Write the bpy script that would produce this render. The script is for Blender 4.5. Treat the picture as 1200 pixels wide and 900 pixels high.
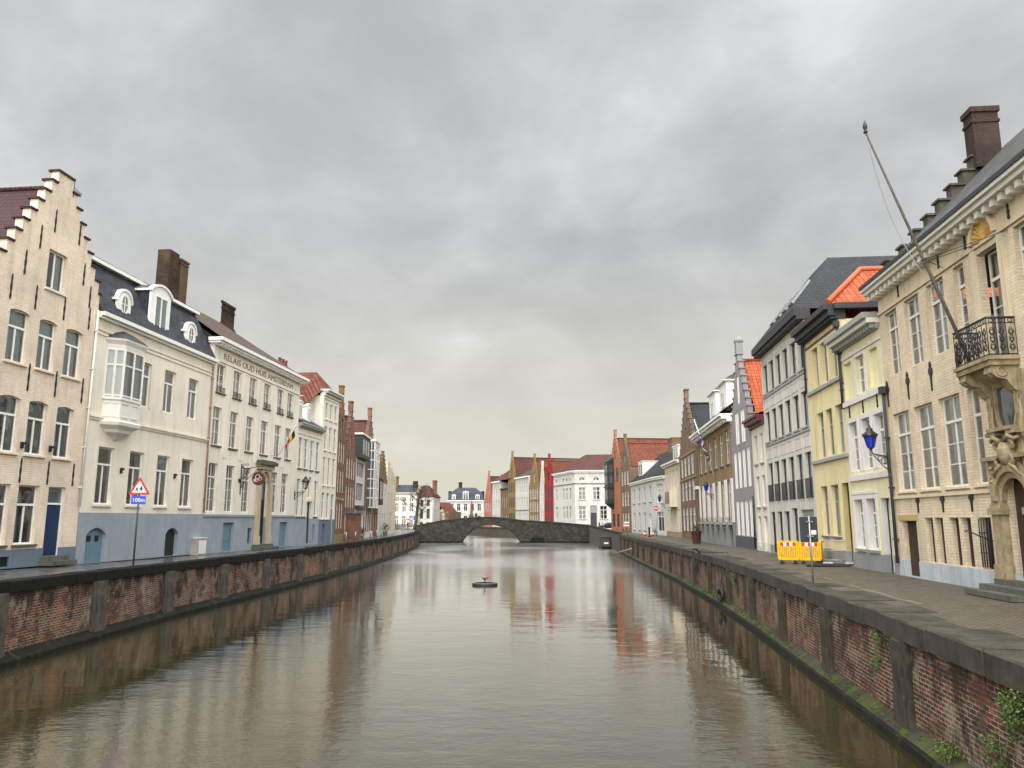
import bpy, math, random
from mathutils import Vector, Matrix
random.seed(7)
R = math.radians
for o in list(bpy.data.objects):
    bpy.data.objects.remove(o)
sc = bpy.context.scene
COL = sc.collection

# ------------------------------------------------------------------ camera
EYE = 4.4                     # metres above the water: standing on a canal bridge
PITCH = math.atan(159 / 900)
cd = bpy.data.cameras.new('camera')
cam = bpy.data.objects.new('camera', cd)
COL.objects.link(cam)
cam.location = (0, 0, EYE)
cam.rotation_euler = (R(90) + PITCH, 0, 0)
cd.sensor_width = 36
cd.lens = 27
cd.clip_start = 0.1
cd.clip_end = 6000
sc.camera = cam

# ------------------------------------------------------------------ world: Nishita sky under a full cloud deck
SUN_EL, SUN_ROT = R(52), R(200)
world = bpy.data.worlds.new('World')
sc.world = world
world.use_nodes = True
wt = world.node_tree
wt.nodes.clear()


def wn(kind, **kw):
    n = wt.nodes.new(kind)
    for k, v in kw.items():
        setattr(n, k, v)
    return n


def wl(a, b):
    wt.links.new(a, b)


def wmath(op, a, b=None, clamp=False):
    n = wn('ShaderNodeMath', operation=op, use_clamp=clamp)
    for i, v in enumerate((a, b)):
        if v is None:
            continue
        if isinstance(v, (int, float)):
            n.inputs[i].default_value = v
        else:
            wl(v, n.inputs[i])
    return n.outputs[0]


sky = wn('ShaderNodeTexSky', sky_type='NISHITA', sun_disc=False)
sky.sun_elevation = SUN_EL
sky.sun_rotation = SUN_ROT
bg_sky = wn('ShaderNodeBackground')
bg_sky.inputs['Strength'].default_value = 0.05
wl(sky.outputs[0], bg_sky.inputs['Color'])
tc = wn('ShaderNodeTexCoord')
sep = wn('ShaderNodeSeparateXYZ')
wl(tc.outputs['Generated'], sep.inputs[0])
X, Y, Z = sep.outputs
zc = wmath('MAXIMUM', Z, 0.0)
den = wmath('ADD', zc, 0.42)
cx = wmath('DIVIDE', X, den)
cy = wmath('DIVIDE', Y, den)
comb = wn('ShaderNodeCombineXYZ')
wl(cx, comb.inputs[0])
wl(cy, comb.inputs[1])


def wnoise(scale, detail, rough, dist, off):
    mp = wn('ShaderNodeMapping')
    mp.inputs['Location'].default_value = off
    wl(comb.outputs[0], mp.inputs[0])
    n = wn('ShaderNodeTexNoise')
    n.inputs['Scale'].default_value = scale
    n.inputs['Detail'].default_value = detail
    n.inputs['Roughness'].default_value = rough
    n.inputs['Distortion'].default_value = dist
    wl(mp.outputs[0], n.inputs['Vector'])
    return n.outputs['Fac']


n1 = wnoise(2.1, 9, 0.53, 0.45, (5.3, 2.4, 0))
n2 = wnoise(6.5, 7, 0.55, 0.3, (1.0, 7.0, 0))
mixn = wmath('ADD', wmath('MULTIPLY', n1, 0.72), wmath('MULTIPLY', n2, 0.28))
ramp = wn('ShaderNodeValToRGB')
cr = ramp.color_ramp
cr.interpolation = 'B_SPLINE'
cr.elements[0].position = 0.33
cr.elements[0].color = (0.290, 0.298, 0.304, 1)
cr.elements[1].position = 0.71
cr.elements[1].color = (0.55, 0.555, 0.56, 1)
for p, c in ((0.42, (0.320, 0.328, 0.332)), (0.49, (0.362, 0.369, 0.370)), (0.56, (0.405, 0.410, 0.412)), (0.63, (0.475, 0.48, 0.482))):
    e = cr.elements.new(p)
    e.color = (*c, 1)
wl(mixn, ramp.inputs[0])
# thinner, warmer cloud towards the horizon
hz = wn('ShaderNodeMapRange', interpolation_type='SMOOTHSTEP')
hz.inputs['From Min'].default_value = 0.38
hz.inputs['From Max'].default_value = 0.0
wl(Z, hz.inputs['Value'])
hmix = wn('ShaderNodeMixRGB')
hmix.inputs[2].default_value = (0.49, 0.462, 0.372, 1)
wl(wmath('MULTIPLY', hz.outputs[0], 0.80), hmix.inputs[0])
wl(ramp.outputs[0], hmix.inputs[1])
# overcast is brighter overhead; added gain there and behind the camera lifts the facades
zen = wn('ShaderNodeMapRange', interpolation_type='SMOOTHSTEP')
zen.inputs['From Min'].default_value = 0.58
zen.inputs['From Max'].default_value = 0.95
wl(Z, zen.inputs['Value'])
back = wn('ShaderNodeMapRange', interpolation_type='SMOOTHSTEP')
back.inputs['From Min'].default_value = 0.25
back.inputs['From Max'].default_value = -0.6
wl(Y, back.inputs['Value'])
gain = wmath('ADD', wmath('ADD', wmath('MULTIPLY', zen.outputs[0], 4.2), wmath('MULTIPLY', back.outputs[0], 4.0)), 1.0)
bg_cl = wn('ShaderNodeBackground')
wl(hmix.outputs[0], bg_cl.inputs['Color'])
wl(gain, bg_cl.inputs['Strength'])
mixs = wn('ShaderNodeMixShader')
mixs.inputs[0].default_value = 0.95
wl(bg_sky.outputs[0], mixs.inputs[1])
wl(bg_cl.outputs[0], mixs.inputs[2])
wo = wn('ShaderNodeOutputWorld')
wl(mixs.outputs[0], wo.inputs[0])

# ------------------------------------------------------------------ sun behind the cloud
sd = bpy.data.lights.new('sun', 'SUN')
sd.energy = 1.0
sd.angle = R(30)
sd.color = (1.0, 0.96, 0.90)
sun = bpy.data.objects.new('sun', sd)
COL.objects.link(sun)
sun.rotation_euler = (R(38), 0, R(-20))
sun.location = (0, 0, 60)

sc.view_settings.view_transform = 'Standard'
sc.view_settings.look = 'None'
sc.view_settings.exposure = 0.72
sc.view_settings.gamma = 1.0
sc.render.engine = 'CYCLES'
sc.cycles.use_denoising = True
sc.cycles.max_bounces = 6
sc.cycles.transparent_max_bounces = 8
sc.cycles.caustics_reflective = False
sc.cycles.caustics_refractive = False


# ------------------------------------------------------------------ materials
class NT:
    def __init__(self, name):
        self.m = bpy.data.materials.new(name)
        self.m.use_nodes = True
        self.t = self.m.node_tree
        self.t.nodes.clear()
        self.out = self.t.nodes.new('ShaderNodeOutputMaterial')
        self.b = self.t.nodes.new('ShaderNodeBsdfPrincipled')
        self.t.links.new(self.b.outputs[0], self.out.inputs[0])
        self.tc = self.t.nodes.new('ShaderNodeTexCoord')

    def n(self, kind, ins=None, **kw):
        n = self.t.nodes.new(kind)
        for k, v in kw.items():
            setattr(n, k, v)
        for k, v in (ins or {}).items():
            self.set(n.inputs[k], v)
        return n

    def set(self, sock, v):
        if hasattr(v, 'is_output') or isinstance(v, bpy.types.NodeSocket):
            self.t.links.new(v, sock)
        elif isinstance(v, (tuple, list)) and sock.type == 'RGBA' and len(v) == 3:
            sock.default_value = (*v, 1)
        else:
            sock.default_value = v

    def uv(self, sx=1, sy=1, loc=(0, 0, 0), src='UV', sz=1):
        mp = self.n('ShaderNodeMapping', {'Location': loc, 'Scale': (sx, sy, sz), 'Vector': self.tc.outputs[src]})
        return mp.outputs[0]

    def noise(self, vec, scale, detail=4, rough=0.55, dist=0.0):
        n = self.n('ShaderNodeTexNoise', {'Vector': vec, 'Scale': scale, 'Detail': detail, 'Roughness': rough, 'Distortion': dist})
        return n.outputs['Fac']

    def rng(self, v, a, b, c, d, smooth=False):
        n = self.n('ShaderNodeMapRange', {'Value': v, 'From Min': a, 'From Max': b, 'To Min': c, 'To Max': d})
        if smooth:
            n.interpolation_type = 'SMOOTHSTEP'
        return n.outputs[0]

    def math(self, op, a, b=0.0, clamp=False):
        n = self.n('ShaderNodeMath', {0: a, 1: b}, operation=op, use_clamp=clamp)
        return n.outputs[0]

    def mix(self, f, a, b, mode='MIX'):
        n = self.n('ShaderNodeMixRGB', {0: f, 1: a, 2: b}, blend_type=mode)
        return n.outputs[0]

    def grey(self, v):
        n = self.n('ShaderNodeCombineColor', {0: v, 1: v, 2: v})
        return n.outputs[0]

    def bump(self, h, strength=0.5, dist=0.01):
        n = self.n('ShaderNodeBump', {'Height': h, 'Strength': strength, 'Distance': dist})
        self.t.links.new(n.outputs[0], self.b.inputs['Normal'])
        return n

    def fin(self, col, rough=0.7, spec=0.5, metal=0.0):
        self.set(self.b.inputs['Base Color'], col)
        self.set(self.b.inputs['Roughness'], rough)
        self.b.inputs['Specular IOR Level'].default_value = spec
        self.b.inputs['Metallic'].default_value = metal
        return self.m


def weather(k, col, streak=0.16, patch=0.12, seed=0.0):
    """colour with soft patchiness and rain streaks that belong to the paint"""
    big = k.noise(k.uv(loc=(seed, seed * 2, 0)), 0.45, 4, 0.6)
    st = k.noise(k.uv(2.6, 0.22, loc=(seed * 3, seed, 0)), 1.0, 5, 0.65)
    fine = k.noise(k.uv(), 9, 3, 0.6)
    f = k.math('MULTIPLY', k.rng(big, 0.3, 0.7, 1 - patch, 1 + patch * 0.5), k.rng(st, 0.5, 0.72, 1.0, 1 - streak))
    f = k.math('MULTIPLY', f, k.rng(fine, 0.3, 0.7, 0.95, 1.04))
    return k.mix(1.0, col, k.grey(f), 'MULTIPLY')


def plaster(name, col, streak=0.16, patch=0.10, rough=0.85):
    k = NT(name)
    c = weather(k, col, streak * 1.35, patch * 1.4, random.random() * 9)
    if streak > 0.1:
        pt = k.noise(k.uv(0.8, 1.1, loc=(random.random() * 9, 3, 0)), 0.8, 2, 0.4)
        c = k.mix(k.rng(pt, 0.60, 0.615, 0, 0.10), c, tuple(min(x * 1.15, 0.82) for x in col))
        dr = k.noise(k.uv(5.5, 0.12, loc=(random.random() * 9, 1, 0)), 1.0, 4, 0.6)
        c = k.mix(k.rng(dr, 0.62, 0.76, 0, 0.12), c, tuple(x * 0.45 for x in col))
    k.bump(k.noise(k.uv(), 25, 5, 0.7), 0.25, 0.01)
    return k.fin(c, rough, 0.3)


def brick(name, c1, c2, mortar, bw=0.22, bh=0.075, ms=0.012, streak=0.18, patch=0.15, bump=0.6, rough=0.88, blotch=None):
    k = NT(name)
    b = k.n('ShaderNodeTexBrick', {'Vector': k.uv(), 'Color1': c1, 'Color2': c2, 'Mortar': mortar, 'Scale': 1.0,
                                   'Mortar Size': ms, 'Mortar Smooth': 0.3, 'Bias': 0.0, 'Brick Width': bw, 'Row Height': bh})
    b.offset = 0.5
    col = b.outputs['Color']
    if blotch:
        nb = k.noise(k.uv(1, 1.4, loc=(4, 2, 0)), 1.1, 5, 0.65)
        col = k.mix(k.rng(nb, 0.48, 0.66, 0, 0.75), col, blotch)
    col = weather(k, col, streak, patch, random.random() * 9)
    h = k.math('ADD', k.math('MULTIPLY', b.outputs['Fac'], -1.0), k.math('MULTIPLY', k.noise(k.uv(), 18, 4, 0.7), 0.7))
    h = k.math('ADD', h, k.math('MULTIPLY', k.noise(k.uv(), 5, 3, 0.6), 1.6))
    k.bump(h, bump, 0.018)
    return k.fin(col, rough, 0.3)


def tiles(name, c1, c2, tw=0.24, th=0.30, pan=True, rough=0.65, moss=0.0):
    k = NT(name)
    b = k.n('ShaderNodeTexBrick', {'Vector': k.uv(), 'Color1': c1, 'Color2': c2, 'Mortar': tuple(x * 0.35 for x in c2), 'Scale': 1.0,
                                   'Mortar Size': 0.016 if pan else 0.008, 'Mortar Smooth': 0.4, 'Brick Width': tw, 'Row Height': th})
    b.offset = 0.0 if pan else 0.5
    col = b.outputs['Color']
    if moss:
        col = k.mix(k.rng(k.noise(k.uv(), 0.9, 6, 0.7), 0.5, 0.7, 0, moss), col, (0.10, 0.10, 0.055))
    col = weather(k, col, 0.2, 0.2, random.random() * 9)
    s = k.n('ShaderNodeSeparateXYZ', {0: k.tc.outputs['UV']})
    fv = k.math('FRACT', k.math('DIVIDE', s.outputs[1], th))
    h = k.math('MULTIPLY', fv, -0.7)
    if pan:
        su = k.math('SINE', k.math('MULTIPLY', s.outputs[0], 2 * math.pi / tw))
        h = k.math('ADD', h, k.math('MULTIPLY', su, 0.8))
    h = k.math('ADD', h, k.math('MULTIPLY', b.outputs['Fac'], -0.4))
    k.bump(h, 0.9, 0.035 if pan else 0.015)
    return k.fin(col, rough + 0.12, 0.22)


def paint(name, col, rough=0.45, spec=0.5, var=0.06, metal=0.0):
    k = NT(name)
    f = k.noise(k.uv(), 5, 4, 0.6)
    c = k.mix(1.0, col, k.grey(k.rng(f, 0.3, 0.7, 1 - var, 1 + var)), 'MULTIPLY')
    return k.fin(c, rough, spec, metal)


def stone(name, c1, c2, scale=1.5, rough=0.8, moss=None, mossamt=0.0, streak=0.2):
    k = NT(name)
    n = k.noise(k.uv(), scale, 7, 0.65)
    c = k.mix(k.rng(n, 0.35, 0.68, 0, 1), c1, c2)
    n2 = k.noise(k.uv(3, 0.4, loc=(2, 8, 0)), 1.2, 5, 0.65)
    c = k.mix(k.rng(n2, 0.5, 0.75, 0, streak * 2), c, tuple(x * 0.3 for x in c1))
    if moss:
        nm = k.noise(k.uv(loc=(7, 3, 0)), 2.2, 6, 0.7)
        c = k.mix(k.rng(nm, 0.62 - mossamt * 0.4, 0.72 - mossamt * 0.3, 0, 0.9), c, moss)
    k.bump(k.noise(k.uv(), scale * 9, 6, 0.7), 0.5, 0.02)
    return k.fin(c, rough, 0.18)


def glass_clear(name):
    k = NT(name)
    t = k.t
    tr = k.n('ShaderNodeBsdfTransparent', {'Color': (0.74, 0.80, 0.80)})
    gl = k.n('ShaderNodeBsdfGlossy', {'Color': (0.95, 0.97, 1.0), 'Roughness': 0.015})
    fr = k.n('ShaderNodeFresnel', {'IOR': 1.55})
    wob = k.n('ShaderNodeBump', {'Height': k.noise(k.uv(), 1.6, 2, 0.5), 'Strength': 0.25, 'Distance': 0.02})
    t.links.new(wob.outputs[0], gl.inputs['Normal'])
    f = k.math('MULTIPLY', fr.outputs[0], 2.1, True)
    mx = k.n('ShaderNodeMixShader', {0: f, 1: tr.outputs[0], 2: gl.outputs[0]})
    t.links.new(mx.outputs[0], k.out.inputs[0])
    return k.m


def glass_dark(name, col):
    k = NT(name)
    oi = k.n('ShaderNodeObjectInfo')
    c = k.mix(1.0, col, k.grey(k.rng(oi.outputs['Random'], 0, 1, 0.5, 1.9)), 'MULTIPLY')
    k.bump(k.noise(k.uv(), 1.6, 2, 0.5), 0.2, 0.02)
    m = k.fin(c, 0.04, 0.9)
    k.b.inputs['IOR'].default_value = 1.6
    return m


WHITE = paint('white_paint', (0.80, 0.79, 0.75), 0.4)
WHITE_OLD = paint('old_white_paint', (0.70, 0.68, 0.62), 0.55)
GREYP = paint('grey_paint', (0.30, 0.30, 0.29), 0.5)
DARKP = paint('dark_frame_paint', (0.035, 0.037, 0.04), 0.45)
GLASS = glass_clear('window_glass')
GLASSD = glass_dark('far_window_glass', (0.030, 0.036, 0.040))
GLASSB = glass_dark('grey_blue_window_glass', (0.10, 0.12, 0.13))
CURT = plaster('curtain_cloth', (0.62, 0.68, 0.67), 0.02, 0.05)
BLIND = plaster('window_blind_cloth', (0.55, 0.53, 0.48), 0.02, 0.05)
BLINDR = plaster('red_brown_blind', (0.16, 0.08, 0.06), 0.05, 0.1)
IRON = paint('black_iron', (0.014, 0.014, 0.016), 0.5)
GALV = paint('galvanised_steel', (0.34, 0.35, 0.35), 0.42, 0.5, 0.1, 0.6)
LEAD = paint('grey_lead', (0.048, 0.050, 0.056), 0.65, 0.25)
BLUESTONE = stone('blue_stone', (0.20, 0.205, 0.21), (0.12, 0.12, 0.125), 2.0)
STEPSTONE = stone('worn_step_stone', (0.13, 0.13, 0.11), (0.07, 0.075, 0.06), 2.0, moss=(0.06, 0.07, 0.025), mossamt=0.15)
SANDST = stone('carved_sandstone', (0.44, 0.355, 0.22), (0.21, 0.165, 0.10), 3.2, streak=0.42)
BLUEPL = plaster('blue_grey_plinth', (0.285, 0.325, 0.365), 0.14, 0.10)
BLUEPL_D = plaster('slate_blue_plinth', (0.14, 0.18, 0.225), 0.2, 0.12)
GREYPL = plaster('grey_plinth', (0.27, 0.275, 0.28), 0.15, 0.1)
GREYPL_D = plaster('dark_grey_plinth', (0.10, 0.105, 0.115), 0.15, 0.1)
PALEPL = plaster('pale_blue_plinth', (0.45, 0.49, 0.52), 0.35, 0.2)
CREAMBR = brick('cream_painted_brick', (0.81, 0.69, 0.55), (0.76, 0.64, 0.505), (0.73, 0.61, 0.48), 0.27, 0.095, 0.012, 0.22, 0.20, 0.8)
BEIGEBR = brick('beige_painted_brick', (0.785, 0.660, 0.485), (0.71, 0.59, 0.425), (0.65, 0.54, 0.385), 0.26, 0.09, 0.013, 0.28, 0.20, 0.9)
CREAMPL = plaster('cream_plaster', (0.76, 0.70, 0.585), 0.14, 0.07)
OFFWPL = plaster('off_white_plaster', (0.775, 0.715, 0.615), 0.16, 0.07)
BEIGEPL = plaster('beige_plaster', (0.68, 0.575, 0.41), 0.2, 0.08)
YELPL = plaster('pale_yellow_plaster', (0.74, 0.69, 0.445), 0.15, 0.07)
YELPL2 = plaster('warm_yellow_plaster', (0.73, 0.62, 0.365), 0.18, 0.08)
YELTR = plaster('ochre_reveal_plaster', (0.50, 0.43, 0.21), 0.15, 0.08)
LGREYPL = plaster('light_grey_plaster', (0.62, 0.585, 0.53), 0.2, 0.08)
LILACPL = plaster('lilac_grey_plaster', (0.30, 0.275, 0.285), 0.2, 0.1)
WHITEPL = plaster('white_plaster', (0.57, 0.56, 0.52), 0.24, 0.07)
IVORYPL = plaster('ivory_plaster', (0.62, 0.545, 0.41), 0.18, 0.08)
PINKPL = plaster('salmon_plaster', (0.42, 0.15, 0.11), 0.15, 0.1)
REDPL = plaster('crimson_plaster', (0.27, 0.026, 0.028), 0.2, 0.12)
OCHREPL = plaster('ochre_plaster', (0.235, 0.165, 0.058), 0.2, 0.12)
OCHREBR = brick('ochre_brick', (0.26, 0.165, 0.07), (0.19, 0.115, 0.052), (0.28, 0.21, 0.12))
REDBR = brick('red_brown_brick', (0.27, 0.125, 0.058), (0.15, 0.062, 0.036), (0.25, 0.19, 0.13), blotch=(0.095, 0.05, 0.03))
REDBR2 = brick('warm_red_brick', (0.25, 0.09, 0.05), (0.175, 0.06, 0.036), (0.27, 0.20, 0.15), blotch=(0.12, 0.055, 0.035))
BROWNBR = brick('brown_brick', (0.21, 0.125, 0.075), (0.16, 0.09, 0.055), (0.26, 0.21, 0.15), blotch=(0.12, 0.08, 0.05))
TANBR = brick('tan_brick', (0.30, 0.19, 0.085), (0.23, 0.14, 0.06), (0.33, 0.26, 0.16))
ORANGEBR = brick('orange_brick', (0.43, 0.15, 0.075), (0.34, 0.115, 0.06), (0.38, 0.24, 0.16))
CHIMBR = brick('chimney_brick', (0.070, 0.028, 0.018), (0.018, 0.011, 0.010), (0.06, 0.048, 0.034), bw=0.32, bh=0.13, ms=0.016, blotch=(0.075, 0.06, 0.018), patch=0.6, streak=0.4, bump=1.0)
TILE_DK = tiles('dark_red_pantile', (0.062, 0.022, 0.021), (0.040, 0.016, 0.017), 0.24, 0.31, True, 0.5)
TILE_OR = tiles('orange_pantile', (0.50, 0.115, 0.04), (0.33, 0.068, 0.028), 0.26, 0.32, True, 0.6, moss=0.12)
TILE_MID = tiles('faded_orange_tile', (0.20, 0.062, 0.031), (0.125, 0.042, 0.026), 0.26, 0.32, True, 0.7, moss=0.2)
TILE_RED = tiles('weathered_red_tile', (0.20, 0.060, 0.038), (0.115, 0.04, 0.032), 0.26, 0.32, True, 0.7, moss=0.4)
TILE_RB = tiles('red_brown_tile', (0.115, 0.042, 0.034), (0.08, 0.034, 0.028), 0.26, 0.32, True, 0.7, moss=0.2)
TILE_BR = tiles('brown_flat_tile', (0.115, 0.078, 0.062), (0.080, 0.058, 0.050), 0.17, 0.14, False, 0.7, moss=0.3)
TILE_BK = tiles('black_tile', (0.026, 0.027, 0.031), (0.017, 0.018, 0.021), 0.30, 0.30, True, 0.45)
SLATE = tiles('slate', (0.052, 0.057, 0.070), (0.026, 0.029, 0.037), 0.32, 0.20, False, 0.45)
SLATE2 = tiles('weathered_slate', (0.085, 0.082, 0.080), (0.035, 0.034, 0.035), 0.36, 0.24, False, 0.55, moss=0.3)
ORANGE_EDGE = paint('orange_ridge_tile', (0.50, 0.11, 0.04), 0.6, 0.4, 0.15)
CORN_D = paint('dark_grey_cornice', (0.040, 0.042, 0.045), 0.6, 0.3)
CORN_R = paint('dark_red_cornice', (0.10, 0.02, 0.02), 0.5)
BLUEDOOR = paint('deep_blue_door', (0.007, 0.028, 0.075), 0.5, 0.3)
BLUEGREYDOOR = paint('blue_grey_door', (0.12, 0.20, 0.26), 0.5)
BROWNDOOR = stone('weathered_oak', (0.075, 0.045, 0.028), (0.045, 0.028, 0.02), 3.0, 0.7)
BLACKDOOR = paint('black_door', (0.012, 0.013, 0.013), 0.4)
REDWOOD = paint('dark_red_window_wood', (0.055, 0.022, 0.02), 0.5)
GREENWOOD = paint('dark_green_wood', (0.018, 0.032, 0.028), 0.45)
YELLOWP = paint('yellow_plastic', (0.84, 0.45, 0.0), 0.6, 0.15, 0.15)
REDP = paint('red_reflective', (0.50, 0.012, 0.02), 0.4)
WHITEP = paint('white_reflective', (0.80, 0.80, 0.80), 0.4)
BLUEP = paint('blue_sign', (0.02, 0.06, 0.50), 0.4)
BLUEGL = paint('cobalt_blue_lantern_glass', (0.010, 0.025, 0.62), 0.15)
RUBBER = paint('black_rubber', (0.010, 0.010, 0.010), 0.6)


# ------------------------------------------------------------------ mesh building
class MB:
    """collects faces, then links them as ONE mesh object with metric UVs"""

    def __init__(self):
        self.v, self.f, self.mi, self.uvs, self.sm = [], [], [], [], []

    def poly(self, pts, mi=0, uv=None, smooth=False):
        b = len(self.v)
        self.v.extend([tuple(p) for p in pts])
        self.f.append(tuple(range(b, b + len(pts))))
        self.mi.append(mi)
        self.uvs.append(uv)
        self.sm.append(smooth)

    def box(self, x0, x1, y0, y1, z0, z1, mi=0):
        x0, x1 = min(x0, x1), max(x0, x1)
        y0, y1 = min(y0, y1), max(y0, y1)
        z0, z1 = min(z0, z1), max(z0, z1)
        P = [(x0, y0, z0), (x1, y0, z0), (x1, y1, z0), (x0, y1, z0), (x0, y0, z1), (x1, y0, z1), (x1, y1, z1), (x0, y1, z1)]
        for q in ((0, 3, 2, 1), (4, 5, 6, 7), (0, 1, 5, 4), (1, 2, 6, 5), (2, 3, 7, 6), (3, 0, 4, 7)):
            self.poly([P[i] for i in q], mi)

    def slab(self, ring, off, mi=0):
        """closed prism: planar ring of points pushed along off"""
        o = Vector(off)
        A = [Vector(p) for p in ring]
        B = [p + o for p in A]
        self.poly(A[::-1], mi)
        self.poly(B, mi)
        n = len(A)
        for i in range(n):
            j = (i + 1) % n
            self.poly([A[i], A[j], B[j], B[i]], mi)

    def tube(self, pts, rad, n=8, mi=0, caps=True, smooth=True, squash=1.0):
        pts = [Vector(p) for p in pts]
        if not hasattr(rad, '__len__'):
            rad = [rad] * len(pts)
        rings = []
        for i, p in enumerate(pts):
            d = (pts[min(i + 1, len(pts) - 1)] - pts[max(i - 1, 0)])
            d = d.normalized() if d.length > 1e-9 else Vector((0, 0, 1))
            a = Vector((0, 0, 1)) if abs(d.z) < 0.9 else Vector((1, 0, 0))
            s = d.cross(a).normalized()
            t = d.cross(s).normalized()
            rings.append([p + (s * math.cos(k * 2 * math.pi / n) + t * math.sin(k * 2 * math.pi / n) * squash) * rad[i] for k in range(n)])
        for i in range(len(rings) - 1):
            for k in range(n):
                j = (k + 1) % n
                self.poly([rings[i][k], rings[i][j], rings[i + 1][j], rings[i + 1][k]], mi, None, smooth)
        if caps:
            self.poly(rings[0][::-1], mi)
            self.poly(rings[-1], mi)

    def lathe(self, prof, c=(0, 0, 0), n=16, mi=0, smooth=True):
        rings = [[(c[0] + r * math.cos(k * 2 * math.pi / n), c[1] + r * math.sin(k * 2 * math.pi / n), c[2] + z) for k in range(n)] for r, z in prof]
        for i in range(len(rings) - 1):
            for k in range(n):
                j = (k + 1) % n
                self.poly([rings[i][k], rings[i][j], rings[i + 1][j], rings[i + 1][k]], mi, None, smooth)
        if prof[0][0] > 1e-4:
            self.poly(rings[0][::-1], mi)
        if prof[-1][0] > 1e-4:
            self.poly(rings[-1], mi)

    def torus(self, c, axis, R0, r, n=24, m=8, mi=0):
        a = Vector(axis).normalized()
        s = a.cross(Vector((0, 0, 1)) if abs(a.z) < 0.9 else Vector((1, 0, 0))).normalized()
        t = a.cross(s)
        P = []
        for i in range(n):
            w = i * 2 * math.pi / n
            d = s * math.cos(w) + t * math.sin(w)
            P.append([Vector(c) + d * (R0 + r * math.cos(k * 2 * math.pi / m)) + a * r * math.sin(k * 2 * math.pi / m) for k in range(m)])
        for i in range(n):
            for k in range(m):
                self.poly([P[i][k], P[(i + 1) % n][k], P[(i + 1) % n][(k + 1) % m], P[i][(k + 1) % m]], mi, None, True)

    def mesh(self, name, mats):
        me = bpy.data.meshes.new(name)
        # merge coincident vertices so shapes are welded
        idx, vv, ff = {}, [], []
        for f in self.f:
            g = []
            for i in f:
                p = self.v[i]
                key = (round(p[0], 4), round(p[1], 4), round(p[2], 4))
                q = idx.get(key)
                if q is None:
                    q = idx[key] = len(vv)
                    vv.append(p)
                g.append(q)
            ff.append(g)
        keep = [i for i, g in enumerate(ff) if len(set(g)) == len(g)]
        me.from_pydata(vv, [], [ff[i] for i in keep])
        for m in (mats if isinstance(mats, (list, tuple)) else [mats]):
            me.materials.append(m)
        me.polygons.foreach_set('material_index', [self.mi[i] for i in keep])
        me.polygons.foreach_set('use_smooth', [self.sm[i] for i in keep])
        lay = me.uv_layers.new(name='UVMap')
        flat = []
        zax = Vector((0, 0, 1))
        for i in keep:
            if self.uvs[i] is not None:
                for u in self.uvs[i]:
                    flat.extend(u)
                continue
            P = [Vector(self.v[q]) for q in self.f[i]]
            n = Vector((0, 0, 0))
            for a in range(1, len(P) - 1):
                n += (P[a] - P[0]).cross(P[a + 1] - P[0])
            if n.length < 1e-12:
                n = Vector((0, 0, 1))
            n.normalize()
            t = zax.cross(n)
            t = Vector((1, 0, 0)) if t.length < 0.05 else t.normalized()
            b = n.cross(t)
            for p in P:
                flat.extend((p.dot(t), p.dot(b)))
        lay.data.foreach_set('uv', flat)
        me.validate()
        me.update()
        return me

    def build(self, name, mats, parent=None, loc=(0, 0, 0), rz=0.0):
        o = bpy.data.objects.new(name, self.mesh(name, mats))
        COL.objects.link(o)
        o.location = loc
        o.rotation_euler = (0, 0, rz)
        if parent is not None:
            o.parent = parent
        return o


def put(name, me, parent, loc=(0, 0, 0), rz=0.0):
    o = bpy.data.objects.new(name, me)
    COL.objects.link(o)
    o.location = loc
    o.rotation_euler = (0, 0, rz)
    if parent is not None:
        o.parent = parent
    return o


def tag(o, label, cat, group=None):
    o['label'] = label
    o['category'] = cat
    if group:
        o['group'] = group
    return o


def thing(name, label, cat, loc=(0, 0, 0), rz=0.0, group=None):
    o = bpy.data.objects.new(name, None)
    COL.objects.link(o)
    o.location = loc
    o.rotation_euler = (0, 0, rz)
    o.empty_display_size = 0.5
    return tag(o, label, cat, group)


def copy_tree(o, parent=None):
    c = o.copy()
    COL.objects.link(c)
    if parent is not None:
        c.parent = parent
    for ch in o.children:
        copy_tree(ch, c)
    return c


def structure(o):
    o['kind'] = 'structure'
    return o


CACHE = {}


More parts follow.
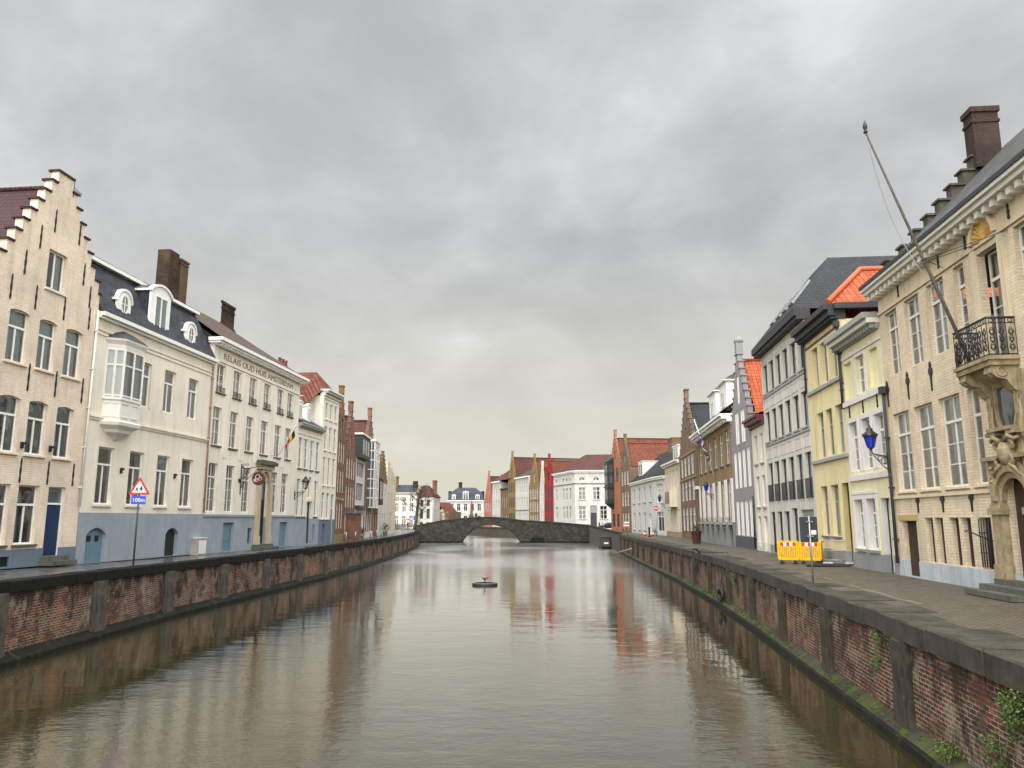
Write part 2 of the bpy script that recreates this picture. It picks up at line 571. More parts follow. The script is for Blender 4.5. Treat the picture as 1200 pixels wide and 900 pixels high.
class House:
    """local frame: x along the facade (left to right seen from the canal), y inwards, z up from the street"""

    def __init__(s, name, label, P0, P1, zb, depth, cat='house', group=None):
        s.P0, s.P1, s.zb, s.D = Vector((P0[0], P0[1])), Vector((P1[0], P1[1])), zb, depth
        d = s.P1 - s.P0
        s.W = d.length
        s.rz = math.atan2(d.y, d.x)
        s.e = thing(name, label, cat, (P0[0], P0[1], zb), s.rz, group)
        s.holes = []

    # ---- openings -------------------------------------------------
    def hole(s, u0, u1, z0, z1, arch=0.0):
        s.holes.append((u0, u1, z0 - s.zb, z1 - s.zb, arch))

    def grid(s, mb, x0, x1, z0, z1, inside=None, us=(), zs=(), y=0.0, t_open=0.22, t_edge=0.35, mi=0, close=True):
        H = s.holes
        U = sorted({round(a, 4) for a in [x0, x1, *us] + [h[0] for h in H] + [h[1] for h in H] if x0 - 1e-6 <= a <= x1 + 1e-6})
        V = sorted({round(a, 4) for a in [z0, z1, *zs] + [h[2] for h in H] + [h[3] for h in H] if z0 - 1e-6 <= a <= z1 + 1e-6})
        nu, nv = len(U) - 1, len(V) - 1
        st = {}
        for i in range(nu):
            for j in range(nv):
                cu, cv = (U[i] + U[i + 1]) / 2, (V[j] + V[j + 1]) / 2
                q = 1
                if inside and not inside(cu, cv):
                    q = 0
                elif any(h[0] < cu < h[1] and h[2] < cv < h[3] for h in H):
                    q = 2
                st[i, j] = q
        for (i, j), q in st.items():
            if q != 1:
                continue
            a, b, c, d = U[i], U[i + 1], V[j], V[j + 1]
            mb.poly([(a, y, c), (b, y, c), (b, y, d), (a, y, d)], mi)
            for di, dj, e in ((-1, 0, ((a, d), (a, c))), (1, 0, ((b, c), (b, d))), (0, -1, ((a, c), (b, c))), (0, 1, ((b, d), (a, d)))):
                nb = st.get((i + di, j + dj), 0)
                if nb == 1:
                    continue
                t = t_open if nb == 2 else t_edge
                if nb == 0 and not close and (di or dj < 0):
                    continue
                (p, q0), (r, s0) = e
                mb.poly([(p, y, q0), (p, y + t, q0), (r, y + t, s0), (r, y, s0)], mi)
        for h in H:
            if h[4] > 0 and z0 - 1e-6 <= h[3] <= z1 + 1e-6:
                w, rise, n = h[1] - h[0], h[4], 10
                rad = (w * w / 4 + rise * rise) / (2 * rise)
                um = (h[0] + h[1]) / 2

                def arc(u):
                    return h[3] - rad + math.sqrt(max(rad * rad - (u - um) ** 2, 0))
                for k in range(n):
                    a, b = h[0] + w * k / n, h[0] + w * (k + 1) / n
                    za, zb = arc(a), arc(b)
                    mb.poly([(a, y, za), (b, y, zb), (b, y, h[3]), (a, y, h[3])], mi)
                    mb.poly([(a, y, za), (a, y + t_open, za), (b, y + t_open, zb), (b, y, zb)], mi)

    def wall(s, ze, mat, plinth=None, steps=None, body=True, ze_body=None, name='wall'):
        """ze: eaves (world z); plinth=(mat, z); steps = list of (uA, uB, z) blocks stacked above the eaves"""
        H = ze - s.zb
        mb = MB()
        zp = (plinth[1] - s.zb) if plinth else 0.0
        if steps:
            st = [(a, b, z - s.zb) for a, b, z in steps]
            top = max(z for _, _, z in st)

            def inside(u, z):
                return z < H or any(a < u < b and z < zz for a, b, zz in st)
            s.grid(mb, 0, s.W, zp, top, inside, [a for q in st for a in q[:2]], [H] + [q[2] for q in st])
        else:
            s.grid(mb, 0, s.W, zp, H)
        if body:
            hb = (ze_body - s.zb) if ze_body else H
            g = 0.012
            mb.poly([(g, s.D, 0), (g, 0.36, 0), (g, 0.36, hb), (g, s.D, hb)])
            mb.poly([(s.W - g, 0.36, 0), (s.W - g, s.D, 0), (s.W - g, s.D, hb), (s.W - g, 0.36, hb)])
            mb.poly([(s.W - g, s.D, 0), (g, s.D, 0), (g, s.D, hb), (s.W - g, s.D, hb)])
        s.wall_o = mb.build(name, mat, s.e)
        if plinth:
            mp = MB()
            s.grid(mp, 0, s.W, 0, zp, y=-0.03, t_open=0.25, t_edge=0.03)
            mp.build('plinth', plinth[0], s.e)
        return s.wall_o

    # ---- windows --------------------------------------------------
    def window(s, u0, u1, z0, z1, frame=None, cols=2, transom=0.28, rows=1, toprows=1, recess=0.13, sill=None, pane=None, curtain=None,
               arch=0.0, cut=True, fw=0.065, name='window', surround=None, sw=0.13, curt_mode='sides', sillh=0.09, topcols=None, shut=None):
        frame, pane = frame or WHITE, pane or GLASS
        if curt_mode == 'mix':
            curt_mode = random.choice(('sides', 'full', 'left', 'blind', 'none', 'sides'))
            if curt_mode == 'none':
                curtain = None
        if cut:
            s.hole(u0, u1, z0, z1, arch)
        else:
            recess = -0.06
        w, h = round(u1 - u0, 2), round(z1 - z0, 2)
        topcols = topcols or (cols if transom else 0)
        key = ('w', w, h, frame.name, cols, round(transom, 2), rows, toprows, recess, fw, topcols, surround.name if surround else 0, sw)
        if key not in CACHE:
            mb = MB()
            y0, y1 = recess, recess + 0.06
            e = 0.004
            mb.box(e, fw, y0, y1, e, h - e)
            mb.box(w - fw, w - e, y0, y1, e, h - e)
            mb.box(fw, w - fw, y0, y1, e, fw * 1.2)
            mb.box(fw, w - fw, y0, y1, h - fw, h - e)
            zt = h * (1 - transom) if transom else h - fw
            if transom:
                mb.box(fw, w - fw, y0 - 0.02, y1 - 0.003, zt - 0.045, zt + 0.045)

            def bars(za, zb, nc, nr, mw):
                for c in range(1, nc):
                    x = w * c / nc
                    mb.box(x - mw / 2, x + mw / 2, y0 + 0.004, y1 - 0.004, za, zb)
                for r in range(1, nr):
                    z = za + (zb - za) * r / nr
                    mb.box(fw, w - fw, y0 + 0.012, y1 - 0.012, z - 0.016, z + 0.016)
            bars(fw * 1.2, zt - 0.045 if transom else h - fw, cols, rows, 0.085 if cols == 2 else 0.05)
            if transom:
                bars(zt + 0.045, h - fw, topcols, toprows, 0.05)
            if surround:
                g, p = 0.004, -0.035
                mb.box(-sw, -g, p, 0.02, -g, h + sw, 1)
                mb.box(w + g, w + sw, p, 0.02, -g, h + sw, 1)
                mb.box(-g, w + g, p, 0.02, h + g, h + sw, 1)
            pm = MB()
            pm.poly([(fw * 0.5, y0 + 0.035, fw * 0.5), (w - fw * 0.5, y0 + 0.035, fw * 0.5), (w - fw * 0.5, y0 + 0.035, h - fw * 0.5), (fw * 0.5, y0 + 0.035, h - fw * 0.5)])
            CACHE[key] = (mb.mesh('window', [frame] + ([surround] if surround else [])), pm)
        fm, pm = CACHE[key]
        o = put(name, fm, s.e, (u0, 0, z0 - s.zb))
        pk = ('p', key, pane.name)
        if pk not in CACHE:
            CACHE[pk] = pm.mesh('pane', pane)
        put('pane', CACHE[pk], o)
        if sill:
            sk = ('s', w, sill.name, sillh)
            if sk not in CACHE:
                mb = MB()
                mb.box(-0.08, w + 0.08, -0.09, 0.10, -sillh - 0.004, -0.004)
                CACHE[sk] = mb.mesh('sill', sill)
            put('sill', CACHE[sk], o)
        if curtain:
            ck = ('c', w, h, curtain.name, curt_mode, recess)
            if ck not in CACHE:
                mb = MB()
                yy = recess + 0.17
                spans = {'sides': ((0.03, 0.30), (0.70, 0.97)), 'full': ((0.02, 0.98),), 'left': ((0.03, 0.42),), 'blind': ((0.02, 0.98),)}[curt_mode]
                zb = h * 0.45 if curt_mode == 'blind' else 0.05
                for a, b in spans:
                    n = max(6, int((b - a) * w / 0.045))
                    for k in range(n):
                        ua, ub = w * (a + (b - a) * k / n), w * (a + (b - a) * (k + 1) / n)
                        am = 0.0 if curt_mode == 'blind' else 0.022
                        ya, yb = yy + am * math.sin(k * 1.9), yy + am * math.sin((k + 1) * 1.9)
                        mb.poly([(ua, ya, zb), (ub, yb, zb), (ub, yb, h - 0.03), (ua, ya, h - 0.03)])
                CACHE[ck] = mb.mesh('curtain', curtain)
            put('curtain', CACHE[ck], o)
        return o

    def blind_window(s, u0, u1, z0, z1, mat):
        """walled-up opening: a recessed panel"""
        s.hole(u0, u1, z0, z1)
        mb = MB()
        mb.box(0.004, u1 - u0 - 0.004, 0.13, 0.20, 0.004, z1 - z0 - 0.004)
        return mb.build('blind_panel', mat, s.e, (u0, 0, z0 - s.zb))

    def door(s, u0, u1, z0, z1, mat, kind='planks', arch=0.0, recess=0.14, light=0.0, frame=None, panes=None, leaves=1, label=None, handle=True):
        s.hole(u0, u1, z0, z1, arch)
        w, h = u1 - u0, z1 - z0
        y = recess
        zt = h - light
        fr = 0.05
        mb = MB()
        if frame:
            fb = MB()
            fb.box(0.004, fr, y - 0.03, y + 0.08, 0, h - 0.004)
            fb.box(w - fr, w - 0.004, y - 0.03, y + 0.08, 0, h - 0.004)
            fb.box(fr, w - fr, y - 0.03, y + 0.08, h - fr, h - 0.004)
            if light:
                fb.box(fr, w - fr, y - 0.035, y + 0.08, zt - 0.05, zt + 0.03)
            fo = fb.build('door_frame', frame, s.e, (u0, 0, z0 - s.zb))
            if light:
                pb = MB()
                pb.poly([(fr, y + 0.03, zt + 0.03), (w - fr, y + 0.03, zt + 0.03), (w - fr, y + 0.03, h - fr), (fr, y + 0.03, h - fr)])
                pb.build('fanlight_pane', GLASSB, fo)
        a0, a1 = (fr + 0.004, w - fr - 0.004) if frame else (0.004, w - 0.004)
        top = (zt - 0.054) if (frame and light) else (h - fr - 0.004 if frame else h - 0.004)
        if kind == 'planks':
            n = max(3, int((a1 - a0) / 0.16))
            for k in range(n):
                xa, xb = a0 + (a1 - a0) * k / n, a0 + (a1 - a0) * (k + 1) / n
                mb.box(xa + 0.005, xb - 0.005, y, y + 0.05, 0.01, top)
            mb.box(a0, a1, y + 0.012, y + 0.06, 0.01, top)
        else:
            mb.box(a0, a1, y + 0.02, y + 0.06, 0.01, top)
            for lf in range(leaves):
                xa, xb = a0 + (a1 - a0) * lf / leaves, a0 + (a1 - a0) * (lf + 1) / leaves
                for za, zb in ((0.02, 0.16), (top * 0.36, top * 0.36 + 0.10), (top - 0.13, top)):
                    mb.box(xa + 0.006, xb - 0.006, y, y + 0.03, za, zb)
                for xx in (xa + 0.006, xb - 0.11):
                    mb.box(xx, xx + 0.104, y + 0.002, y + 0.03, 0.16, top - 0.13)
        d = mb.build('door', mat, s.e, (u0, 0, z0 - s.zb))
        if label:
            d['label'] = label
        if panes:
            for (xa, xb, za, zb) in panes:
                pb = MB()
                pb.box(xa, xb, y - 0.008, y + 0.005, za, zb)
                pb.build('door_pane', BLACKDOOR, d)
        if handle:
            hb = MB()
            hb.tube([(a1 - 0.09, y - 0.07, 1.02), (a1 - 0.09, y + 0.01, 1.02)], 0.014, 8)
            hb.tube([(a1 - 0.17, y - 0.065, 1.02), (a1 - 0.08, y - 0.065, 1.02)], 0.012, 8)
            hb.build('handle', GALV, d)
        return d

    def lining(s, u0, u1, z0, z1, mat, depth=0.20):
        """painted plaster lining the jambs and head of an opening"""
        a, b = z0 - s.zb, z1 - s.zb
        mb = MB()
        mb.box(u0 + 0.002, u0 + 0.014, -0.004, depth, a + 0.002, b - 0.002)
        mb.box(u1 - 0.014, u1 - 0.002, -0.004, depth, a + 0.002, b - 0.002)
        mb.box(u0 + 0.016, u1 - 0.016, -0.004, depth, b - 0.014, b - 0.002)
        return mb.build('reveal_lining', mat, s.e)

    # ---- trim ------------------------------------------------------
    def band(s, u0, u1, z0, z1, out, mat, name='string_course', back=0.01):
        mb = MB()
        mb.box(u0, u1, -out, back, z0 - s.zb, z1 - s.zb)
        return mb.build(name, mat, s.e)

    def cornice(s, u0, u1, z, mat, layers, dentil=None, name='cornice', ret=0.0):
        """layers: (z0, z1, out) above z; dentil=(z0, z1, out, width, pitch)"""
        mb = MB()
        for i, (a, b, o) in enumerate(layers):
            mb.box(u0 - ret * (i > 0) * o, u1 + ret * (i > 0) * o, -o, 0.3, z + a - s.zb, z + b - s.zb, i % 2 if isinstance(mat, (list, tuple)) else 0)
        if dentil:
            a, b, o, w, p = dentil
            n = int((u1 - u0) / p)
            for k in range(n):
                x = u0 + (k + 0.5) * (u1 - u0) / n
                mb.box(x - w / 2, x + w / 2, -o, 0.002, z + a - s.zb, z + b - s.zb)
        return mb.build(name, mat, s.e)

    def pipe(s, u, z0, z1, mat=None, out=0.09, r=0.05, head=True):
        mb = MB()
        a, b = z0 - s.zb, z1 - s.zb
        mb.tube([(u, -out, a), (u, -out, b)], r, 8)
        if head:
            mb.box(u - 0.13, u + 0.13, -out - 0.12, 0.0, b - 0.02, b + 0.24)
        z = a + 0.8
        while z < b - 0.5:
            mb.box(u - r - 0.02, u + r + 0.02, -out - r - 0.01, 0.0, z, z + 0.05)
            z += 1.8
        return mb.build('downpipe', mat or LEAD, s.e)

    def anchor(s, u, z, h=1.05, fancy=False):
        key = ('anchor', round(h, 2), fancy)
        if key not in CACHE:
            mb = MB()
            pts = [(-0.012, 0), (-0.03, 0.12), (-0.012, 0.3), (-0.035, 0.5), (-0.012, 0.68), (-0.022, 0.85), (0, 1.0), (0.022, 0.85), (0.012, 0.68), (0.035, 0.5), (0.012, 0.3), (0.03, 0.12), (0.012, 0)]
            if fancy:
                pts = [(-0.01, 0), (-0.02, 0.35), (-0.03, 0.5), (-0.10, 0.62), (-0.085, 0.74), (-0.03, 0.80), (-0.055, 0.87), (0, 1.0), (0.055, 0.87), (0.03, 0.80), (0.085, 0.74), (0.10, 0.62), (0.03, 0.5), (0.02, 0.35), (0.01, 0)]
            mb.slab([(x * 1.3, -0.045, zz * h) for x, zz in pts], (0, 0.05, 0))
            CACHE[key] = mb.mesh('wall_anchor', IRON)
        return put('wall_anchor', CACHE[key], s.e, (u, 0, z - s.zb))

    def roof(s, polys, mat, name='roof', thick=0.0):
        mb = MB()
        for p in polys:
            mb.poly([(x, y, z - s.zb) for x, y, z in p])
        return mb.build(name, mat, s.e)

    def roof_parallel(s, ze, zr, mat, yr=None, over=0.3, wallmat=None, hipl=0.0, hipr=0.0, ye=0.0):
        """ridge along the facade"""
        D, W = s.D, s.W
        yr = yr if yr is not None else D / 2
        k = (zr - ze) / yr
        za = ze - over * k * 0.0
        y0 = ye - over
        ps = [[(0, y0, za), (W, y0, za), (W - hipr, yr, zr), (hipl, yr, zr)], [(W, D, ze), (0, D, ze), (hipl, yr, zr), (W - hipr, yr, zr)]]
        if hipl:
            ps.append([(0, D, ze), (0, y0, za), (hipl, yr, zr)])
        if hipr:
            ps.append([(W, y0, za), (W, D, ze), (W - hipr, yr, zr)])
        s.roof(ps, mat)
        ends = []
        if not hipl:
            ends.append([(0.015, D, ze - 0.02), (0.015, 0.02, ze - 0.02), (0.015, yr, zr - 0.03)])
        if not hipr:
            ends.append([(W - 0.015, 0.02, ze - 0.02), (W - 0.015, D, ze - 0.02), (W - 0.015, yr, zr - 0.03)])
        if ends:
            s.roof(ends, wallmat or s.wall_o.data.materials[0], 'gable_end')

    def roof_perp(s, ze, zr, mat, y0=0.36, um=None, y_end=None, zl=None, zrr=None, ul=0.0, ur=None):
        """ridge running away from the canal"""
        D, W = y_end or s.D, s.W
        um = W / 2 if um is None else um
        ur = W if ur is None else ur
        zl, zrr = zl or ze, zrr or ze
        s.roof([[(ul, D, zl), (ul, y0, zl), (um, y0, zr), (um, D, zr)], [(ur, y0, zrr), (ur, D, zrr), (um, D, zr), (um, y0, zr)],
                [(ur, D, zrr), (ul, D, zl), (um, D, zr)]], mat)
        mb = MB()
        mb.tube([(um, y0, zr + 0.03 - s.zb), (um, D, zr + 0.03 - s.zb)], 0.12, 8)
        mb.build('ridge', mat, s.e)

    def chimney(s, u0, u1, y0, y1, z0, z1, mat=None, cap=0.12, pots=0, taper=0.0, potmat=None, name='chimney'):
        mat = mat or CHIMBR
        mb = MB()
        a, b = z0 - s.zb, z1 - s.zb
        t = taper
        P = [(u0, y0), (u1, y0), (u1, y1), (u0, y1)]
        Q = [(u0 + t, y0 + t), (u1 - t, y0 + t), (u1 - t, y1 - t), (u0 + t, y1 - t)]
        zn = a + (b - a) * 0.55
        for k in range(4):
            j = (k + 1) % 4
            if t:
                mb.poly([(*P[k], a), (*P[j], a), (*P[j], a + (b - a) * 0.2), (*P[k], a + (b - a) * 0.2)])
                mb.poly([(*P[k], a + (b - a) * 0.2), (*P[j], a + (b - a) * 0.2), (*Q[j], zn), (*Q[k], zn)])
                mb.poly([(*Q[k], zn), (*Q[j], zn), (*Q[j], b), (*Q[k], b)])
            else:
                mb.poly([(*P[k], a), (*P[j], a), (*P[j], b), (*P[k], b)])
        mb.poly([(*q, b) for q in (Q if t else P)])
        if cap:
            mb.box(u0 + t - 0.06, u1 - t + 0.06, y0 + t - 0.06, y1 - t + 0.06, b - cap, b + 0.05)
            mb.box(u0 + t - 0.04, u1 - t + 0.04, y0 + t - 0.04, y1 - t + 0.04, b - cap * 3.6, b - cap * 2.9)
        c = mb.build(name, mat, s.e)
        for k in range(pots):
            x = u0 + (u1 - u0) * (k + 0.5) / pots
            pb = MB()
            pb.lathe([(0.17, 0), (0.15, 0.1), (0.12, 0.8), (0.15, 0.84), (0.15, 0.92), (0.10, 0.92), (0.09, 0.5)], (x, (y0 + y1) / 2, b + 0.05), 10)
            pb.build('chimney_pot', potmat or ORANGE_EDGE, c)
        return c

    def cap_steps(s, steps, mat, t=0.42, th=0.07, over=0.06):
        """coping slabs on the steps of a gable; steps as in wall()"""
        top = {}
        for a, b, z in sorted(steps, key=lambda q: -q[2]):
            segs = [(a, b)]
            for (c, d) in list(top.values()):
                nxt = []
                for p, q in segs:
                    if d <= p or c >= q:
                        nxt.append((p, q))
                    else:
                        if p < c:
                            nxt.append((p, c))
                        if d < q:
                            nxt.append((d, q))
                segs = nxt
            top[(a, b, z)] = (a, b)
            for p, q in segs:
                l = over if abs(p - a) < 1e-6 else -0.003
                r = over if abs(q - b) < 1e-6 else -0.003
                mb = MB()
                mb.box(p - l, q + r, -over, t, z - s.zb + 0.002, z - s.zb + th)
                mb.build('coping_slab', mat, s.e)

    def world(s, u, y, z):
        ux, uy = math.cos(s.rz), math.sin(s.rz)
        return Vector((s.P0.x + ux * u - uy * y, s.P0.y + uy * u + ux * y, z))


def stepped(uc, hw_top, du, n, z_low, z_top):
    """n steps each side below the top block"""
    dz = (z_top - z_low) / n
    return [(uc - hw_top - du * k, uc + hw_top + du * k, z_top - dz * k) for k in range(n + 1)]


def letters(txt, size, mat, name, parent, loc, rot, depth=0.012, width=None):
    cu = bpy.data.curves.new('lettering', 'FONT')
    cu.body = txt
    cu.size = size
    cu.extrude = depth
    cu.align_x = 'CENTER'
    cu.align_y = 'CENTER'
    o = bpy.data.objects.new('lettering', cu)
    COL.objects.link(o)
    bpy.context.view_layer.update()
    me = bpy.data.meshes.new_from_object(o.evaluated_get(bpy.context.evaluated_depsgraph_get()))
    bpy.data.objects.remove(o)
    if width:
        xs = [v.co.x for v in me.vertices]
        k = width / (max(xs) - min(xs))
        for v in me.vertices:
            v.co.x *= k
    me.materials.clear()
    me.materials.append(mat)
    q = put(name, me, parent, loc)
    q.rotation_euler = rot
    return q


def on_line(A, B, u):
    d = (Vector(B) - Vector(A)).normalized()
    p = Vector(A) + d * u
    return (p.x, p.y)


LA, LB = (-20.6, 22.0), (-16.6, 62.0)       # line of the left row of facades
RA, RB = (19.1, 86.7), (13.1, 21.5)         # line of the right row of facades


def L(u):
    return on_line(LA, LB, u)


def Rr(u):
    return on_line(RA, RB, u)


def row(h, n, u0, u1, z0, z1, wfrac, **kw):
    """n equal windows spread between u0 and u1"""
    p = (u1 - u0) / n
    for k in range(n):
        c = u0 + (k + 0.5) * p
        h.window(c - p * wfrac / 2, c + p * wfrac / 2, z0, z1, **kw)


# ------------------------------------------------------------------ pieces shared by several houses
def loft(mb, rings, mi=0, cap0=True, cap1=True):
    for a, b in zip(rings[:-1], rings[1:]):
        n = len(a)
        for i in range(n):
            j = (i + 1) % n
            mb.poly([a[i], a[j], b[j], b[i]], mi)
    if cap0:
        mb.poly(rings[0][::-1], mi)
    if cap1:
        mb.poly(rings[-1], mi)


def dormer(h, u0, u1, z0, z1, y0, y1, front, cheek, top, shape='arch', win=(0.18, 0.18, 0.25, 0.30), slope=0.0, oval=False, over=0.1):
    """front wall at y0, running back into the roof at y1"""
    a, b = z0 - h.zb, z1 - h.zb
    w = u1 - u0
    mb = MB()
    n = 12
    rise = {'arch': w * 0.22, 'round': w * 0.5, 'flat': 0.0, 'hip': 0.0}[shape]
    zs = b - rise

    def top_pts(off=0.0, lift=0.0):
        if rise == 0:
            return [(u0 - off, b + lift), (u1 + off, b + lift)]
        r = ((w / 2 + off) ** 2 + rise ** 2) / (2 * rise)
        um = (u0 + u1) / 2
        return [(u0 - off + (w + 2 * off) * k / n, zs + lift - r + rise + math.sqrt(max(r * r - (u0 - off + (w + 2 * off) * k / n - um) ** 2, 0))) for k in range(n + 1)]
    tp = top_pts()
    mb.slab([(u0, y0, a), (u1, y0, a)] + [(u, y0, z) for u, z in tp[::-1]], (0, 0.12, 0), 0)
    mb.poly([(u0, y0 + 0.12, a), (u0, y1, zs), (u0, y0 + 0.12, zs)], 1)
    mb.poly([(u1, y0 + 0.12, a), (u1, y1, zs), (u1, y0 + 0.12, zs)], 1)
    mb.poly([(u0, y0 + 0.12, a), (u0, y1, a), (u0, y1, zs)], 1)
    mb.poly([(u1, y0 + 0.12, a), (u1, y1, a), (u1, y1, zs)], 1)
    d = mb.build('dormer', [front, cheek], h.e)
    rb = MB()
    if shape == 'hip':
        zc = b + (u1 - u0) * 0.42
        um, o = (u0 + u1) / 2, 0.22
        yr = y0 + w * 0.55
        rb.slab([(u0 - o, y0 - o, b), (u1 + o, y0 - o, b), (u1 + o, y1, b), (u0 - o, y1, b)], (0, 0, 0.09), 1)
        q = b + 0.09
        rb.poly([(u0 - o, y0 - o, q), (u1 + o, y0 - o, q), (um, yr, zc)])
        rb.poly([(u1 + o, y0 - o, q), (u1 + o, y1, q), (um, y1 + 1.5, zc), (um, yr, zc)])
        rb.poly([(u0 - o, y1, q), (u0 - o, y0 - o, q), (um, yr, zc), (um, y1 + 1.5, zc)])
    else:
        t1, t2 = top_pts(over, 0.004), top_pts(over, 0.12)
        for k in range(len(t1) - 1):
            A = [(t1[k][0], y0 - over, t1[k][1]), (t1[k + 1][0], y0 - over, t1[k + 1][1]), (t2[k + 1][0], y0 - over, t2[k + 1][1]), (t2[k][0], y0 - over, t2[k][1])]
            B = [(x, y1 + 0.4, z) for x, _, z in A]
            C = [(x, y0 + 0.16, z) for x, _, z in A]
            rb.poly(A, 1)
            rb.poly([A[3], A[2], C[2], C[3]], 1)
            rb.poly([A[0], A[1], C[1], C[0]], 1)
            rb.poly([C[3], C[2], B[2], B[3]], 0)
            rb.poly([C[0], C[1], B[1], B[0]], 0)
        for t in (0, -1):
            rb.poly([(t1[t][0], y0 - over, t1[t][1]), (t2[t][0], y0 - over, t2[t][1]), (t2[t][0], y1 + 0.4, t2[t][1]), (t1[t][0], y1 + 0.4, t1[t][1])], 1)
    rb.build('dormer_roof', [top, front], d)
    pb = MB()
    l, r, bo, to = win
    fb = MB()
    if oval:
        um, zm = (u0 + u1) / 2, a + (b - a) * 0.54
        rx, rz = w * 0.24, (b - a) * 0.30
        ring = [(um + rx * math.cos(t * math.pi / 12), zm + rz * math.sin(t * math.pi / 12)) for t in range(24)]
        pb.poly([(x, y0 - 0.012, z) for x, z in ring])
        for k in range(24):
            (x0, q0), (x1, q1) = ring[k], ring[(k + 1) % 24]
            f = 1.22
            X0, Q0, X1, Q1 = um + (x0 - um) * f, zm + (q0 - zm) * f, um + (x1 - um) * f, zm + (q1 - zm) * f
            fb.slab([(x0, y0 - 0.05, q0), (x1, y0 - 0.05, q1), (X1, y0 - 0.05, Q1), (X0, y0 - 0.05, Q0)], (0, 0.046, 0))
        fb.box(um - 0.02, um + 0.02, y0 - 0.04, y0 - 0.016, zm - rz, zm + rz)
        fb.box(um - rx, um + rx, y0 - 0.036, y0 - 0.02, zm - 0.02, zm + 0.02)
    else:
        x0, x1, q0, q1 = u0 + l, u1 - r, a + bo, b - to
        pb.box(x0, x1, y0 - 0.012, y0 - 0.004, q0, q1)
        for p in ((x0 - 0.06, x0, q0, q1), (x1, x1 + 0.06, q0, q1), (x0 - 0.06, x1 + 0.06, q0 - 0.07, q0), (x0 - 0.06, x1 + 0.06, q1, q1 + 0.06),
                  ((x0 + x1) / 2 - 0.045, (x0 + x1) / 2 + 0.045, q0, q1)):
            fb.box(p[0], p[1], y0 - 0.055, y0 - 0.016, p[2], p[3])
    wf = fb.build('dormer_window', WHITE, d)
    pb.build('pane', GLASSB, d)
    return d


def steps_to(h, u0, u1, z_top, n, run=0.3, mat=None):
    mb = MB()
    dz = (z_top - h.zb) / n
    for k in range(n):
        g = 0.0 if k == n - 1 else (n - 1 - k) * run
        mb.box(u0 - 0.1 * (n - 1 - k), u1 + 0.1 * (n - 1 - k), -0.03 - run - g, -0.034, k * dz + 0.002 * (k > 0), (k + 1) * dz)
    return mb.build('doorstep', mat or STEPSTONE, h.e)


def iron_guard(h, u0, u1, z0, z1, out=0.06, n=9):
    mb = MB()
    a, b = z0 - h.zb, z1 - h.zb
    mb.box(u0, u1, -out - 0.012, -out + 0.012, b - 0.03, b)
    mb.box(u0, u1, -out - 0.012, -out + 0.012, a, a + 0.025)
    for k in range(n + 1):
        x = u0 + (u1 - u0) * k / n
        mb.box(x - 0.008, x + 0.008, -out - 0.008, -out + 0.008, a, b)
    for x in (u0, u1):
        mb.box(x - 0.01, x + 0.01, -out, 0.02, b - 0.03, b)
    return mb.build('window_guard', IRON, h.e)


def cable_lamp(h, u, z):
    mb = MB()
    z -= h.zb
    mb.box(u - 0.05, u + 0.05, -0.09, 0.003, z - 0.13, z + 0.13)
    mb.box(u - 0.08, u + 0.08, -0.16, -0.02, z + 0.02, z + 0.12)
    return mb.build('wall_spotlight', IRON, h.e)


# ------------------------------------------------------------------ LEFT ROW
# 1: cream painted brick house with a stepped gable
uA0, uA1 = 6.45, 12.80
h = House('gable_house', 'cream painted brick house with stepped gable, dark red pantiles and deep blue door', L(uA0), L(uA1), 2.52, 13)
g = uA0
uc = 9.78 - g
st = [(max(a, 0.0), min(b, h.W), z) for a, b, z in stepped(uc, 0.47, 0.345, 8, 14.75, 19.3)]
bl = dict(frame=WHITE, cols=2, transom=0.33, topcols=1, recess=0.14, sill=CREAMBR, curtain=CURT)
h.window(9.25 - g, 10.40 - g, 14.08, 15.78, cols=2, transom=0, sill=WHITE_OLD, curtain=CURT, curt_mode='sides', recess=0.16)
for a, b in ((7.46, 8.58), (9.15, 10.22), (10.80, 11.93)):
    h.window(a - g, b - g, 10.58, 12.72, arch=0.10, curt_mode='full', **bl)
for a, b in ((7.46, 8.58), (9.06, 10.18), (10.74, 11.83)):
    h.window(a - g, b - g, 7.02, 9.24, arch=0.09, curt_mode='sides' if a < 8 else 'full', **bl)
for a, b in ((7.40, 8.55), (8.98, 10.18)):
    h.window(a - g, b - g, 3.42, 5.78, curt_mode='left', **{**bl, 'sill': STEPSTONE})
h.door(10.72 - g, 11.80 - g, 2.90, 5.78, BLUEDOOR, 'planks', light=0.70, frame=WHITE, label='deep blue plank door under a small light')
h.hole(8.35 - g, 8.85 - g, 2.60, 2.98)
h.wall(14.75, CREAMBR, (BLUEPL_D, 3.24), st, ze_body=14.2)
gb = MB()
gb.box(8.354 - g, 8.846 - g, 0.05, 0.10, 0.084, 0.456)
for k in range(5):
    gb.box(8.40 - g + 0.09 * k, 8.43 - g + 0.09 * k, 0.0, 0.03, 0.084, 0.456)
gb.build('cellar_grating', IRON, h.e)
h.cap_steps(st, TILE_DK, t=0.46, th=0.09, over=0.07)
h.roof_perp(14.3, 18.75, TILE_DK, y0=0.40, um=uc, ul=-0.15, ur=h.W - 0.05)
steps_to(h, 10.62 - g, 11.95 - g, 2.90, 2, 0.32)
for u, z in ((7.35, 13.35), (8.75, 13.3), (10.5, 13.3), (12.2, 13.3), (7.95, 14.55), (8.65, 15.9), (11.55, 15.2), (12.1, 14.3), (9.4, 16.9), (11.0, 16.9)):
    h.anchor(u - g, z - 0.35, 1.05)
for u in (7.05, 8.83, 10.45, 12.2):
    h.anchor(u - g, 9.55, 1.15)
for u in (8.95, 10.55, 12.15):
    h.anchor(u - g, 5.85, 1.0)
for u in (8.85, 10.5):
    cable_lamp(h, u - g, 7.35)
vb = MB()
